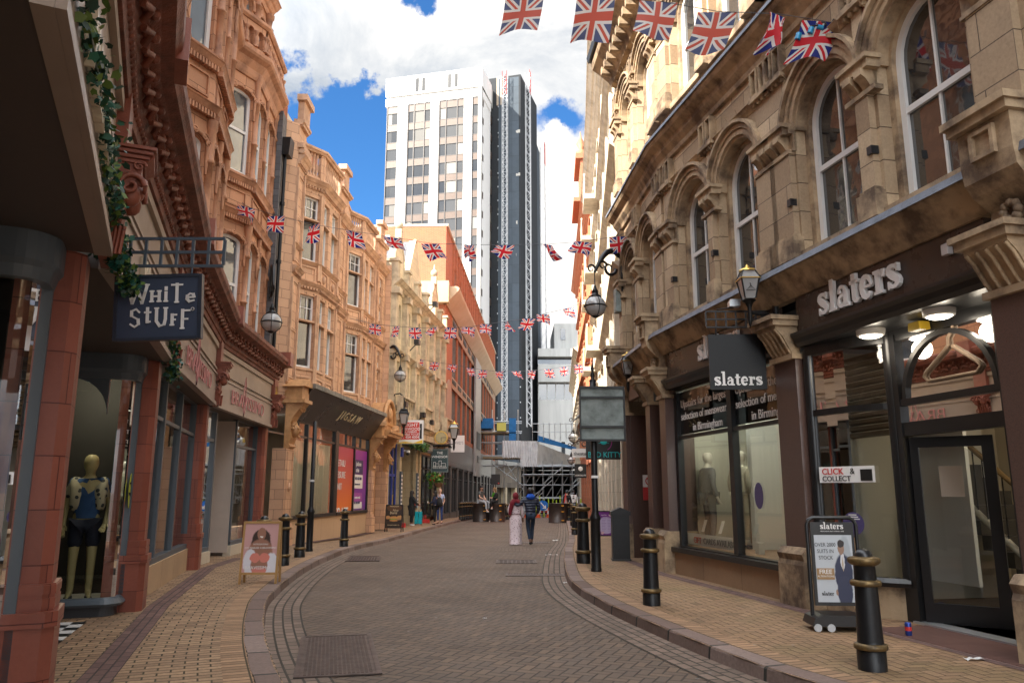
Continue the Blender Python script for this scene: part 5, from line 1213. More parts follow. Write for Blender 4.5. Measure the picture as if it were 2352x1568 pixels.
# recessed granite doorway beyond
gr = MB(RB); gr.box(1.76, 3.72, -1.2, -1.1, 0, 3.75); gr.box(1.70, 1.76, -1.2, .0, 0, 3.4); gr.box(3.66, 3.72, -1.2, .0, 0, 3.4); gr.box(.62, 1.4, -.3, -.2, 0, 3.75); gr.build('doorway_granite', m_granite, SB)
MB(RB).box(.72, 1.30, -.199, -.1, .1, 3.4).build('black_side_door', m_black, SB)
nsg = thing('prohibition_sign', 'small white and red no smoking style notice on the granite doorway', 'notice')
F2 = Frame(RB.pt(3.655, -.15, 0)[:2], RB.pt(3.655, -.75, 0)[:2], 1)
MB(F2).box(.1, .42, .0, .012, 1.72, 2.0).build('upper_plate', m_white_sign, nsg); MB(F2).box(.1, .42, .0, .012, 1.42, 1.715).build('lower_plate', M('red_plate', (.55, .05, .05), .4), nsg)
rg = MB(F2); rg.tube([(.26 + .09 * cos(t), .015, 1.86 + .09 * sin(t)) for t in [2 * pi * i / 14 for i in range(15)]], .012, 4); rg.tube([(.2, .016, 1.92), (.32, .016, 1.8)], .01, 4); rg.build('symbol', m_red, nsg)

# ================================================================ right side further buildings
def simple_block(nm, label, a, b, H, mat, trim, floors, spacing, depth=10, z0=4.2, ww=.9, arch=0., bal=False, paneM=None):
    T = thing(nm, label, 'building', (a[0], a[1], 0)); F = Frame(a, b, -1); w = MB(F); t = MB(F); n = max(1, int(F.L / spacing)); sp = F.L / n; fh = (H - z0 - .6) / floors
    for k in range(floors):
        ops = [((i + .5) * sp - ww / 2, (i + .5) * sp + ww / 2, z0 + k * fh + .8, z0 + k * fh + fh - .7, arch) for i in range(n)]
        w.F = F; w.wall(0, F.L, z0 + k * fh, z0 + (k + 1) * fh, ops, .3)
        for o in ops:
            sash(T, F, o[0], o[1], o[2], o[3], -.26, arch, 1, (.5,), fw=.08, pane=paneM or m_pane_lit)
            t.F = F; t.box(o[0] - .12, o[1] + .12, -.02, .16, o[2] - .16, o[2] - .02); t.box(o[0] - .12, o[0], -.02, .08, o[2], o[3]); t.box(o[1], o[1] + .12, -.02, .08, o[2], o[3])
            if arch: archring(t, F, (o[0] + o[1]) / 2, o[3], ww / 2, .16, .1, 0, 10)
            else: t.box(o[0] - .18, o[1] + .18, -.02, .2, o[3] + .05, o[3] + .2)
        t.F = ID; t.sweep([F.pt(0, 0, 0)[:2], F.pt(F.L, 0, 0)[:2]], mould(z0 + (k + 1) * fh - .25, .25, .35, 2), 0, -1)
        t.F = F
        for i in range(n + 1): s = min(max(i * sp, .2), F.L - .2); t.box(s - .2, s + .2, -.02, .16, z0 + k * fh, z0 + (k + 1) * fh - .25)
        if bal and k: 
            for i in range(0, n, 2): s = (i + .5) * sp; t.box(s - 1., s + 1., 0, .85, z0 + k * fh - .1, z0 + k * fh + .12); t.box(s - 1., s + 1., .78, .85, z0 + k * fh + .95, z0 + k * fh + 1.05); [t.box(s - 1 + q * .18, s - .97 + q * .18, .8, .83, z0 + k * fh + .12, z0 + k * fh + .95) for q in range(12)]
    t.F = ID; t.sweep([F.pt(0, 0, 0)[:2], F.pt(F.L, 0, 0)[:2]], mould(H - .6, .6, .7, 3), 0, -1)
    w.F = F; w.box(0, F.L, -.3, .0, H - .6, H + .8); w.box(0, .3, -depth, -.01, z0, H + .79); w.box(0, F.L, -depth, -depth + .2, z0, H)
    t.F = F
    for i in range(n + 1): s = min(max(i * sp, .4), F.L - .4); t.box(s - .3, s + .3, -.3, .12, H + .1, H + 1.5)
    # ground storey
    for i in range(n + 1): s = min(max(i * sp, .35), F.L - .35); w.F = F; w.box(s - .35, s + .35, -.5, .08, -.6, z0)
    w.box(0, F.L, -.6, .1, z0 - .7, z0 - .001)
    w.build('wall', mat, T); t.build('moulding', trim, T)
    for i in range(n): shopwin(F, i * sp + .4, (i + 1) * sp - .4, .4, 3.4, -.3, [], 2.7, T, pane=m_pane, fw=.06)
    MB(F).box(.3, F.L, -depth, -.4, z0, H + .3).build('roof', m_slate, T)
    return T, F
simple_block('pale_stone_building', 'tall pale stone building with arched windows directly beyond the sandstone menswear shop', (2.95, 19.3), (3.95, 31.6), 18.0, m_pale, m_pale_trim, 4, 2.6, arch=1., ww=1.0)
simple_block('balconied_stone_building', 'pale stone building with projecting balconies between the arched stone building and the red brick one', (3.98, 31.7), (4.75, 43.0), 18.4, m_pale, m_pale_trim, 4, 2.4, bal=True)
T, F = simple_block('terracotta_brick_building', 'slender orange brick and terracotta building with finials at the far right of the street', (4.78, 43.1), (5.9, 66), 19.0, m_brick_red, worn('orange_terracotta_trim', (.52, .21, .10), .7, 0, .25), 5, 2.9, bal=False)
tm = MB(F); tm.box(10, 14, -2, .25, 19.2, 25.6); tm.box(9.8, 14.2, -2, .6, 25.6, 26.0); tm.box(9.6, 14.4, -2, .8, 22.2, 22.5); tm.box(10.5, 13.5, -2, .3, 26.0, 26.9)
for s in (10.2, 13.8): tm.lathe([(.3, 0), (.35, .3), (.15, .5), (.32, .8), (.1, 1.2), (.02, 1.6)], F.pt(s, 0, 0)[:2], 8, 0, True, 26) if 0 else None
tm.build('tower_gable', m_brick_red, T)
fn = MB()
for s in (10.3, 13.7): p = F.pt(s, .2, 0); fn.lathe([(.3, 0), (.38, .3), (.15, .5), (.34, .9), (.1, 1.4), (.02, 1.9)], p[:2], 8, 0, True, 26.0)
fn.build('finials', bpy.data.materials['orange_terracotta_trim'], T)
simple_block('far_pale_building', 'pale building closing the right side of the street behind the scaffolding', (6.0, 66.2), (7.8, 96), 14, m_pale, m_pale_trim, 3, 3.5)
# ================================================================ the two towers, scaffold, concrete block
K = 120 / 95.
def ts(p): return (p[0] * K, p[1] * K)
def tz(z): return 1.6 + (z - 1.6) * K
WT = thing('white_tower', 'tall white clad office tower with bronze glass strips rising behind the brick building', 'office tower', (-5, 120, 0))
c0, c1 = ts((-17.2, 98.1)), ts((-4.1, 95.0)); FT = Frame(c0, c1, 1); L = FT.L
sideF = Frame(c1, ts((-2.75, 101.8)), 1)
zt, zp = tz(57.68), tz(54.94)
w = MB(FT); w.box(-.2, L + .2, -6, .25, zp, zt); w.box(0, L, -6, -.4, -3, zp - .02)
w.box(-.3, L + .1, -6, .0, tz(53.6), zp - .3)
px = [-16.34, -15.56, -14.22, -10.97, -9.85, -6.39, -5.31, -3.92]
def tx(x): return (x + 17.2) / 13.1 * L
cols = [(0, tx(-15.56) - .2), (tx(-14.22), tx(-10.97)), (tx(-9.85), tx(-6.39)), (tx(-5.31), L - .1)]
xs = [0]; 
m_bronze = worn('bronze_spandrel', (.095, .062, .045), .35, .1, .15)
m_tglass = None
def towerglass(name, col, cell=(1.5, 3.3)):
    m = M(name, col, .06, 0, 1.); t = NT(m); t.b.inputs['IOR'].default_value = 1.45
    v = t.N('ShaderNodeVectorMath', {0: t.uv(), 1: (cell[0] * 1.3, cell[1], 1.)}, operation='DIVIDE'); f = t.N('ShaderNodeVectorMath', {0: v.outputs[0]}, operation='FLOOR')
    wn_ = t.N('ShaderNodeTexWhiteNoise', {'Vector': f.outputs[0]}); t.l.new(t.ramp(wn_.outputs['Value'], [(0, lerp3(col, .35)), (.5, col), (.78, lerp3(col, 1.5)), (.88, (.30, .27, .22))]), t.b.inputs['Base Color']); return m
m_tglass = towerglass('tower_glass', (.035, .033, .030))
fl = [z for z in [tz(53.5 - 2.63 * i) for i in range(21)]]
for a, b in ((.0, cols[0][1] + .2), cols[1], cols[2], cols[3]):
    pass
walls = [(cols[0][1] + .2, cols[1][0]), (cols[1][1], cols[2][0]), (cols[2][1], cols[3][0])]
for a, b in walls: w.box(a, b, -1, .1, -3, tz(53.6))
w.build('cladding', m_white_conc, WT)
mul = MB(FT); sp = MB(FT); gl_ = MB(FT)
for a, b in ((.0, cols[0][1] + .2), cols[1], cols[2], cols[3]):
    gl_.add([(a, -.2, -3), (b, -.2, -3), (b, -.2, tz(53.6)), (a, -.2, tz(53.6))], [(0, 1, 2, 3)])
    n = 3 if b - a > 2.5 else 1
    qs = [a + (b - a) * q for q in ((0.02, .28, .72, .98) if n == 3 else (.03, .97))]
    for x in qs: mul.box(x - .07, x + .07, -.3, -.02, -3, tz(53.6))
    for z in fl:
        for zz in (z - .05, z - 1.25): mul.box(a, b, -.3, -.09, zz - .05, zz + .05)
gl_.build('glazing', m_tglass, WT)
for z in fl:
    q = MB(FT); [q.box(a, b, -.3, -.12, z - 1.25, z - .05) for a, b in ((.0, cols[0][1] + .2), cols[1], cols[2], cols[3])]; q.build('spandrel', m_bronze, WT)
if 1: mul.build('mullions', M('dark_mullion', (.05, .04, .035), .4), WT)
for x in (tx(-12.9), tx(-12.0), tx(-8.4), tx(-7.5)): MB(FT).box(x - .32, x + .32, .251, .27, zt - 3.1, zt - .6).build('top_window', m_tglass, WT)
s = MB(sideF); s.box(.4, sideF.L, -.6, -.02, -3, tz(53.6)); s.build('side_glazing', m_tglass, WT)
s = MB(sideF); s.box(.2, sideF.L, -.5, .2, zp, zt - .02)
for x in (.15, sideF.L * .45, sideF.L * .55, sideF.L - .3): s.box(x - .35, x + .35, -.5, .12, -3, zp - .02)
s.build('side_cladding', m_concrete, WT)
for z in fl: MB(sideF).box(0, sideF.L, -.3, .06, z - 1.25, z - .05).build('side_spandrel', m_bronze, WT)

MT = thing('netted_tower', 'dark grey netted tower under refurbishment with white mast climbers beside the white tower', 'office tower', (0, 126, 0))
a0 = ts((-2.0, 100.9)); a1 = ts((1.2, 100.0)); a2 = ts((3.75, 111.7)); a3 = ts((4.7, 117))
F1 = Frame(a0, a1, 1); F2_ = Frame(a1, a2, 1); F3 = Frame(a2, a3, 1); zm = tz(59.6)
def netting(name, col):
    m = blocks(name, col, 9., 3.3, .05, lerp3(col, .75), .12, .85, .45, lerp3(col, .55), .01, 0., grain=.25); t = NT(m)
    return m
m_net = netting('dark_debris_netting', (.018, .021, .025)); m_net2 = netting('blue_grey_sheeting', (.060, .078, .098))
x = MB(F1); x.box(-1.9, F1.L, -12, 0, -3, zm); x.build('front_netting', m_net, MT)
x = MB(F2_); x.box(.02, F2_.L, -4, 0, -3, zm - .4); x.build('side_sheeting', m_net2, MT)
x = MB(F3); x.box(.02, F3.L, -4, -.3, -3, zm - 5); x.build('rear_sheeting', m_net2, MT)
x = MB(F1); r3_ = random.Random(5)
for z, s0, s1 in ((50.5, .1, 1.6), (50.9, 2.6, 4.1), (44.4, 0.1, 1.6), (44.5, 2.6, 4.1), (39.8, 0.1, 1.5), (37.2, .1, 2), (37.6, 2.6, 3.6), (32.6, .1, 1.8), (33, 2.6, 3.4)):
    zz = tz(z); n = 9
    for i in range(n): q = s0 + (s1 - s0) * i / n; x.box(q, q + (s1 - s0) / n, .0, .03, zz - .12 - .15 * r3_.random(), zz + .1 + .15 * r3_.random() + .2 * i / n)
x.build('torn_strips', M('pale_torn_strip', (.42, .40, .36), .8), MT)
x = MB(F1); 
for i in range(26): x.box(.02, .18, .0, .06, tz(5 + i * 2.0), tz(5.2 + i * 2.0)); x.box(F1.L - .2, F1.L - .05, .0, .06, tz(5 + i * 2.0), tz(5.15 + i * 2.0)) if i < 7 else None
x.build('edge_ties', m_steel, MT)
x = MB(F1); x.box(-.2, 1.0, -3, .2, zm - 5.5, zm + .1); x.build('beige_hoist_shaft', worn('beige_panel', (.34, .27, .20), .7), MT)
x = MB(); 
def mast(F, s, d, z0, z1, w, label, red=4):
    T = thing('mast_climber', label, 'mast', F.pt(s, d, z0), group='lattice mast climbers on the netted tower')
    f = MB(F); hh = w / 2
    for q in (-hh, hh):
        for e in (-hh, hh): f.tube([(s + q, d + e, z0), (s + q, d + e, z1)], .055, 4, 0, False)
    n = int((z1 - z0) / (w * 1.1)); st_ = (z1 - z0) / n
    for i in range(n):
        z = z0 + i * st_; k = 1 if i % 2 else -1
        f.tube([(s - k * hh, d + hh, z), (s + k * hh, d + hh, z + st_)], .035, 3, 0, False, False); f.tube([(s - hh, d + hh, z), (s + hh, d + hh, z)], .035, 3, 0, False, False)
        f.tube([(s + hh, d - k * hh, z), (s + hh, d + k * hh, z + st_)], .035, 3, 0, False, False); f.tube([(s - hh, d - k * hh, z), (s - hh, d + k * hh, z + st_)], .035, 3, 0, False, False)
    f.build('lattice', M('white_mast_paint', (.62, .63, .64), .5) if 'white_mast_paint' not in bpy.data.materials else bpy.data.materials['white_mast_paint'], T)
    f = MB(F)
    for q in (-hh, hh): f.tube([(s + q, d + hh + .02, z1 - red), (s + q, d + hh + .02, z1 + .6)], .07, 4)
    for i in range(4): f.tube([(s - hh, d + hh + .02, z1 - red + i), (s + hh, d + hh + .02, z1 - red + i + 1)], .05, 4)
    f.build('red_mast_head', m_red, T)
mast(F1, tx(-0) * 0 + 1.55, .8, tz(10.5), zm - .2, .8, 'white lattice mast on the dark front of the netted tower')
mast(F2_, 2.2, .9, tz(10), zm + 1.2, .8, 'white lattice mast at the corner on the blue grey side of the netted tower')
mast(F3, .9, 1.1, tz(9), zm - 6.5, .9, 'furthest white lattice mast, against the sky at the right edge of the netted tower')
CB = thing('concrete_building', 'weathered concrete block with horizontal bands seen between the netted tower and the red brick building', 'building', (9, 132, 0))
x = MB(); x.box(4.5, 26, 132, 150, -3, 17.2); x.box(4.5, 26, 131.5, 150, 20.2, 23.3); x.box(4.5, 26, 131.3, 150, 24.6, 26.0); x.box(7.5, 26, 134, 150, 26, 31.0); x.build('wall', m_concrete, CB)
for q in ((4.5, 26, 133, 150, 17.2, 20.2), (4.5, 26, 133, 150, 23.3, 24.6), (8.4, 9.0, 131.9, 132, 6, 10), (5.5, 6.0, 131.9, 132, 1, 4.5), (8.6, 9.4, 133.9, 134, 28, 30)): MB().box(*q).build('window', m_pane, CB)
x = MB()
for i in range(14): x.box(4.5 + i * 1.5, 4.65 + i * 1.5, 132.8, 133, 17.2, 20.2)
x.build('window_mullions', m_concrete, CB)
# ---- scaffold
SC = thing('scaffold', 'steel tube scaffold gantry wrapped in white sheeting at the end of the street', 'scaffold', (4, 80, -1))
zb = zg(80); f = MB()
for iy, y in enumerate((76, 78.2, 80.4, 82.6, 84.8)):
    for ix in range(8):
        x = 1.1 + ix * .95 + (y - 76) * .05
        if (iy < 2 and ix < 2) or ix < 5 or iy % 2 == 0: f.tube([(x, y, zb), (x, y, 4.6)], .05, 5)
    for z in (.1, 1.3, 2.5, 3.5, 4.4): f.tube([(1.0, y, z - .2), (8.2, y, z - .2)], .04, 4)
for ix in range(8):
    x = 1.1 + ix * .95
    for z in (.1, 1.3, 2.5, 3.5, 4.4): f.tube([(x, 76, z - .12), (x + .4, 85, z - .12)], .04, 4)
for k in range(7): x = 1.1 + k * .95; f.tube([(x, 76, .0 + (k % 3) * 1.2), (x + 1.9, 76, 1.6 + (k % 3) * 1.2)], .04, 4); f.tube([(x + 1, 78.2, 3.6), (x - .9, 78.2, .6)], .04, 4)
for x, z in ((-3.2, 4.0), (-2.0, 5.0), (-.8, 5.0), (.6, 4.5)): f.tube([(x, 78, zb), (x, 78, 9.8)], .05, 5)
for z in (4.2, 5.2, 6.5, 7.6, 8.6): f.tube([(-3.4, 78, z), (1.0, 78, z)], .045, 4); f.tube([(-3.4, 80, z), (1.0, 80, z)], .045, 4)
f.tube([(-2, 78, 4.4), (1.1, 76, 2.2)], .05, 4); f.tube([(-.6, 76, 4.4), (1.1, 76, 1.8)], .05, 4); f.tube([(.8, 76, 4.4), (-.6, 76, 3.2)], .05, 4)
for x in range(12): f.tube([(2 + x * .55, 76, 6.6), (2 + x * .55, 76, 8.3)], .03, 4)
for z in (7.4, 8.2): f.tube([(2, 76, z), (8.4, 76, z)], .03, 4)
f.build('tubes', m_steel, SC)
f = MB()
for ix in range(9): f.tube([(7.4 + .03 * ix, 60 + ix * 2.2, zg(60)), (7.4 + .03 * ix, 60 + ix * 2.2, 4.2)], .05, 4)
f.build('side_standards', m_steel, SC)
for q in ((-3.6, 1.0, 77.6, 80.5, 4.9, 5.05), (-3.6, .4, 77.6, 80.5, 7.4, 7.5)): MB().box(*q).build('board', worn('scaffold_boards', (.34, .25, .15), .8), SC)
sh_ = MB(); n = 26
for (x0, x1, y, za, zc) in ((-.95, .9, 75.9, 4.9, 6.55), (.8, 2.5, 75.8, 4.05, 6.5)):
    vs = [(x0 + (x1 - x0) * i / n, y + .12 * sin(i * 1.7 + j) , za + (zc - za) * j / 4 + (.06 * sin(i * 2.1) if j == 0 else 0)) for i in range(n + 1) for j in range(5)]
    sh_.add(vs, [(i * 5 + j, (i + 1) * 5 + j, (i + 1) * 5 + j + 1, i * 5 + j + 1) for i in range(n) for j in range(4)], 0, True)
vs = [(2.5 + 3.9 * i / n, 75.8 + 8 * i / n + .1 * sin(i), (4.25 + (6.3 - 4.25) * j / 2) - .9 * i / n * (j / 2)) for i in range(n + 1) for j in range(3)]
sh_.add(vs, [(i * 3 + j, (i + 1) * 3 + j, (i + 1) * 3 + j + 1, i * 3 + j + 1) for i in range(n) for j in range(2)], 0, True)
sh_.build('white_sheeting', worn('white_translucent_sheeting', (.78, .78, .79), .35, 0, .45, (.45, .45, .47), 1.2, .05), SC)
f = MB(); f.box(-3.2, -1.9, 77.7, 80.6, 7.9, 8.9); f.box(-.3, .4, 77.6, 80.6, 5.6, 8.9); f.build('blue_netting', worn('blue_netting', (.02, .16, .42), .8, 0, .3), SC)
f = MB(); f.ext([(2.5, 6.5), (6.3, 5.6), (6.3, 5.9), (2.5, 7.1)], 76.2, 76.3, 'y'); f.build('blue_edge_netting', bpy.data.materials['blue_netting'], SC)
f = MB(); f.box(-1.5, -.6, 77.2, 78.0, 7.6, 8.4); f.build('yellow_hoist', M('yellow_hoist', (.6, .55, .12), .6), SC)
f = MB(); f.box(1.0, 6.4, 76.2, 85, 3.95, 4.05); f.build('gantry_deck', m_blackmat, SC)
f = MB(); f.box(1.0, 8.0, 84.9, 85.2, zb, 3.9); f.build('back_netting', m_net, SC)
# ================================================================ street furniture
ORD = ['first', 'second', 'third', 'fourth', 'fifth', 'sixth', 'seventh', 'eighth', 'ninth', 'tenth', 'eleventh']
def make_bollard(x, y, label, k=1.):
    t = thing('bollard', label, 'bollard', (x, y, .12 + zg(y)), 0, 'black bollards with gold bands')
    b = MB(); b.lathe([(.118, -.05), (.118, .165), (.108, .17), (.105, .24), (.092, .71), (.088, .86), (.10, .88), (.075, .93)], n=18); local(b, 'post', m_iron, t)
    for z, r in ((.19, .135), (.71, .125)): q = MB(); q.lathe([(r - .03, -.028), (r, -.02), (r + .004, 0), (r, .02), (r - .03, .028)], n=18, z=z); local(q, 'gold_band', m_gold, t)
    q = MB(); q.lathe([(.09, .855), (.115, .865), (.135, .885), (.135, .915), (.12, .925), (.06, .935)], n=18); local(q, 'collar', m_gold, t)
    q = MB(); q.lathe([(.078, .93), (.074, .95), (.055, .98), (.02, .995), (.001, 1.0)], n=16); local(q, 'cap', m_black, t); return t
BO = make_bollard(3.07, 6.98, 'largest bollard, nearest the camera, in front of the menswear swing sign')
for x, y, k, lb in ((1.87, 10.81, 1., 'bollard on the right pavement in front of the menswear display window'), (1.52, 17.0, 1.26, 'tall bollard just left of the right-hand black pole'), (2.46, 31.0, 1.2, 'bollard behind the tall one beside the right kerb'), (3.0, 39.0, 1.15, 'third bollard back along the right kerb, near the masked pedestrian'), (3.35, 46.5, 1.1, 'furthest bollard along the right kerb beside the big dark drum'),
    (-4.69, 15.0, 1.05, 'bollard mostly hidden behind the lingerie pavement board'), (-4.72, 16.5, 1.05, 'bollard immediately right of the lingerie pavement board'), (-4.95, 18.6, 1.05, 'bollard touching the left-hand black pole'), (-4.73, 22.4, 1.05, 'single bollard in front of the orange and purple letting posters')):
    dup(BO, (x, y, .12 + zg(y)), .3, lb, sc=k)
for i in range(8):
    x, y = -3.10 + i * .105, 48.0 + i * .75
    dup(BO, (x, y, .12 + zg(y)), 0, '%s bollard from the left in the tight row before the seated man' % ORD[i], sc=1.08)
for i, (x, y) in enumerate(((-1.55, 56), (-1.35, 58), (-.45, 52), (-.25, 54))): dup(BO, (x, y, .05 + zg(y)), 0, ['bollard behind the seated man, left one', 'bollard between the seated man and seated woman', 'bollard just right of the seated woman', 'bollard further right behind the seated woman'][i], sc=1.05)
def pole(x, y, h, label, rb=.085, rt=.055, spike=False):
    t = thing('pole', label, 'pole', (x, y, .12)); b = MB(); b.lathe([(rb + .01, -.05), (rb + .01, .05), (rb, .08), (rb, .95), (rb + .012, .97), (rb + .012, 1.0), (rt + .01, 1.08), (rt, 1.12), (rt, h), (.01, h + .02)], n=14); local(b, 'shaft', m_iron, t)
    if spike: b = MB(); b.lathe([(.06, h - .02), (.07, h + .02), (.03, h + .06), (.045, h + .12), (.02, h + .2), (.035, h + .25), (.004, h + .42)], n=12); local(b, 'finial', m_iron, t)
    b = MB(); b.box(-rt - .006, rt + .006, -rt - .01, -rt + .02, 1.75, 1.8); local(b, 'sticker', m_white_sign, t); return t
pole(-5.19, 20.4, 3.3, 'black pole without a sign in front of the black shop window on the left')
pole(1.61, 15.3, 3.65, 'black pole on the right pavement carrying the back of a large sign', .095, .062, True)
t = thing('sign_back', 'grey green back of a large rectangular sign mounted on the right-hand pole', 'sign', (1.6, 15.3, 2.6))
m_aged = worn('mildewed_sign_back', (.24, .28, .265), .55, 0, .45, (.05, .06, .055), 3.5)
MB().box(1.36, 2.20, 15.22, 15.25, 2.62, 3.62).build('panel', m_aged, t)
f = MB(); f.box(1.33, 2.23, 15.18, 15.27, 3.62, 3.66); f.box(1.33, 2.23, 15.18, 15.27, 2.58, 2.62); f.box(1.33, 1.36, 15.18, 15.27, 2.62, 3.62); f.box(2.20, 2.23, 15.18, 15.27, 2.62, 3.62)
for z in (2.86, 3.44): f.box(1.361, 2.199, 15.17, 15.219, z - .02, z + .02)
f.build('frame', m_iron, t)
# lamps: hanging globe on a scrolled bracket
def globe_lamp(name, label, gx, gy, gz, wx, wy, wz, r=.27):
    t = thing(name, label, 'street lamp', (gx, gy, gz - r), 0, 'hanging globe lamps on scrolled brackets'); F = MB()
    top = gz + r
    F.lathe([(.12 * r / .27, 0), (.17 * r / .27, .0), (.10, .05), (.07, .12), (.09, .13), (.05, .2), (.03, .28), (.015, .3), (.012, .62)], (gx, gy), 12, 0, True, top - .03); F.build('lamp_hood', m_iron, t)
    G = MB(); G.ball((gx, gy, gz), r, 0, 20, 12); G.build('lamp_globe', m_lampglass, t)
    B = MB(); B.tube([(gx + (r + .008) * cos(a), gy + (r + .008) * sin(a), gz) for a in [2 * pi * i / 20 for i in range(21)]], .018, 5)
    for a in (.3, .3 + pi / 2, .3 + pi, .3 + 3 * pi / 2): B.tube([(gx + (r + .006) * cos(a) * sin(b), gy + (r + .006) * sin(a) * sin(b), gz + (r + .006) * cos(b)) for b in [pi * i / 10 for i in range(1, 10)]], .010, 4)
    B.lathe([(.001, -.02), (.06, 0), (.10, .03), (.09, .05)], (gx, gy), 10, 0, True, gz - r - .02); B.build('lamp_cage', m_iron, t)
    A = MB(); W_ = Vector((wx, wy, wz)); G_ = Vector((gx, gy, top + .6)); H = W_ - G_; L = Vector((H.x, H.y, 0)); 
    pts = [G_ + L * t_ + Vector((0, 0, .42 * sin(pi * min(1, t_ * .9)) + (H.z) * t_)) for t_ in [i / 12 for i in range(13)]]
    A.tube(pts, [.035 + .04 * sin(pi * i / 12) for i in range(13)], 8)
    e = L.normalized()
    sp_ = lambda c, R, sg: [c + e * (R * (1 - k / 16) * cos(sg * k * .55)) + Vector((0, 0, R * (1 - k / 16) * sin(sg * k * .55))) for k in range(14)]
    A.tube(sp_(G_ + Vector((0, 0, .06)) - e * .1, .13, 1), [.03 - .0015 * k for k in range(14)], 5)
    A.tube(sp_(G_ + L * .55 + Vector((0, 0, .16)), .2, -1), [.05 - .003 * k for k in range(14)], 5); A.tube(sp_(G_ + L * .3 + Vector((0, 0, .2)), .13, 1), [.035 - .002 * k for k in range(14)], 5)
    A.tube([W_ + Vector((0, 0, .3)), W_ - Vector((0, 0, .7))], .03, 6); A.build('bracket', m_iron, t); return t
globe_lamp('globe_lamp', 'globe lamp hanging by the downpipe left of the salmon bay windows', -6.57, 20.6, 6.15, -6.95, 21.5, 7.75)
globe_lamp('globe_lamp', 'globe lamp hanging in front of the cream stone public house', -5.15, 35.2, 6.85, -5.8, 35.7, 8.0, .26)
globe_lamp('globe_lamp', 'large globe lamp hanging against the bright pale buildings, above the sign back', 2.02, 18.2, 6.02, 2.74, 18.6, 7.2, .26)
globe_lamp('globe_lamp', 'small far globe lamp on the right, above the white hanging sign', 3.15, 40, 4.35, 4.5, 40.2, 5.3, .24)
globe_lamp('globe_lamp', 'smallest globe lamp on the right, below the white hanging sign', 3.5, 46, 3.45, 4.9, 46.2, 4.6, .22)
def lantern(name, label, x, y, z, wall, s=1., gold=True, cat='lantern', hang=False, hanger=True):
    t = thing(name, label, cat, (x, y, z), 0); G = MB()
    a = pi / 4; pr = [(.10 * s, 0), (.165 * s, .27 * s)]
    G.lathe(pr, (x, y), 4, 0, False, z, a0=a); G.build('lantern_glass', m_lampglass, t)
    R = MB(); R.lathe([(.185 * s, .27 * s), (.185 * s, .285 * s), (.11 * s, .38 * s), (.11 * s, .40 * s)], (x, y), 4, 0, False, z, a0=a); R.build('lantern_roof', m_lampglass if gold else m_iron, t)
    K = MB(); 
    for i in range(4):
        b = a + i * pi / 2; p = lambda r, h: (x + r * s * cos(b), y + r * s * sin(b), z + h * s)
        K.tube([p(.102, 0), p(.168, .27)], .011 * s, 4); K.tube([p(.187, .28), p(.112, .40)], .010 * s, 4)
    K.lathe([(.10 * s, -.02 * s), (.06 * s, -.05 * s), (.03 * s, -.12 * s), (.035 * s, -.3 * s), (.02 * s, -.36 * s), (.001, -.4 * s)], (x, y), 8, 0, True, z); K.build('lantern_frame', m_iron, t)
    T_ = MB(); T_.lathe([(.19 * s, .272 * s), (.195 * s, .285 * s), (.18 * s, .29 * s)], (x, y), 4, 0, False, z, a0=a); T_.lathe([(.12 * s, .395 * s), (.115 * s, .42 * s), (.03 * s, .43 * s), (.035 * s, .46 * s), (.001, .50 * s)], (x, y), 8, 0, True, z); T_.build('gilt_trim', m_goldleaf if gold else m_iron, t)
    if wall:
        B = MB(); wx, wy = wall; zz = z - .2 * s
        B.tube([(x, y, zz), (wx, wy, zz)], .022, 6); B.tube([(x * .6 + wx * .4, y * .6 + wy * .4, zz - .01), (x * .3 + wx * .7, y * .3 + wy * .7, zz - .1), (wx, wy, zz - .28)], .018, 6); B.tube([(wx, wy, zz + .15), (wx, wy, zz - .4)], .05, 6)
        c = (x * .45 + wx * .55, y * .45 + wy * .55); B.tube([(c[0] + .05 * cos(q), c[1], zz - .07 + .05 * sin(q)) for q in [2 * pi * i / 10 for i in range(11)]], .010, 4); B.build('bracket', m_iron, t)
    if hanger:
        h = MB(); yy = y - .115 * s; zz = z + .08 * s; k = s * .8
        h.tube([(x, yy - .01, zz + .1 * k), (x - .08 * k, yy, zz + .03 * k), (x + .08 * k, yy, zz + .03 * k), (x, yy - .01, zz + .1 * k), (x, yy - .01, zz + .13 * k), (x - .015 * k, yy - .01, zz + .15 * k)], .006, 4); h.build('hanger_symbol', m_blackmat, t)
    return t
lantern('wall_lantern', 'nearer gilt trimmed wall lantern with a coat hanger symbol, above the black square sign', 3.43, 10.85, 4.34, (3.84, 10.95), 1.05)
lantern('wall_lantern', 'further gilt trimmed wall lantern with a coat hanger symbol, above the granite doorway', 2.62, 17.3, 4.22, (2.96, 17.4), 1.05)
lantern('pub_lantern', 'black arm lantern hanging in front of the red and white letting board', -4.98, 35.6, 4.7, None, 1.6, False, hanger=False)
MB().tube([(-4.98, 35.6, 5.45), (-4.98, 35.6, 5.7), (-5.02, 35.6, 5.95), (-5.2, 35.62, 6.1), (-5.45, 35.66, 6.05), (-5.62, 35.7, 5.75), (-5.7, 35.75, 5.3)], .035, 6).build('bracket', m_iron, bpy.data.objects['pub_lantern'])
lantern('gold_lantern', 'gold framed lantern beside the pub hanging sign', -3.45, 46.2, 4.8, (-4.6, 46.4), 2.0, True, hanger=False)
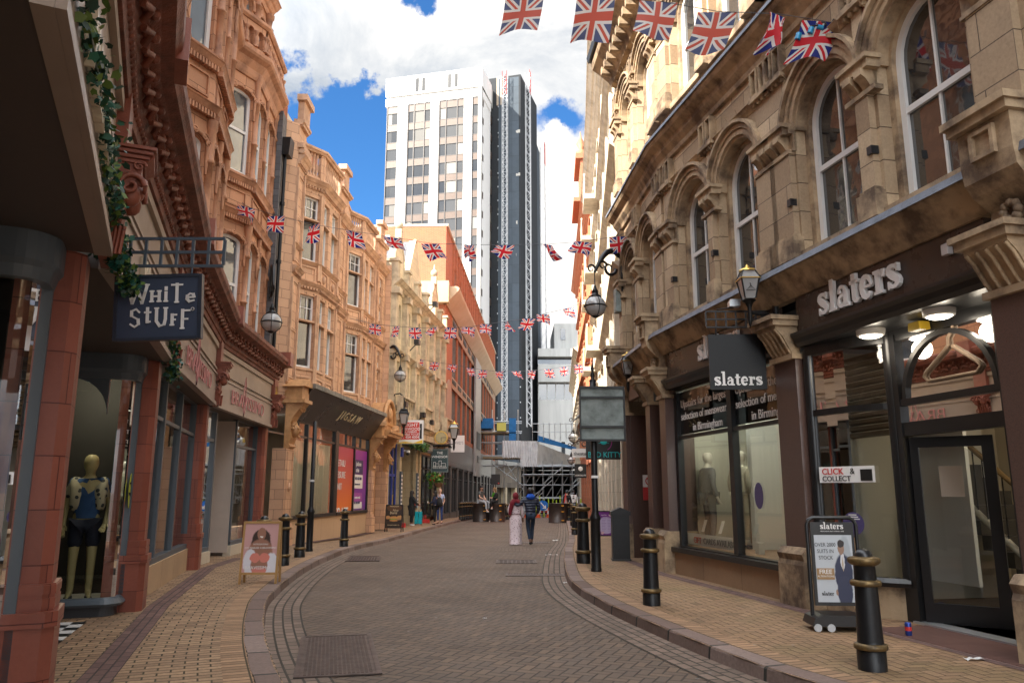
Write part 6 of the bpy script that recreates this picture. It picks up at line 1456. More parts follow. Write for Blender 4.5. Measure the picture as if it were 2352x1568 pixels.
# ---- hanging signs
def grid_bracket(mb, x0, x1, y, z0, z1, n, r=.010, mid=True):
    for z in ([z0, z1] + ([(z0 + z1) / 2] if mid else [])): mb.box(x0, x1, y - r, y + r, z - r, z + r)
    for i in range(n + 1): x = x0 + (x1 - x0) * i / n; mb.box(x - r, x + r, y - r * .9, y + r * .9, z0 + r, z1 - r)
ws = thing('hanging_shop_sign', 'slate blue hanging sign reading White Stuff under a grey lattice bracket', 'shop sign', (-2.8, 6, 3.1))
tl = Matrix.Rotation(radians(-3), 4, 'Y')
F = Free((-2.82, 6.0, 3.05), radians(4), 1, tl)
b = MB(F); b.box(-.325, .325, -.02, .02, -.255, .245); b.build('sign_board', m_navy, ws)
b = MB(F)
for a in (-1, 1): b.box(a * .325 - .014, a * .325 + .014, -.03, .03, -.268, .258); b.box(-.31, .31, -.03, .03, a * .256 - .012 - .005, a * .256 + .012 - .005)
b.build('sign_frame', M('dark_slate_frame', (.025, .032, .05), .4), ws)
b = MB(F)
def serif_text(mb, F, rows, m=0):
    for txt, x, z, size, sx in rows:
        mb.text(txt, F.pt(x, -.022, z), Vector(F.pt(1, 0, 0)) - Vector(F.pt(0, 0, 0)), Vector(F.pt(0, 0, 1)) - Vector(F.pt(0, 0, 0)), size, m, .022, .006, 'LEFT', sx, 1., True)
def roman(mb, F, txt, x, z, h, w, d=-.026):
    """drawn slab roman capitals: strokes in a unit cell"""
    G = {'W': [((0, 1), (.25, 0)), ((.25, 0), (.5, .8)), ((.5, .8), (.75, 0)), ((.75, 0), (1, 1))], 'H': [((.12, 0), (.12, 1)), ((.88, 0), (.88, 1)), ((.12, .5), (.88, .5))], 'i': [((.5, 0), (.5, .62)), ((.5, .8), (.5, .95))], 'T': [((.5, 0), (.5, 1)), ((0, .95), (1, .95))],
         'e': [((.1, .4), (.9, .42)), ((.9, .42), (.8, .68)), ((.8, .68), (.45, .74)), ((.45, .74), (.15, .55)), ((.15, .55), (.12, .25)), ((.12, .25), (.4, .02)), ((.4, .02), (.9, .12))], 'S': [((.9, .8), (.6, .98)), ((.6, .98), (.2, .88)), ((.2, .88), (.2, .62)), ((.2, .62), (.8, .42)), ((.8, .42), (.85, .16)), ((.85, .16), (.5, .02)), ((.5, .02), (.1, .18))],
         't': [((.45, .05), (.45, .95)), ((.05, .68), (.9, .68)), ((.45, .05), (.85, .1))], 'U': [((.12, .98), (.12, .3)), ((.12, .3), (.4, .03)), ((.4, .03), (.75, .1)), ((.75, .1), (.85, .4)), ((.85, .4), (.85, .98))], 'F': [((.2, 0), (.2, 1)), ((.2, .96), (.95, .96)), ((.2, .5), (.75, .5))]}
    serifs = {'W': [(0, 1), (1, 1)], 'H': [(.12, 0), (.12, 1), (.88, 0), (.88, 1)], 'i': [(.5, 0)], 'T': [(.5, 0)], 'F': [(.2, 0)], 'U': [(.12, 1), (.85, 1)], 't': [], 'S': [], 'e': []}
    for ch, cw, hh, dz in txt:
        for (a, b_) in G[ch]:
            th = w * (1.25 if abs(a[0] - b_[0]) < .3 else .75); dx = (b_[0] - a[0]) * cw; dz_ = (b_[1] - a[1]) * hh; l = sqrt(dx * dx + dz_ * dz_); nx, nz = -dz_ / l * th / 2, dx / l * th / 2; ex, ez = dx / l * th * .3, dz_ / l * th * .3
            A = (x + a[0] * cw - ex, z + dz + a[1] * hh - ez); B_ = (x + b_[0] * cw + ex, z + dz + b_[1] * hh + ez)
            mb.F = F; mb.ext([(A[0] + nx, A[1] + nz), (B_[0] + nx, B_[1] + nz), (B_[0] - nx, B_[1] - nz), (A[0] - nx, A[1] - nz)], d - .004, d, 'y')
        for (sx_, sz) in serifs[ch]: mb.box(x + sx_ * cw - w, x + sx_ * cw + w, d - .005, d - .001, z + dz + sz * hh - w * .3, z + dz + sz * hh + w * .3)
        x += cw + w * 1.5
roman(b, F, [('W', .15, .15, .0), ('H', .075, .085, .01), ('i', .028, .12, .01), ('T', .085, .15, -.0), ('e', .07, .09, .0)], -.235, .03, .1, .019)
roman(b, F, [('S', .085, .15, .0), ('t', .055, .13, .03), ('U', .095, .15, .0), ('F', .045, .085, .01), ('F', .075, .15, -.02)], -.215, -.165, .1, .019)
b.tube([(.27 + .012 * cos(a), -.026, -.03 + .012 * sin(a)) for a in [2 * pi * i / 8 for i in range(9)]], .003, 3)
b.build('lettering', m_white_sign, ws)
b = MB(Free((0, 0, 0))); grid_bracket(b, -3.22, -2.33, 6.0, 3.39, 3.62, 7, .011); 
for x in (-3.05, -2.58): b.tube([(x, 6.0, 3.39), (x, 6.0, 3.31)], .008, 5)
b.build('lattice_bracket', M('blue_grey_metal', (.10, .13, .17), .4, .3), ws)
ss = thing('hanging_shop_sign', 'black square hanging sign reading slaters below a black lattice bracket', 'shop sign', (3.3, 11.2, 3.5))
F = Free((3.31, 11.2, 3.48), radians(-4)); MB(F).box(-.41, .41, -.025, .025, -.41, .41).build('sign_board', M('black_sign_face', (.006, .006, .007), .4, 0, .25), ss)
b = MB(); slab(b, 'slaters', F.pt(-.35, -.027, -.35), Vector(F.pt(1, 0, 0)) - Vector(F.pt(0, 0, 0)), (0, 0, 1), .205, .006); b.build('lettering', m_white_sign, ss)
b = MB(); grid_bracket(b, 2.88, 3.92, 11.2, 4.0, 4.24, 7, .012)
for x in (3.02, 3.58): b.tube([(x, 11.2, 4.0), (x, 11.2, 3.88)], .014, 5)
b.tube([(3.75, 11.2, 4.02), (3.9, 11.2, 3.8)], .012, 4); b.build('lattice_bracket', m_iron, ss)
fl_ = thing('floodlight', 'small silver floodlight fixed on the black lattice bracket', 'light', (3.3, 11.2, 4.3)); b = MB(); b.box(3.22, 3.38, 11.1, 11.22, 4.3, 4.38); b.box(3.24, 3.40, 11.12, 11.2, 4.381, 4.41); b.build('lamp_housing', m_steel, fl_); MB().tube([(3.05, 11.2, 4.27), (3.3, 11.2, 4.3)], .012, 5).build('arm', m_iron, fl_)
def facesign(name, label, x0, x1, y, z0, z1, mat, rows=(), frame=None, cat='shop sign', th=.05, lm=None):
    t = thing(name, label, cat, ((x0 + x1) / 2, y, z0)); MB().box(x0, x1, y - th / 2, y + th / 2, z0, z1).build('sign_board', mat, t)
    if frame:
        f = MB(); w = .03
        for a in (x0, x1): f.box(a - w, a + w, y - th / 2 - .02, y + th / 2 + .02, z0 - w, z1 + w)
        for a in (z0, z1): f.box(x0 + w, x1 - w, y - th / 2 - .02, y + th / 2 + .02, a - w, a + w)
        f.build('sign_frame', frame, t)
    for txt, x, z, size, bold, mm, al, *sx in rows:
        b = MB(); b.text(txt, (x, y - th / 2 - .014, z), (1, 0, 0), (0, 0, 1), size, 0, bold, .006, al, sx[0] if sx else 1., 1., True); b.build('lettering', mm, t)
    return t
m_teal = M('teal_lettering', (.02, .50, .52), .4)
t = facesign('hanging_sign', 'black hanging sign with a turquoise cat head, partly behind the pole, reading Bad Kitty', 2.03, 2.98, 21.4, 2.48, 3.12, m_blackmat, [('BAD KITTY', 2.08, 2.54, .21, .006, m_teal, 'LEFT', .88)])
b = MB(); c = (2.52, 21.36, 2.95); b.ball(c, .085, 0, 12, 6, (1.1, .1, .8))
for q in (-1, 1): b.ext([(c[0] + q * .09, c[2] + .0), (c[0] + q * .08, c[2] + .13), (c[0] + q * .02, c[2] + .05)], 21.35, 21.37, 'y'); b.tube([(c[0] + q * .06, 21.355, c[2] - .02), (c[0] + q * .14, 21.355, c[2] - .03)], .005, 3)
b.build('cat_head', m_teal, t); b = MB(); b.tube([(2.5 + .24 * cos(radians(a)), 21.365, 2.95 + .24 * sin(radians(a))) for a in range(-60, 45, 10)], .01, 4); b.build('purple_arc', M('magenta_line', (.35, .03, .22), .4), t)
facesign('hanging_sign', 'white hanging sign reading the studio high on the far right', 2.32, 3.05, 30, 2.92, 3.25, m_white_sign, [('the', 2.37, 3.0, .19, 0, m_blackmat, 'LEFT'), ('studio', 2.62, 3.0, .19, .012, m_blackmat, 'LEFT')])
facesign('hanging_sign', 'dark grey hanging sign with a pale T just left of the sign post', 2.52, 3.3, 26, 2.72, 3.28, M('charcoal_sign', (.05, .05, .055), .5), [('T', 2.62, 2.86, .34, .02, m_white_sign, 'LEFT')])
t = facesign('hanging_sign', 'black hanging sign with a round white emblem reading Sokollab', 2.88, 3.42, 36, 2.25, 2.88, m_blackmat, [('SOKOLLAB', 3.15, 2.33, .10, .008, m_white_sign, 'CENTER')])
b = MB(); 
for k in range(8): a = k * pi / 4; b.ball((3.15 + .07 * cos(a), 35.96, 2.66 + .07 * sin(a)), .04, 0, 6, 4, (1, .2, 1))
b.ball((3.15, 35.96, 2.66), .05, 0, 8, 4, (1, .2, 1)); b.build('emblem', m_white_sign, t)
wd = facesign('pub_hanging_sign', 'dark green hanging pub sign reading The Windsor with a castle drawing', -4.53, -3.62, 44, 2.73, 3.97, M('pub_green', (.028, .055, .06), .45), [('THE', -4.075, 3.72, .19, .008, m_white_sign, 'CENTER'), ('WINDSOR', -4.075, 3.50, .19, .012, m_white_sign, 'CENTER')], M('grey_green_frame', (.12, .15, .15), .5))
b = MB()
for x0, x1, z0, z1 in ((-4.42, -4.30, 3.0, 3.26), (-4.30, -4.10, 3.0, 3.18), (-4.12, -3.98, 3.0, 3.34), (-3.98, -3.74, 3.0, 3.2), (-4.44, -3.70, 2.92, 3.0)):
    for p, q in (((x0, z0), (x1, z0)), ((x0, z1), (x1, z1)), ((x0, z0), (x0, z1)), ((x1, z0), (x1, z1))): b.tube([(p[0], 43.96, p[1]), (q[0], 43.96, q[1])], .011, 4)
    for k in range(3): b.tube([(x0 + (x1 - x0) * (k + .5) / 3, 43.96, z0 + .02), (x0 + (x1 - x0) * (k + .5) / 3, 43.96, z0 + .08)], .01, 4)
b.build('castle_drawing', m_white_sign, wd); b = MB(); b.box(-4.95, -3.45, 43.95, 44.05, 4.12, 4.2); b.tube([(-4.4, 44, 3.98), (-4.4, 44, 4.15)], .02); b.tube([(-3.8, 44, 3.98), (-3.8, 44, 4.15)], .02); b.box(-3.6, -3.4, 43.9, 44.1, 4.05, 4.12); b.build('bracket', m_iron, wd)
ck = thing('street_clock', 'round gilt clock standing above the pub hanging sign', 'clock', (-4.0, 43.8, 4.2)); b = MB()
def disc(mb, c, r, y0, y1, n=24): mb.ext([(c[0] + r * cos(2 * pi * i / n), c[1] + r * sin(2 * pi * i / n)) for i in range(n)], y0, y1, 'y')
disc(b, (-4.0, 4.62), .38, 43.75, 43.9); b.build('case', m_goldleaf, ck); b = MB(); disc(b, (-4.0, 4.62), .31, 43.73, 43.75); b.build('dial', M('cream_dial', (.42, .34, .18), .5), ck)
b = MB(); b.tube([(-4.0, 43.72, 4.62), (-3.98, 43.72, 4.42)], .015, 4); b.tube([(-4.0, 43.72, 4.62), (-3.74, 43.72, 4.63)], .012, 4)
for k in range(12): a = k * pi / 6; b.tube([(-4.0 + .25 * cos(a), 43.72, 4.62 + .25 * sin(a)), (-4.0 + .29 * cos(a), 43.72, 4.62 + .29 * sin(a))], .01, 3)
b.build('hands', m_black, ck); b = MB(); b.box(-4.3, -3.5, 43.7, 43.9, 4.2, 4.26); b.tube([(-3.62 + .1 * cos(a * .6) * (1 - a / 12), 43.8, 4.42 + .1 * sin(a * .6) * (1 - a / 12)) for a in range(11)], .02, 4); b.build('clock_stand', m_iron, ck)
lb = facesign('letting_board', 'red and white agents letting board reading Available To Let on the cream pub', -5.52, -4.15, 36.3, 3.82, 4.92, m_white_sign, [('WRIGHT', -4.86, 4.62, .22, .012, m_white_sign, 'CENTER', 1.05), ('SILVERWOOD', -4.86, 4.44, .19, .012, m_white_sign, 'CENTER', .95), ('RETAIL PREMISES', -4.86, 4.335, .11, .006, m_white_sign, 'CENTER'), ('AVAILABLE TO LET', -4.86, 4.215, .13, .01, m_white_sign, 'CENTER'), ('0121 454 4004', -4.86, 4.07, .17, .012, m_white_sign, 'CENTER')], None, 'sign')
MB().box(-5.38, -4.34, 36.268, 36.2745, 4.02, 4.82).build('red_panel', M('estate_red', (.62, .05, .035), .4), lb)
b = MB(); b.box(-5.5, -5.4, 36.26, 36.273, 4.05, 4.75); b.box(-4.32, -4.22, 36.26, 36.273, 4.05, 4.75); b.build('black_bars', m_blackmat, lb); b = MB(); b.ext([(-5.5, 3.84), (-4.18, 3.84), (-4.18, 4.0), (-4.6, 3.86), (-5.0, 3.92)], 36.262, 36.272, 'y'); b.build('yellow_band', M('yellow_band', (.75, .50, .03), .4), lb)
facesign('hanging_sign', 'white projecting sign reading Davids at the corner of the brick and glass building', -4.05, -3.15, 51.5, 4.2, 5.3, m_white_sign, [("DAVID'S", -3.6, 4.72, .26, 0, M('grey_letters', (.25, .25, .25), .5), 'CENTER', .8)])
t = facesign('black_screen_sign', 'black rectangular sign on a thin post beside the seated woman', -1.65, -.95, 62, 2.2, 3.0, m_blackmat, [], None, 'sign'); MB().tube([(-1.3, 62.1, zg(62)), (-1.3, 62.1, 2.3)], .03).build('post', m_iron, t); MB().box(-1.12, -1.0, 61.95, 61.974, 2.25, 2.35).build('red_mark', m_red, t)
# A-boards
def easel(name, label, x, y, w, h, rz, frame, face, extra=None, z=None, tilt=.12, leg=.15):
    t = thing(name, label, 'pavement sign', (x, y, (.12 + zg(y)) if z is None else z), rz)
    def plane(mb, sg, a, b_, c, d, y0, y1): 
        vs = []
        for yy in (y0, y1):
            for (px, pz) in ((a, c), (b_, c), (b_, d), (a, d)): vs.append((px, sg * (-(h - pz) * tilt - .02 + 0) + (yy if sg > 0 else -yy) , pz))
        mb.add(vs, [(0, 1, 2, 3), (7, 6, 5, 4), (0, 4, 5, 1), (1, 5, 6, 2), (2, 6, 7, 3), (3, 7, 4, 0)])
    p = MB(); plane(p, 1, -w / 2 + .03, w / 2 - .03, leg + .03, h - .03, -.005, .005); local(p, 'poster', face, t)
    for sg, nm in ((1, 'front_frame'), (-1, 'rear_frame')):
        f = MB(); plane(f, sg, -w / 2, -w / 2 + .035, 0, h, -.018, .018); plane(f, sg, w / 2 - .035, w / 2, 0, h, -.018, .018); plane(f, sg, -w / 2 + .035, w / 2 - .035, h - .035, h, -.016, .016); plane(f, sg, -w / 2 + .035, w / 2 - .035, leg, leg + .035, -.016, .016); local(f, nm, frame, t)
    if extra: extra(t, lambda px, pz, o=.0: (px, -(h - pz) * tilt - .028 - o, pz))
    return t
def person_poster(name, bg, parts):
    """poster print made of soft elliptical patches in the sheet's own generated coordinates"""
    m = M(name, bg, .4); t = NT(m); g_ = t.N('ShaderNodeTexCoord').outputs['Generated']; s_ = t.N('ShaderNodeSeparateXYZ', {0: g_}); n = t.noise(14, 3, .5, g_); c = bg
    nx = t.math('MULTIPLY', t.math('SUBTRACT', n, .5), .06)
    for (cx, cz, rx, rz_, col) in parts:
        a = t.math('DIVIDE', t.math('ADD', t.math('SUBTRACT', s_.outputs[0], cx), nx), rx); b = t.math('DIVIDE', t.math('ADD', t.math('SUBTRACT', s_.outputs[2], cz), nx), rz_)
        d = t.math('SQRT', t.math('ADD', t.math('MULTIPLY', a, a), t.math('MULTIPLY', b, b))); mk = t.N('ShaderNodeMapRange', {'Value': d, 'From Min': 1.05, 'From Max': .92}).outputs[0]
        c = t.mix(mk, c, col)
    t.l.new(c, t.b.inputs['Base Color']); return m
sk = (.33, .16, .11)
pm = person_poster('portrait_poster_print', (.58, .33, .32), [(.5, .68, .27, .20, (.05, .03, .025)), (.5, .55, .30, .20, (.05, .03, .025)), (.5, .42, .36, .26, sk), (.22, .22, .2, .26, (.68, .66, .72)), (.84, .16, .2, .24, (.68, .66, .72)), (.5, .15, .25, .2, sk), (.5, .78, .13, .13, sk), (.5, .72, .05, .02, (.8, .75, .7)), (.36, .30, .15, .10, (.66, .22, .17)), (.64, .30, .15, .10, (.66, .22, .17)), (.5, .04, .22, .07, (.62, .22, .18))])
def ex1(t, P):
    for txt, px, pz, sz, al in (('INTRODUCING', 0, .62, .035, 'CENTER'), ('OTI MABUSE X BRAVISSIMO', 0, .56, .042, 'CENTER'), ('BRAVISSIMO', -.02, .235, .075, 'CENTER')):
        b = MB(); b.text(txt, P(px, pz, .004), (1, 0, 0), (0, .12, 1), sz, 0, 0, .002, al); local(b, 'lettering', m_white_sign, t)
easel('pavement_board', 'oak framed pavement board with a lingerie portrait poster on the left pavement', -4.19, 13.35, .62, 1.0, .05, m_wood, pm, ex1)
bm2 = person_poster('burger_poster_print', (.035, .025, .02), [(.5, .88, .5, .16, (.10, .05, .025)), (.5, .37, .30, .055, (.10, .04, .02)), (.5, .44, .26, .07, (.50, .25, .08)), (.5, .31, .27, .045, (.45, .22, .07)), (.5, .375, .29, .022, (.18, .30, .05)), (.88, .45, .18, .09, (.50, .26, .09)), (.12, .45, .15, .08, (.48, .25, .10)), (.86, .37, .18, .04, (.35, .2, .1))])
def ex2(t, P):
    for txt, px, pz, sz in (('WINDSOR', 0, 1.02, .085), ('Nice', .06, .84, .13), ('buns', -.02, .73, .17), ('BURGERS FROM 7.25', 0, .26, .055)):
        b = MB(); b.text(txt, P(px, pz, .004), (1, 0, 0), (0, .12, 1), sz, 0, .004, .002, 'CENTER', 1., 1., False, .2 if sz > .1 else 0); local(b, 'lettering', M('cream_menu_lettering', (.6, .5, .3), .5) if 'cream_menu_lettering' not in bpy.data.materials else bpy.data.materials['cream_menu_lettering'], t)
easel('pavement_board', 'black framed burger menu board standing in front of the blue pub door', -4.98, 33.5, .74, 1.12, -.15, m_blackmat, bm2, ex2)
pu = person_poster('purple_menu_print', (.17, .025, .24), [(.5, .42, .62, .36, (.50, .42, .62)), (.8, .86, .12, .07, (.65, .45, .45)), (.22, .1, .1, .06, (.65, .4, .4))])
def ex3(t, P):
    for k in range(9): b = MB(); z = .72 - k * .05; q = P(0, z, .003); b.box(-.16, .0 - .02 * (k % 3), q[1] - .001, q[1], z, z + .008); b.box(.04, .17 - .03 * (k % 2), q[1] - .001, q[1], z, z + .008); local(b, 'menu_lines', M('violet_print', (.2, .1, .3), .5) if 'violet_print' not in bpy.data.materials else bpy.data.materials['violet_print'], t)
    b = MB(); b.text('Nail Bar', P(-.17, .82, .004), (1, 0, 0), (0, .12, 1), .06, 0, 0, .002, 'LEFT'); local(b, 'lettering', m_white_sign, t)
easel('pavement_board', 'purple menu board on a black stand behind the right-hand pole', 3.18, 26.8, .56, .98, 0, m_blackmat, pu, ex3)
# slaters swing sign
sm_ = person_poster('suit_poster_print', (.50, .53, .56), [(.80, .5, .17, .50, (.38, .41, .44)), (.73, .42, .24, .30, (.025, .03, .07)), (.73, .15, .2, .25, (.03, .035, .075)), (.72, .60, .06, .12, (.60, .60, .62)), (.72, .56, .018, .11, (.45, .36, .25)), (.70, .80, .085, .095, (.30, .18, .12)), (.70, .87, .09, .06, (.03, .02, .018)), (.52, .14, .035, .05, (.3, .18, .12))])
t = thing('swing_sign', 'black framed pavement swing sign for the menswear shop reading over 2000 suits in stock', 'pavement sign', (3.60, 8.95, .12), -.08)
b = MB(); b.tube([(-.27, 0, .10), (-.27, 0, 1.12), (-.25, 0, 1.17), (-.20, 0, 1.20), (.20, 0, 1.20), (.25, 0, 1.17), (.27, 0, 1.12), (.27, 0, .10)], .022, 8); local(b, 'tube_frame', m_black, t)
b = MB(); b.box(-.235, .235, -.02, .02, .25, 1.15); local(b, 'panel', m_blackmat, t)
b = MB(); b.add([(-.205, -.022, .29), (.205, -.022, .29), (.205, -.022, 1.01), (-.205, -.022, 1.01)], [(0, 1, 2, 3)]); b.box(-.205, .205, -.0235, -.0225, .288, .29); local(b, 'poster', sm_, t)
b = MB(); b.ext([(-.33, .06), (-.30, .14), (-.2, .17), (.2, .17), (.30, .14), (.33, .06)], -.20, .20, 'y'); local(b, 'water_base', m_blackmat, t)
for q in (-.28, -.14): b = MB(); b.lathe([(.035, 0), (.035, .03)], (0, 0), 12); b2 = MB(); b2.tube([(q, -.21, .045), (q, -.17, .045)], .042, 12); local(b2, 'wheel', m_steel, t)
b = MB(); slab(b, 'slaters', (-.13, -.023, 1.075), (1, 0, 0), (0, 0, 1), .075, .003); b.text('MENSWEAR AND FORMAL HIRE', (0, -.024, 1.045), (1, 0, 0), (0, 0, 1), .018, 0, 0, .001, 'CENTER'); local(b, 'lettering', m_white_sign, t)
b = MB()
for tx_, px, z, s_ in (('OVER 2000', -.09, .885, .06), ('SUITS IN', -.09, .815, .06), ('STOCK', -.09, .745, .06)): b.text(tx_, (px, -.026, z), (1, 0, 0), (0, 0, 1), s_, 0, -.002, .001, 'CENTER', .8)
slab(b, 'slater', (-.16, -.026, .36), (1, 0, 0), (0, 0, 1), .045, .001); local(b, 'dark_lettering', m_blackmat, t)
b = MB(); b.box(-.20, -.01, -.028, -.024, .53, .65); local(b, 'tan_band', M('tan_band', (.33, .20, .09), .5), t); b = MB(); b.text('FREE', (-.105, -.029, .59), (1, 0, 0), (0, 0, 1), .068, 0, .006, .001, 'CENTER'); b.text('ALTERATIONS', (-.105, -.029, .555), (1, 0, 0), (0, 0, 1), .028, 0, 0, .001, 'CENTER'); local(b, 'band_lettering', m_white_sign, t)
# bin, drums, planters
t = thing('litter_bin', 'tall square black litter bin against the granite pier', 'litter bin', (2.42, 17.75, .12), -.05)
b = MB(); b.box(-.19, .19, -.19, .19, 0, .98); b.box(-.15, .15, -.195, -.189, .1, .8); local(b, 'bin_body', m_iron, t); b = MB(); b.box(-.22, .22, -.22, .22, .98, 1.06); b.ext([(-.21, 1.06), (.21, 1.06), (0, 1.15)], -.21, .21, 'y'); local(b, 'bin_lid', m_iron, t); b = MB(); b.box(-.21, .21, -.21, .21, -.02, .04); local(b, 'bin_foot', m_blackmat, t)
def drum(x, y, r, h, label):
    t = thing('steel_drum_planter', label, 'planter', (x, y, zg(y) + .0), 0, 'big dark cylindrical street drums'); b = MB(); b.lathe([(r * 1.04, 0), (r * 1.04, .05), (r, .06), (r, h - .04), (r * 1.02, h - .03), (r * 1.02, h), (r * .9, h), (.01, h - .01)], n=28); local(b, 'drum', worn('dark_bronze_drum', (.055, .04, .035), .4, .4, .3) if 'dark_bronze_drum' not in bpy.data.materials else bpy.data.materials['dark_bronze_drum'], t)
    for z in (.12, h * .55, h * .85): 
        b = MB(); b.box(-.0 + r * .3, r * .3 + .14, -r * .97, -r * .94, z, z + .05); local(b, 'amber_reflector', M('amber_reflector', (.8, .35, .03), .3) if 'amber_reflector' not in bpy.data.materials else bpy.data.materials['amber_reflector'], t)
drum(-1.88, 48.2, .50, 1.10, 'dark steel drum the man in the cap sits on'); drum(-.92, 48.0, .50, 1.10, 'dark steel drum the woman with a green lanyard sits on'); drum(2.72, 46.6, .56, 1.12, 'dark steel drum standing alone beside the right kerb')
# cones, blue arrow sign, fence
m_cone = M('orange_cone', (.75, .10, .02), .4)
def cone(x, y, lb):
    t = thing('traffic_cone', lb, 'traffic cone', (x, y, zg(y)), 0, 'traffic cones before the scaffold'); b = MB(); b.box(-.2, .2, -.2, .2, 0, .05); b.lathe([(.16, .05), (.12, .28)], n=10); b.lathe([(.075, .55), (.035, .78), (.001, .79)], n=10); local(b, 'cone_body', m_cone, t); b = MB(); b.lathe([(.12, .28), (.075, .55)], n=10); local(b, 'white_sleeve', m_white_sign, t)
for i, x in enumerate((1.15, 1.75, 2.1, 2.9, 3.3, 3.75)): cone(x, 63, '%s traffic cone from the left in the line before the scaffold' % ORD[i])
t = thing('arrow_sign', 'round blue keep right arrow sign among the cones', 'road sign', (2.45, 62.5, zg(62))); b = MB(); disc(b, (2.45, .58), .40, 62.4, 62.43); b.build('blue_disc', M('road_sign_blue', (.01, .16, .55), .3), t)
b = MB(); b.tube([(2.25, 62.38, .80), (2.58, 62.38, .44)], .055, 4); b.ext([(2.70, .32), (2.68, .62), (2.40, .36)], 62.37, 62.39, 'y'); b.build('white_arrow', m_white_sign, t); b = MB(); b.tube([(2.45, 62.45, zg(62)), (2.45, 62.45, .4)], .03, 5); b.build('sign_leg', m_iron, t)
b = MB(); 
for i in range(6): b.box(1.95 + i * .17, 2.12 + i * .17, 62.6, 62.63, .02, .16, i % 2)
b.build('striped_board', [m_red, m_white_sign], t)
t = thing('site_fence', 'mesh fence with yellow green wrapped posts in front of the scaffold', 'fence', (4, 66, -.4)); b = MB(); r_ = random.Random(3)
for i in range(14): x = 1.3 + i * .34 + r_.random() * .1; b.tube([(x, 66 + (i % 3) * .5, zg(66)), (x, 66 + (i % 3) * .5, .9 + .5 * r_.random())], .055, 5)
b.build('hi_vis_posts', M('lime_wrap', (.45, .60, .03), .5), t); b = MB()
for k in range(2): b.tube([(.9, 65.8, .2 + k * .9), (6, 65.8, .2 + k * .9)], .02, 4)
b.build('rails', m_steel, t)
t = thing('warning_sign', 'red and white triangular roadworks sign seen edge-on by the far pedestrians', 'road sign', (3.2, 47.5, 0)); F = Frame((3.15, 48.5), (3.45, 48.95), 1); b = MB(F); b.ext([(0, .75), (.54, .75), (.27, 1.55)], 0, .03, 'y'); b.build('red_border', m_red, t); b = MB(F); b.ext([(.12, .82), (.42, .82), (.27, 1.3)], -.01, .04, 'y'); b.build('white_face', m_white_sign, t); b = MB(F); b.tube([(.1, 0, .76), (.0, .1, zg(48))], .02, 4); b.tube([(.44, 0, .76), (.54, .1, zg(48))], .02, 4); b.build('legs', m_steel, t)
# suitcase, red crates
t = thing('suitcase', 'turquoise wheeled suitcase with its handle raised beside the pub entrance', 'suitcase', (-4.78, 40.4, .12 + zg(40))); b = MB(); b.box(-.19, -.01, -.12, .12, .05, .66); b.box(.01, .19, -.12, .12, .05, .66); local(b, 'shell', M('turquoise_shell', (.0, .33, .40), .35), t, bevel=.02)
b = MB(); b.tube([(-.06, .1, .66), (-.06, .1, 1.05), (.06, .1, 1.05), (.06, .1, .66)], .012, 5); local(b, 'handle', m_steel, t)
for q in (-.15, .15): b = MB(); b.ball((q, 0, .03), .03); local(b, 'wheel', m_black, t)
for x, y, l in ((-5.25, 37.6, 'red toolbox like crate with a handle by the dark dressed woman'), (-4.66, 42.9, 'red toolbox like crate to the right of the turquoise suitcase')):
    t = thing('red_crate', l, 'crate', (x, y, .12 + zg(y))); b = MB(); b.box(-.2, .2, -.12, .12, 0, .2); local(b, 'crate_box', m_red, t); b = MB(); b.tube([(-.15, 0, .2), (-.08, 0, .42), (-.02, 0, .42), (.0, 0, .2)], .02, 5); local(b, 'handle', m_red, t)
cn = thing('drink_can', 'blue and red drink can on the shop step below the door frame', 'can', (4.17, 8.55, .125)); b = MB(); b.lathe([(.03, 0), (.033, .01), (.033, .12), (.028, .133), (.001, .133)], n=14); local(b, 'can_body', M('blue_can', (.03, .06, .28), .3, .5), cn); b = MB(); b.lathe([(.0335, .05), (.0335, .09)], n=14); local(b, 'red_stripe', m_red, cn)
# alarm boxes, cameras, floodlights, heaters
def box_thing(name, label, cat, F, s, d0, d1, z0, z1, w, mat, part='housing'): t = thing(name, label, cat, F.pt(s, d0, z0)); b = MB(F); b.ext([(s - w / 2, z0), (s + w / 2, z0), (s + w / 2 * .9, z1), (s - w / 2 * .9, z1)], d0, d1, 'y'); b.build(part, mat, t, bevel=.01); return t
t = box_thing('alarm_box', 'yellow and blue alarm box on the last taupe fascia pier', 'alarm', LF[5], LF[5].L - .2, .0, .12, 4.16, 4.5, .3, M('alarm_yellow', (.75, .50, .02), .4)); MB(LF[5]).box(LF[5].L - .33, LF[5].L - .07, .0, .14, 4.04, 4.15).build('blue_base', m_blue, t)
t = box_thing('alarm_box', 'yellow alarm light under the black soffit above the shop door', 'alarm', RA, 4.8, -.45, -.30, 3.44, 3.54, .20, M('alarm_amber', (.40, .26, .02), .4))
box_thing('wall_box', 'small pale junction box high on the dark fascia', 'junction box', RA, 3.75, .05, .12, 4.0, 4.12, .1, M('pale_plastic', (.55, .5, .48), .5))
box_thing('wall_box', 'grey cabinet on the wall at the far end of the arched windows', 'junction box', RB, 4.05, .02, .22, 6.0, 6.6, .3, m_aged)
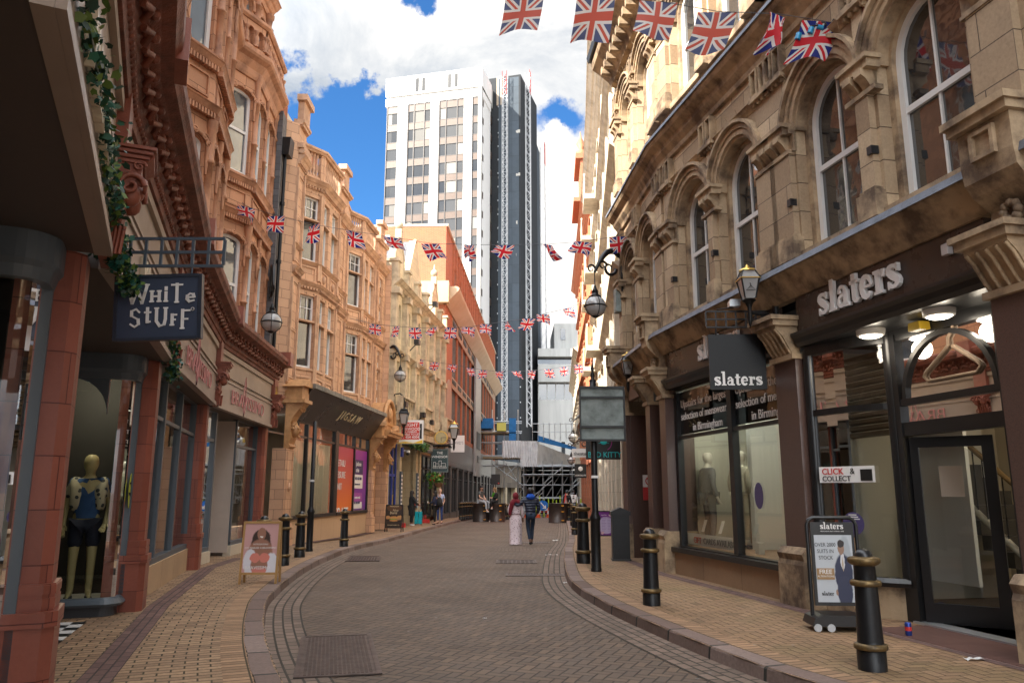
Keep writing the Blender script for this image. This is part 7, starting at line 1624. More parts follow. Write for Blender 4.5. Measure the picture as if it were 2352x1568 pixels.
for F, s, z, l in ((W, .5, 5.2, 'small black floodlight nearest the globe lamp on the pub front'), (W, 4.5, 5.1, 'black floodlight over the middle of the pub front'), (W, 6.6, 4.9, 'double black floodlight right of the middle balcony'), (W, 11.9, 4.9, 'black floodlight at the far end of the pub front'), (W, 2.8, 8.6, 'upper black floodlight on the pub front'), (W, 7, 11.6, 'black floodlight at the pub gable'), ):
    t = thing('floodlight', l, 'light', W.pt(s, .5, z), 0, 'floodlights on the pub'); b = MB(F); b.box(s - .2, s + .2, .55, .8, z + .3, z + .55); b.build('lamp_housing', m_blackmat, t); b = MB(F); b.tube([(s, .3, z), (s, .6, z + .32)], .03, 4); b.build('arm', m_blackmat, t)
t = thing('cctv_camera', 'white dome camera on the pub wall beside the blue door', 'camera', W.pt(3.2, .3, 3.4)); b = MB(W); b.ball((2.75, .35, 3.45), .09); b.build('dome', m_black, t); b = MB(W); b.lathe([(.1, 0), (.1, .12)], (2.75, .35), 10, 0, True, 3.5); b.tube([(2.6, 0, 3.6), (2.75, .3, 3.6)], .03, 5); b.build('mount', m_white, t)
t = box_thing('alarm_box', 'blue alarm box on the pub pier right of the blue door', 'alarm', W, 2.55, .06, .16, 3.3, 3.75, .3, m_blue)
for s, l in ((2.55, 'tall grey wall heater left of the menu poster'), (6.1, 'tall grey wall heater right of the menu poster')):
    t = thing('notice_case', l.replace('wall heater', 'notice case'), 'notice case', W.pt(s, .1, 1)); b = MB(W); b.box(s - .22, s + .1, .07, .15, .8, 2.6); b.build('case', m_grey_paint, t); b = MB(W); [b.box(s - .18, s + .06, .151, .155, 1.0 + k * .19, 1.1 + k * .19) for k in range(8)]; b.build('slips', m_white_sign, t)
for s, d, z, l in ((1.1, .1, 6.15, 'x'),): pass
for F, s, z, l in ((RA, 4.73, 5.6, 'small black spotlight in the jamb of the nearest arched window'), (RA, 6.47, 5.6, 'small black spotlight in the jamb of the second arched window'), (RA, 8.85, 5.6, 'small black spotlight in the jamb of the third arched window'), (RA, 10.55, 5.6, 'small black spotlight beside the fourth arched window')):
    t = thing('spotlight', l, 'light', F.pt(s, .1, z), 0, 'spotlights in the window jambs'); b = MB(F); b.box(s - .045, s + .045, .02, .12, z - .05, z + .05); b.build('lamp_housing', m_black, t)
# planted canopy, hanging basket
def leaves(mb, pts, n, spread, size, rnd_, mats=3, flat=False):
    for _ in range(n):
        i = rnd_.random() * (len(pts) - 1); k = int(i); f = i - k; p = Vector(pts[k]).lerp(Vector(pts[k + 1]), f)
        p += Vector([rnd_.gauss(0, spread) for _ in range(3)]); s_ = size * (.6 + .8 * rnd_.random())
        u = Vector([rnd_.gauss(0, 1) for _ in range(3)]).normalized(); v = u.cross(Vector([rnd_.gauss(0, 1) for _ in range(3)])).normalized()
        pl = [u * s_, u * .35 * s_ + v * .55 * s_, -u * .55 * s_ + v * .42 * s_, -u * .3 * s_, -u * .55 * s_ - v * .42 * s_, u * .35 * s_ - v * .55 * s_]
        mb.add([p + q for q in pl], [(0, 1, 2, 3), (0, 3, 4, 5)], int(rnd_.random() * mats), False, None, True)
mg = [M('ivy_dark', (.010, .045, .028), .45), M('ivy_green', (.018, .085, .045), .4), M('ivy_teal', (.015, .11, .085), .4), M('ivy_light', (.10, .17, .03), .5)]
rv = random.Random(11)
iv = thing('ivy_garland', 'artificial ivy garland draped along the nearest shop fascia and over the sign bracket', 'garland', LF[2].pt(2, .1, 3.5))
pth = [LF[2].pt(s, .10, z) for s, z in ((-.9, 3.68), (0, 3.70), (.8, 3.64), (1.6, 3.70), (2.4, 3.62), (3.1, 3.66), (3.65, 3.5))] + [(-3.08, 5.78, 3.40), (-3.04, 5.9, 3.26), (-3.01, 5.95, 3.16)]
b = MB(); b.tube(pth, .008, 4); b.build('stem', mg[0], iv)
b = MB(); leaves(b, pth, 1500, .04, .030, rv, 4); leaves(b, [LF[2].pt(3.4, .12, 3.5), (-3.12, 5.72, 3.36)], 160, .045, .03, rv, 4); b.build('leaves', mg, iv, kind=None)
iv = thing('ivy_garland', 'short trailing tuft of artificial ivy under the far end of the first shop fascia', 'garland', LF[3].pt(4.4, .1, 3.5))
pth = [LF[3].pt(s, .10, z) for s, z in ((3.6, 3.72), (4.1, 3.60), (4.45, 3.45), (4.6, 3.25), (4.65, 3.1))]
b = MB(); b.tube(pth, .008, 4); b.build('stem', mg[0], iv); b = MB(); leaves(b, pth, 420, .05, .035, rv, 4); b.build('leaves', mg, iv)
hb = thing('planted_canopy', 'strip of green planting along the pub entrance canopy', 'planting', W.pt(4, .4, 4)); b = MB(W); b.box(2.7, 6.2, .02, .55, 3.88, 3.96); b.build('canopy_shelf', m_blackmat, hb); b = MB(); leaves(b, [W.pt(2.8, .5, 4.0), W.pt(6.2, .5, 3.95)], 900, .09, .09, rv, 3); b.build('leaves', [M('grass_green', (.05, .13, .02), .6), mg[1], mg[3]], hb)
hb = thing('hanging_basket', 'flower basket hanging beside the people at the pub door', 'hanging basket', (-4.15, 42.8, 2.0)); b = MB(); b.lathe([(.02, -.25), (.15, -.2), (.24, 0)], (-4.0, 42.8), 10, 0, True, 2.1); b.build('basket', worn('wicker', (.2, .1, .05), .8), hb); b = MB(); leaves(b, [(-4.5, 42.8, 2.35), (-4.2, 42.8, 2.4), (-3.85, 42.8, 2.2)], 500, .12, .08, rv, 3); leaves(b, [(-4.45, 42.8, 2.3), (-4.42, 42.8, 1.8)], 120, .05, .06, rv, 3); b.build('foliage', [mg[3], mg[1], M('basket_green', (.08, .22, .02), .6)], hb); [MB().ball((-4.5 + .75 * rv.random(), 42.7, 2.2 + .35 * rv.random()), .045, 0, 6, 4).build('red_flower', m_red, hb) for _ in range(14)]
b = MB(); b.tube([(-4.0, 42.8, 2.3), (-4.0, 42.8, 3.2), (-4.5, 42.9, 3.3)], .012, 4); b.build('chain', m_iron, hb)
# ================================================================ bunting
mf = bpy.data.materials.new('union_flag_cloth'); mf.use_nodes = True; t = NT(mf)
sx = t.N('ShaderNodeSeparateXYZ', {0: t.N('ShaderNodeUVMap').outputs[0]}); X = t.math('SUBTRACT', sx.outputs[0], .75); Y = t.math('SUBTRACT', sx.outputs[1], .5); ab = lambda v: t.math('ABSOLUTE', v); lt = lambda v, k: t.math('LESS_THAN', v, k)
d1 = ab(t.math('DIVIDE', t.math('SUBTRACT', t.math('MULTIPLY', X, .5), t.math('MULTIPLY', Y, .75)), .9014)); d2 = ab(t.math('DIVIDE', t.math('ADD', t.math('MULTIPLY', X, .5), t.math('MULTIPLY', Y, .75)), .9014)); dd = t.math('MINIMUM', d1, d2); cc = t.math('MINIMUM', ab(X), ab(Y))
R_, W_c, B_ = (.60, .018, .03), (.72, .70, .68), (.012, .022, .20)
mff = None
c = t.mix(lt(dd, .105), B_, W_c); c = t.mix(lt(dd, .036), c, R_); c = t.mix(lt(cc, .165), c, W_c); c = t.mix(lt(cc, .10), c, R_)
t.l.new(c, t.b.inputs['Base Color']); t.b.inputs['Roughness'].default_value = .7
tr_ = t.N('ShaderNodeBsdfTranslucent', {'Color': c}); ms = t.N('ShaderNodeMixShader', {0: .55, 1: t.b.outputs[0], 2: tr_.outputs[0]}); t.l.new(ms.outputs[0], t.n['Material Output'].inputs[0])
def backlit_wash(src):  # flag copy with the washed look of backlight painted into its red and blue
    m = src.copy(); m.name = 'backlit_look_flag_cloth'
    for n in m.node_tree.nodes:
        if n.type == 'MIX':
            for k in (6, 7):
                v = tuple(round(x, 3) for x in n.inputs[k].default_value[:3])
                if not n.inputs[k].is_linked:
                    if v == (.6, .018, .03): n.inputs[k].default_value = (.55, .11, .075, 1)
                    if v == (.012, .022, .2): n.inputs[k].default_value = (.09, .11, .22, 1)
    return m
mff = backlit_wash(mf)
S1 = [(0.17, 9.3, 8.14), (1.13, 9.28, 8.13), (1.96, 9.26, 8.03), (2.73, 9.24, 7.86), (3.52, 9.22, 7.81), (4.08, 9.2, 7.7)]
S2 = [(-7.19, 18.9, 8.85), (-6.05, 18.84, 8.55), (-5.04, 18.78, 8.29), (-4.03, 18.72, 8.09), (-3.04, 18.66, 7.92), (-2.06, 18.6, 7.73), (-1.08, 18.54, 7.68), (-0.17, 18.48, 7.65), (0.88, 18.42, 7.65), (1.77, 18.36, 7.7), (2.64, 18.3, 7.82)]
S2[0] = (-6.85, 18.9, 8.82)
S3 = [(-5.26, 29.0, 7.92), (-4.42, 28.8, 7.8), (-3.69, 28.6, 7.7), (-2.96, 28.4, 7.66), (-2.29, 28.2, 7.62), (-1.6, 28.0, 7.59), (-0.95, 27.8, 7.66), (-0.18, 27.6, 7.73), (0.62, 27.4, 7.79), (1.12, 27.2, 7.9), (2.02, 27.0, 8.08)]
S4 = [(-5.12, 42.0, 8.79), (-4.19, 41.6, 8.56), (-3.2, 41.2, 8.35), (-2.24, 40.8, 8.11), (-1.52, 40.4, 7.93), (-0.66, 40.0, 7.8), (0.2, 39.6, 7.74), (1.03, 39.2, 7.72), (1.86, 38.8, 7.73), (2.61, 38.4, 7.78), (3.34, 38.0, 7.82)]
rf = random.Random(21)
for si, (S, ends, nm, w0) in enumerate(((S1, [(-4.6, 9.5, 9.6), (4.45, 9.2, 7.62)], 'nearest bunting line', .52), (S2, [(-7.0, 18.95, 8.95), (2.92, 18.3, 7.95)], 'second bunting line', .46), (S3, [(-6.3, 29.2, 8.2), (3.7, 26.8, 8.7)], 'third bunting line', .47), (S4, [(-5.2, 42.4, 9.0), (4.3, 37.8, 8.0)], 'furthest bunting line', .47))):
    st_ = thing('bunting_string', 'thin string of the %s crossing the street' % nm, 'string', S[0], 0); P = [ends[0]] + S + [ends[1]]; b = MB(); b.tube([tuple(Vector(p) + Vector((0, 0, .012))) for p in P], .006 if si < 2 else .009, 4); b.build('cord', M('dark_cord', (.08, .08, .09), .7) if si == 0 else bpy.data.materials['dark_cord'], st_)
    for i, p in enumerate(S):
        yaw = rf.gauss(0, .5); sway = rf.gauss(0, .3); fold = rf.choice([0, 0, 1, 1, 2]) if si else [0, 0, 0, 0, 2, 0][i]; curl = rf.gauss(0, .10); w = w0; h = w0 * (1.1 if si == 0 else .85)
        if si == 0: yaw = [-.1, -.15, .1, .0, .5, .1][i]; sway = [.15, .2, .25, .35, .3, .45][i] * -1
        b = MB(Free(p, yaw)); nx, nz = 10, 6; vs = []; fs = []; uv = []
        ww = w * (.55 if fold == 2 else 1.)
        for a in range(nx + 1):
            for c_ in range(nz + 1):
                u = a / nx; v = c_ / nz; dz = -h * v; amp = .07 + .06 * fold
                x = (u - .5) * ww + sway * h * v * (.6 + .4 * v); y = amp * sin(u * (4 + 2 * fold) + i * 1.3 + v * 1.5) * v + curl * v * v
                z = dz * (1 - .10 * abs(u - .5) * fold) + .03 * sin(u * 5 + i) * v
                if fold == 1: z = dz * (.45 + .55 * u) ; y += .12 * (1 - u) * v
                vs.append((x, y, z))
        for a in range(nx):
            for c_ in range(nz):
                fs.append((a * (nz + 1) + c_, (a + 1) * (nz + 1) + c_, (a + 1) * (nz + 1) + c_ + 1, a * (nz + 1) + c_ + 1)); U = [(a, c_), (a + 1, c_), (a + 1, c_ + 1), (a, c_ + 1)]; uv.append([(q[0] / nx * 1.5, 1 - q[1] / nz) for q in U])
        b.add(vs, fs, 0, True, uv); b.build('union_flag', mff if si == 0 and i < 4 else mf, None, '%s union flag from the left on the %s' % (ORD[i], nm), 'flag', 'union flags on the bunting lines', recalc=False)
t = thing('cable_tangle', 'tangled cable with blue festoon lamp holders on the nearest bunting anchor', 'cable', (4.2, 9.2, 7.7)); b = MB(); b.tube([(4.45 - .5 * k / 14 + .04 * sin(k * 2.1), 9.2 + .04 * cos(k * 1.7), 7.66 + .05 * sin(k * 1.3)) for k in range(15)], .012, 4); b.build('cable', m_blackmat, t)
b = MB(); b.tube([(3.95, 9.2, 7.60), (3.92, 9.2, 7.52)], .04, 6); b.tube([(3.78, 9.2, 7.52), (3.75, 9.2, 7.43)], .04, 6); b.tube([(4.02, 9.2, 7.62), (4.1, 9.2, 7.6)], .035, 6); b.build('blue_sockets', M('blue_socket', (.01, .22, .42), .4), t)
# ================================================================ people: one skinned body each, clothes as fitted layers
def skinned(name, V, E, mat, parent, root=0, sub=1):
    me = bpy.data.meshes.new(name); me.from_pydata([v[0] for v in V], E, []); o = bpy.data.objects.new(name, me); scene.collection.objects.link(o); o.parent = parent
    me.materials.append(mat); m = o.modifiers.new('skin', 'SKIN'); m.use_smooth_shade = True
    if not me.skin_vertices: me.attributes.new('x', 'FLOAT', 'POINT')
    sv = me.skin_vertices[0].data if me.skin_vertices else None
    if sv is None:
        bm = bmesh.new(); bm.from_mesh(me); bm.verts.layers.skin.verify(); bm.to_mesh(me); bm.free(); sv = me.skin_vertices[0].data
    for i, v in enumerate(V): r = v[1]; sv[i].radius = r if isinstance(r, tuple) else (r, r); sv[i].use_root = (i == root)
    s = o.modifiers.new('subdivision', 'SUBSURF'); s.levels = sub; s.render_levels = sub; return o
BASE = {'pelvis': (0, 0, .95), 'spine': (0, 0, 1.12), 'chest': (0, 0, 1.33), 'neck': (0, 0, 1.47), 'throat': (0, .01, 1.53), 'head': (0, .02, 1.61), 'crown': (0, .01, 1.69),
    'hipL': (-.09, 0, .90), 'kneeL': (-.10, .03, .50), 'ankL': (-.10, -.02, .10), 'toeL': (-.12, .15, .035), 'hipR': (.09, 0, .90), 'kneeR': (.10, .03, .50), 'ankR': (.10, -.02, .10), 'toeR': (.12, .15, .035),
    'shL': (-.175, 0, 1.41), 'elL': (-.23, -.03, 1.13), 'wrL': (-.24, .05, .90), 'haL': (-.24, .08, .83), 'shR': (.175, 0, 1.41), 'elR': (.23, -.03, 1.13), 'wrR': (.24, .05, .90), 'haR': (.24, .08, .83)}
def person(label, loc, rz=0., J=None, skin=None, top=None, legs=None, hair=None, shoes=None, sc=1., sleeve=1., bulk=1., hairlen=0, dress=None, face=True, coat=0., group=None, cap=None):
    P = dict(BASE); P.update(J or {}); t = thing('person', label, 'person', loc, rz, group); t.scale = (sc, sc, sc); skin = skin or m_skin
    V = []; ix = {}; E = []
    R = {'pelvis': (.15, .11), 'spine': (.13, .095), 'chest': (.155, .105), 'neck': .058, 'throat': .052, 'head': (.096, .112), 'crown': (.085, .100), 'hipL': .085, 'hipR': .085, 'kneeL': .055, 'kneeR': .055, 'ankL': .04, 'ankR': .04, 'toeL': (.04, .028), 'toeR': (.04, .028), 'shL': .058, 'shR': .058, 'elL': .042, 'elR': .042, 'wrL': .028, 'wrR': .028, 'haL': (.035, .018), 'haR': (.035, .018)}
    dv = Vector(P['crown']) - Vector(P['head']); P['chin'] = tuple(Vector(P['head']) - dv * .62); P['apex'] = tuple(Vector(P['crown']) + dv * .85)
    R.update({'chin': (.070, .082), 'head': (.094, .112), 'crown': (.094, .112), 'apex': (.062, .078)})
    for k, p in P.items(): ix[k] = len(V); V.append((p, R[k]))
    E = [(ix[a], ix[b]) for a, b in (('pelvis', 'spine'), ('spine', 'chest'), ('chest', 'neck'), ('neck', 'throat'), ('throat', 'chin'), ('chin', 'head'), ('head', 'crown'), ('crown', 'apex'), ('pelvis', 'hipL'), ('hipL', 'kneeL'), ('kneeL', 'ankL'), ('ankL', 'toeL'), ('pelvis', 'hipR'), ('hipR', 'kneeR'), ('kneeR', 'ankR'), ('ankR', 'toeR'), ('chest', 'shL'), ('shL', 'elL'), ('elL', 'wrL'), ('wrL', 'haL'), ('chest', 'shR'), ('shR', 'elR'), ('elR', 'wrR'), ('wrR', 'haR'))]
    for s in 'LR':      # five fingers, unequal, slightly curled
        w, h = Vector(P['wr' + s]), Vector(P['ha' + s]); d = (h - w).normalized(); side = d.cross(Vector((0, 1, .2))).normalized()
        if side.length < .5: side = Vector((1, 0, 0))
        cu = d.cross(side).normalized() * (1 if d.cross(side).y > 0 else -1)
        for k, (o_, l) in enumerate(((-.027, .062), (-.009, .072), (.009, .068), (.026, .052))):
            a = h + side * o_ + d * .012; b = a + d * l * .55 + cu * .008; c = b + d * l * .4 + cu * .022; n = len(V); V += [(tuple(a), .010), (tuple(b), .009), (tuple(c), .007)]; E += [(ix['ha' + s], n), (n, n + 1), (n + 1, n + 2)]
        a = w + d * .025 + side * -.033 + cu * .01; b = a + d * .035 - side * .012 + cu * .015; n = len(V); V += [(tuple(a), .012), (tuple(b), .009)]; E += [(ix['wr' + s], n), (n, n + 1)]
    hd = Vector(P['head']); fw = (Vector((0, 1, 0)))
    skinned('body', V, E, skin, t)
    f = MB(); up = (Vector(P['crown']) - hd).normalized()
    for q in (-1, 1): f.ball(tuple(hd + Vector((q * .031, .094, .03))), .011, 0, 6, 4); 
    local(f, 'eyes', m_black, t); f = MB(); f.ball(tuple(hd + Vector((0, .112, .0))), .017, 0, 6, 4, (.8, 1, 1.3)); 
    for q in (-1, 1): f.ball(tuple(hd + Vector((q * .088, -.0, .01))), .02, 0, 6, 4, (.4, .8, 1.3))
    local(f, 'nose_and_ears', skin, t); f = MB(); f.ball(tuple(hd + Vector((0, .096, -.035))), .02, 0, 6, 4, (1.2, .4, .35)); local(f, 'mouth', M('lips', (.35, .12, .10), .5) if 'lips' not in bpy.data.materials else bpy.data.materials['lips'], t)
    def layer(name, pts, edges, mat, sub=1):
        idx = {k: i for i, (k, p, r) in enumerate(pts)}; return skinned(name, [(p, r) for k, p, r in pts], [(idx[a], idx[b]) for a, b in edges], mat, t, 0, sub)
    b = bulk
    if top:
        pts = [('spine', P['spine'], (.145 * b, .115 * b)), ('pelvis', tuple(Vector(P['pelvis']) + Vector((0, 0, .02 - coat))), (.165 * b, .13 * b)), ('chest', P['chest'], (.17 * b, .125 * b)), ('neck', tuple(Vector(P['neck']) - Vector((0, 0, .02))), .075)]
        ed = [('spine', 'pelvis'), ('spine', 'chest'), ('chest', 'neck')]
        for s in 'LR':
            sh, el, wr = Vector(P['sh' + s]), Vector(P['el' + s]), Vector(P['wr' + s]); pts.append(('sh' + s, tuple(sh), .072 * b)); ed.append(('chest', 'sh' + s))
            if sleeve >= 1: pts += [('el' + s, tuple(el), .058 * b), ('wr' + s, tuple(wr - (wr - el) * .05), .044 * b)]; ed += [('sh' + s, 'el' + s), ('el' + s, 'wr' + s)]
            else: pts.append(('el' + s, tuple(sh + (el - sh) * .62), .062)); ed.append(('sh' + s, 'el' + s))
        layer('top', pts, ed, top)
    if legs:
        pts = [('pelvis', tuple(Vector(P['pelvis']) - Vector((0, 0, .03))), (.155, .12))]; ed = []
        for s in 'LR': pts += [('hip' + s, P['hip' + s], .098), ('knee' + s, P['knee' + s], .068), ('ank' + s, tuple(Vector(P['ank' + s]) + (Vector(P['knee' + s]) - Vector(P['ank' + s])) * .08), .056)]; ed += [('pelvis', 'hip' + s), ('hip' + s, 'knee' + s), ('knee' + s, 'ank' + s)]
        layer('trousers', pts, ed, legs)
    if shoes:
        for s in 'LR':
            a, q = Vector(P['ank' + s]), Vector(P['toe' + s]); d = q - a; m_ = MB(); hz = Vector((d.x, d.y, 0)).normalized() if Vector((d.x, d.y, 0)).length > .02 else Vector((0, 1, 0))
            c = (a + q) / 2 + Vector((0, 0, -.02)); skinned('shoe', [(tuple(a - Vector((0, 0, .055)) - hz * .03), .042), (tuple(c - Vector((0, 0, .01))), (.046, .04)), (tuple(q), (.044, .03))], [(0, 1), (1, 2)], shoes, t)
    if hair:
        h = MB(); cr = Vector(P['crown']); h.ball(tuple(hd + Vector((0, -.022, .062))), .122, 0, 16, 10, (.86, .98, .92)) if cap is None else h.ball(tuple(hd + Vector((0, -.03, .02))), .105, 0, 12, 8, (.92, .9, .8))
        if hairlen:
            for k in range(9): a = pi + pi * (k + .5) / 9 ; x, y = .090 * cos(a), .085 * sin(a); h.tube([tuple(hd + Vector((x, y - .01, .03))), tuple(hd + Vector((x * 1.3, y * 1.15 - .01, -hairlen * .5))), tuple(hd + Vector((x * 1.2, y * 1.1 - .01, -hairlen)))], [.035, .035, .015], 6)
        local(h, 'hair', hair, t)
    if cap is not None: h = MB(); h.lathe([(.112, 0), (.114, .04), (.095, .09), (.05, .125), (.001, .135)], (hd.x, hd.y - .0), 14, 0, True, hd.z + .045); h.ext([(-.07, .05), (.07, .05), (.05, .19), (-.05, .19)], hd.z + .045, hd.z + .06, 'z'); local(h, 'cap', cap, t)
    if dress:
        m_ = MB(); n = 28; rings = dress[1]; vs = []
        for (z, rx, ry, cy, fold) in rings: vs += [((rx + fold * sin(a * 7 + z * 3)) * cos(a), cy + (ry + fold * cos(a * 5 + z)) * sin(a), z) for a in [2 * pi * i / n for i in range(n)]]
        m_.add(vs, [(r * n + i, r * n + (i + 1) % n, (r + 1) * n + (i + 1) % n, (r + 1) * n + i) for r in range(len(rings) - 1) for i in range(n)], 0, True); local(m_, 'dress', dress[0], t)
    return t
def fab(name, col, rough=.85, q=0.): m = worn(name, col, rough, 0, .2, lerp3(col, .6), 14.); return m
def quilt(name, col):
    m = M(name, col, .5); t = NT(m); w = t.N('ShaderNodeTexWave', {'Vector': t.obj(), 'Scale': 3.6, 'Distortion': .4}, bands_direction='Z'); t.bump(w.outputs['Fac'], .02); return m
def dots(name, base, dot, sc=18., th=.2):
    m = M(name, base, .8); t = NT(m); v = t.N('ShaderNodeTexVoronoi', {'Vector': t.obj(), 'Scale': sc}); t.l.new(t.mix(t.math('LESS_THAN', v.outputs['Distance'], th), base, dot), t.b.inputs['Base Color']); return m
m_jean = fab('dark_jeans', (.015, .028, .055)); m_blk = fab('black_cloth', (.014, .013, .014)); m_navyj = quilt('navy_padded_jacket', (.012, .018, .042)); m_bluehood = fab('bright_blue_hood', (.008, .075, .42))
# walking couple from behind (facing +Y)
zc = zg(26.3)
man = person('man in navy padded jacket with blue hood, walking away with an arm round the woman', (.62, 26.3, zc), 0, {'hipR': (.09, 0, .90), 'kneeR': (.05, .10, .50), 'ankR': (.03, .02, .11), 'toeR': (.03, .19, .05), 'kneeL': (-.08, .03, .50), 'ankL': (-.02, -.16, .13), 'toeL': (-.01, -.03, .035), 'shL': (-.19, -.01, 1.42), 'elL': (-.40, -.12, 1.22), 'wrL': (-.57, -.13, 1.335), 'haL': (-.625, -.085, 1.36), 'shR': (.19, 0, 1.41), 'elR': (.27, .0, 1.13), 'wrR': (.20, .12, .95), 'haR': (.17, .16, .90), 'head': (-.01, .03, 1.62), 'crown': (-.01, .02, 1.70)}, m_skin_d, m_navyj, m_jean, m_hair, m_blk, 1.04, 1, 1.22, coat=.10)
h = MB(); h.ball((0, -.055, 1.49), .13, 0, 14, 8, (1.15, .75, .68)); h.ball((0, -.03, 1.55), .105, 0, 12, 8, (1.05, .7, .5)); local(h, 'hood', m_bluehood, man); h = MB(); h.tube([(-.535, -.13, 1.315), (-.565, -.13, 1.335)], .044, 8); local(h, 'cuff', m_bluehood, man)
m_dress = dots('floral_dress', (.74, .62, .65), (.22, .07, .10), 17., .24); m_maroon = fab('maroon_scarf', (.17, .008, .018))
wom = person('woman in a long pale floral dress and dark red headscarf, walking away beside the man', (.12, 26.3, zc), 0, {'elR': (.24, .0, 1.13), 'wrR': (.25, .06, .90), 'haR': (.25, .08, .83), 'elL': (-.24, .02, 1.15), 'wrL': (-.20, .15, 1.0), 'haL': (-.17, .2, .98), 'shL': (-.16, 0, 1.38), 'shR': (.16, 0, 1.38)}, m_skin_d, m_dress, None, None, M('grey_shoe', (.2, .19, .19), .6), .955, 1, 1.05,
    dress=(m_dress, [(1.40, .10, .08, 0, 0), (1.30, .17, .115, 0, .0), (1.15, .155, .11, 0, .0), (1.04, .15, .11, 0, .003), (1.02, .148, .11, 0, .003), (.92, .20, .15, -.01, .006), (.75, .215, .17, -.01, .010), (.5, .21, .18, 0, .014), (.25, .205, .18, -.02, .02), (.10, .20, .17, -.06, .028), (.03, .19, .17, -.09, .03)]))
h = MB(); h.tube([(.155 * cos(a), .115 * sin(a), 1.03) for a in [2 * pi * i / 20 for i in range(21)]], .012, 5); local(h, 'belt', M('tan_belt', (.16, .08, .06), .6), wom)
h = MB(); h.ball((0, -.01, 1.65), .122, 0, 16, 10, (.88, 1.0, 1.16)); h.ball((0, -.02, 1.47), .14, 0, 14, 8, (1.2, .85, .8)); h.tube([(-.02, -.11, 1.5), (-.12, -.14, 1.40), (-.17, -.12, 1.2), (-.20, -.10, 1.02)], [.09, .09, .07, .05], 8); h.tube([(0, -.1, 1.48), (.12, -.1, 1.42), (.2, -.02, 1.34)], [.08, .07, .04], 8); local(h, 'headscarf', m_maroon, wom)
# seated pair on the drums
sit = {'pelvis': (0, 0, .12), 'spine': (0, .0, .28), 'chest': (0, .03, .50), 'neck': (0, .05, .64), 'throat': (0, .06, .70), 'head': (.02, .08, .78), 'crown': (.02, .08, .86), 'shL': (-.18, .03, .58), 'shR': (.18, .03, .58), 'elL': (-.22, .08, .32), 'wrL': (-.08, .30, .22), 'haL': (-.02, .34, .2), 'elR': (.22, .1, .32), 'wrR': (.16, .34, .22), 'haR': (.12, .39, .2), 'hipL': (-.1, .05, .10), 'hipR': (.1, .05, .10), 'kneeL': (-.12, .45, .08), 'kneeR': (.16, .46, .05), 'ankL': (-.12, .50, -.35), 'toeL': (-.14, .64, -.42), 'ankR': (.22, .60, -.38), 'toeR': (.26, .76, -.44)}
m1 = person('man in a grey t-shirt, pale grey jeans and black cap sitting on a steel drum', (-1.92, 48.0, zg(48) + 1.1), radians(-125), sit, m_skin, fab('grey_tshirt', (.075, .085, .085)), fab('pale_grey_jeans', (.34, .34, .36)), M('beard_brown', (.06, .035, .02), .8), m_white, 1.12, .5, 1.05, cap=m_blackmat)
b = MB(); b.ball((.02, .135, .74), .06, 0, 8, 5, (1, .7, .7)); local(b, 'beard', bpy.data.materials['beard_brown'], m1)
sit2 = dict(sit); sit2.update({'ankL': (-.1, .30, -.25), 'toeL': (-.1, .42, -.32), 'ankR': (.1, .22, -1.0), 'toeR': (.12, .38, -1.07), 'kneeR': (.14, .36, -.45), 'wrL': (-.06, .26, .32), 'haL': (0, .3, .33), 'wrR': (.06, .28, .3), 'haR': (.02, .32, .31)})
w1 = person('woman in black with a lime green lanyard perched on a steel drum', (-1.0, 47.8, zg(48) + 1.1), radians(125), sit2, m_skin, m_blk, fab('black_jeans', (.012, .012, .013)), M('light_brown_hair', (.22, .13, .06), .7), m_white, 1.0, 1, 1.0, .20)
b = MB(); b.tube([(-.05, .10, .64), (-.06, .19, .48), (0, .2, .28), (.06, .19, .48), (.05, .10, .64)], .014, 4); local(b, 'lanyard', M('lime_green', (.15, .60, .02), .5), w1)
# standing people by the pub
hold = {'elL': (-.22, .05, 1.15), 'wrL': (-.14, .27, 1.12), 'haL': (-.12, .33, 1.14), 'kneeL': (-.07, .02, .5), 'ankL': (-.05, -.02, .1), 'toeL': (-.06, .14, .035), 'kneeR': (.07, .03, .5), 'ankR': (.06, .02, .1), 'toeR': (.07, .18, .035)}
bp_ = person('woman in a dark blue striped jacket with a black backpack, standing by the pub', (-3.95, 40.6, .12 + zg(40)), radians(75), hold, m_skin, dots('striped_navy_jacket', (.02, .025, .06), (.05, .055, .1), 30, .2), fab('black_leggings', (.01, .01, .011)), m_hair, m_blk, .97, 1, 1.1, .16, coat=.06)
b = MB(); b.ball((0, -.24, 1.17), .20, 0, 12, 8, (.85, .75, 1.35)); b.ball((0, -.36, 1.07), .12, 0, 10, 6, (.9, .6, 1.0)); local(b, 'backpack', fab('black_backpack', (.02, .02, .022)), bp_); b = MB(); b.tube([(.12, -.15, 1.38), (.13, .02, 1.45), (.13, .13, 1.3), (.14, .0, 1.05)], .022, 5); local(b, 'strap', m_blackmat, bp_); b = MB(); b.box(-.14, -.10, .36, .40, 1.12, 1.22); local(b, 'phone', m_white, bp_)
person('balding man in a pale blue polo shirt facing the camera behind the backpack', (-3.85, 42.2, .12 + zg(42)), radians(165), {'wrL': (-.2, .15, .95), 'haL': (-.18, .2, .90)}, m_skin, fab('pale_blue_polo', (.40, .46, .66)), fab('blue_jeans', (.03, .06, .2)), None, fab('dark_red_shoes', (.1, .02, .02)), 1.04, .5, 1.08)
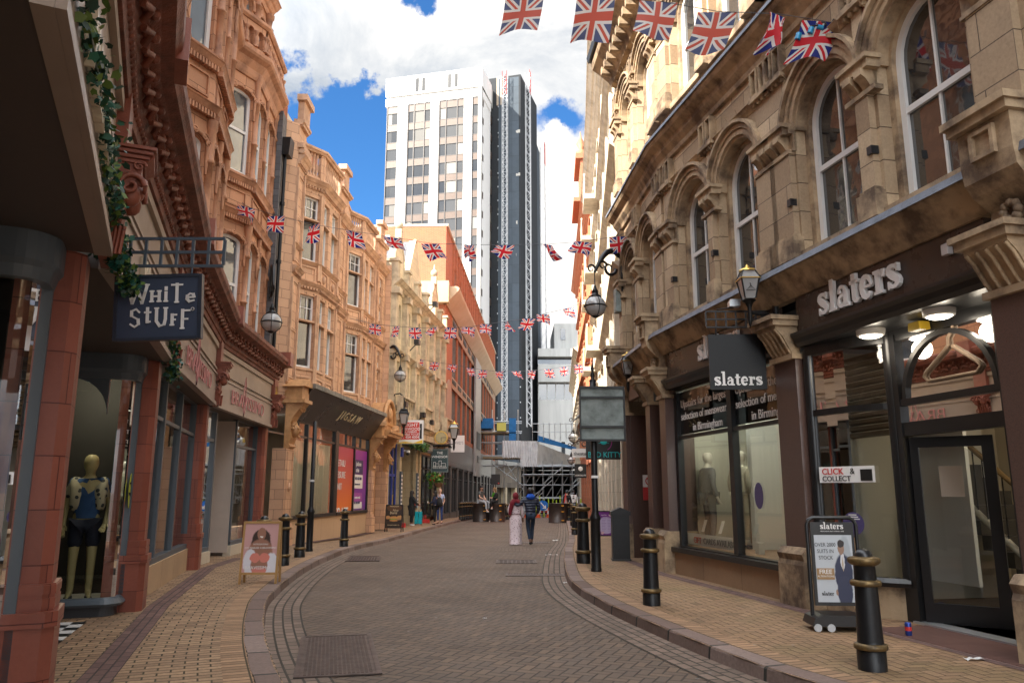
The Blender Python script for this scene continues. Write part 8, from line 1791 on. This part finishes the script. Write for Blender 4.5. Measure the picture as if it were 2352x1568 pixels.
dk_ = person('dark haired woman in a long black coat with an orange top beside the suitcase', (-5.03, 39.6, .12 + zg(40)), radians(-60), {'elR': (.24, .1, 1.15), 'wrR': (.25, .32, 1.02), 'haR': (.25, .38, .98), 'elL': (-.2, .1, 1.18), 'wrL': (-.1, .22, 1.32), 'haL': (-.08, .25, 1.38)}, m_skin_d, m_blk, fab('black_tights', (.015, .012, .012)), m_hair, m_white, .97, 1, 1.15, .22, coat=.0,
    dress=(m_blk, [(1.1, .18, .14, 0, 0), (.9, .20, .16, 0, .005), (.7, .20, .16, 0, .01), (.5, .19, .15, 0, .015)]))
b = MB(); b.tube([(.22, .08, 1.17), (.245, .3, 1.03)], .05, 8); b.tube([(.02, .10, 1.35), (.03, .13, 1.1), (.03, .14, .85)], .05, 6); local(b, 'orange_top', fab('orange_cloth', (.50, .06, .025)), dk_); b = MB(); b.ball((-.22, -.02, .95), .13, 0, 8, 6, (.6, 1, .8)); local(b, 'bag', m_blackmat, dk_)
# distant pair on the right
mk = person('pedestrian with a pale blue face mask and a white sweatshirt on the far right pavement', (3.95, 50.5, .12 + zg(50)), radians(170), None, m_skin_d, m_white, m_blk, m_hair, m_white, 1.0); b = MB(); b.ball((0, .085, 1.585), .055, 0, 8, 5, (1.1, .6, .8)); local(b, 'face_mask', M('mask_blue', (.30, .52, .65), .6), mk)
b = MB(); b.box(-.06, .06, .13, .137, 1.22, 1.29); local(b, 'chest_print', m_blackmat, mk)
person('pedestrian all in black walking away on the far right pavement', (3.45, 49.3, .12 + zg(50)), 0, None, m_skin, m_blk, m_blk, fab('grey_beanie', (.05, .07, .08)), m_blk, 1.0, 1, 1.1)
# ---- mannequins behind glass
m_mq = M('ochre_mannequin', (.40, .34, .16), .5)
def mannequin(label, loc, rz, sc, J, top, legs, extra=None, skin=None, shoes=None, dress=None):
    p = person(label, loc, rz, J, skin or m_mq, top, None, None, shoes, sc, .5, 1.05, dress=dress); p.name = 'mannequin'; p['category'] = 'mannequin'
    for c in list(p.children):
        if c.name.split('.')[0] in ('eyes', 'mouth', 'nose_and_ears'): bpy.data.objects.remove(c)
    if legs:
        pts = [((0, 0, .98), (.15, .12)), ((-.09, 0, .9), .10), ((-.10, .02, .60), .09), ((.09, 0, .9), .10), ((.10, .02, .60), .09)]; skinned('shorts', pts, [(0, 1), (1, 2), (0, 3), (3, 4)], legs, p)
    return p
mq = mannequin('faceless mannequin in open floral shirt, blue vest and navy shorts in the nearest window', LF[3].pt(LF[3].L - .42 + .12, -.78, .26), radians(205), 1.04, {'elL': (-.25, -.02, 1.13), 'wrL': (-.22, .1, .92), 'haL': (-.2, .14, .86)}, fab('blue_vest', (.02, .07, .19)), fab('navy_shorts', (.008, .012, .03)), shoes=m_blk)
fs_ = dots('floral_shirt', (.42, .38, .26), (.03, .035, .04), 13., .33)
skinned('open_shirt', [((-.14, .01, 1.33), (.07, .13)), ((-.14, .02, 1.05), (.07, .135)), ((-.175, 0, 1.41), .075), ((-.22, -.02, 1.2), .07), ((-.07, -.02, 1.46), .06)], [(0, 1), (0, 2), (2, 3), (0, 4)], fs_, mq); skinned('open_shirt', [((.14, .01, 1.33), (.07, .13)), ((.14, .02, 1.05), (.07, .135)), ((.175, 0, 1.41), .075), ((.22, -.02, 1.2), .07), ((.07, -.02, 1.46), .06)], [(0, 1), (0, 2), (2, 3), (0, 4)], fs_, mq)
m_skirt = dots('teal_patterned_skirt', (.01, .035, .05), (.03, .25, .24), 40, .3)
mannequin('mannequin in a turquoise top and patterned long skirt half hidden by the nearest terracotta pier', LF[3].pt(LF[3].L - .42 + .25, -1.30, .26), radians(205), 1.0, None, fab('turquoise_top', (.02, .36, .30)), None, dress=(m_skirt, [(1.0, .15, .12, 0, 0), (.8, .17, .14, 0, .01), (.4, .18, .15, 0, .02), (.15, .19, .16, 0, .03)]))
st_ = thing('oval_sticker', 'lime yellow oval offer sticker on the nearest display window', 'sticker', LF[3].pt(LF[3].L - .3, -.27, 1.5)); F = LF[3]; b = MB(F); e = F.L - .42; b.ext([(e - .06 + .10 * cos(a), 1.62 + .22 * sin(a)) for a in [2 * pi * i / 24 for i in range(24)]], -.275, -.27, 'y'); b.build('sticker_sheet', M('lime_yellow', (.50, .52, .03), .4), st_)
lines(F, [('SELECTED', .04, 0, 0), ('2 FOR 40', .055, .14, .004)], e - .06, -.265, 1.70, 1, st_, m_blackmat, align='CENTER')
for s, d, rz, lb, col in ((wL - 1.05, -.85, -60, 'headless mannequin in a pale linen jacket in the menswear window, right hand pane', (.36, .33, .26)), (hm - .75, -.85, -100, 'mannequin in a cream suit in the menswear window, left hand pane', (.50, .46, .34)), (wL - .35, -.55, -75, 'mannequin in dark trousers and grey waistcoat at the right edge of the menswear window', (.10, .10, .11))):
    p = person(lb, WB.pt(s, d, .62), radians(rz), None, M('pale_mannequin', (.50, .46, .40), .5) if 'pale_mannequin' not in bpy.data.materials else bpy.data.materials['pale_mannequin'], fab('suit_cloth', col), fab('suit_trousers', lerp3(col, .8)), None, m_blk, .98, 1, 1.1, coat=.08); p.name = 'mannequin'; p['category'] = 'mannequin'
    for c in list(p.children):
        if c.name.split('.')[0] in ('eyes', 'mouth', 'nose_and_ears'): bpy.data.objects.remove(c)
e_ = LF[3].L - .42; q_ = LF[3].pt(e_ + .1, -.9, 3.05); spot('display_spot_light', q_[0], q_[1], q_[2], 10, .06, (1, .93, .7), TB); MB().lathe([(.05, 0), (.06, .1)], q_[:2], 12, 0, True, 3.12).build('display_spot', m_lamp_dim, TB)
for s, lb in ((wL - 2.2, 'left white price card on a stand in the menswear window'), (wL - 1.0, 'middle white price card on a stand in the menswear window'), (wL - .3, 'right white price card on a stand in the menswear window')):
    t = thing('price_card', lb, 'price card', WB.pt(s, -.5, .62)); b = MB(WB); b.box(s - .09, s + .03, -.55, -.45, .62, .80); b.build('stand', m_white, t); b = MB(WB); b.add([(s - .06, -.42, .88), (s + .06, -.42, .88), (s + .02, -.48, 1.1), (s - .10, -.48, 1.1)], [(0, 1, 2, 3)]); b.build('card', m_white_sign, t)
bpy.context.view_layer.update()
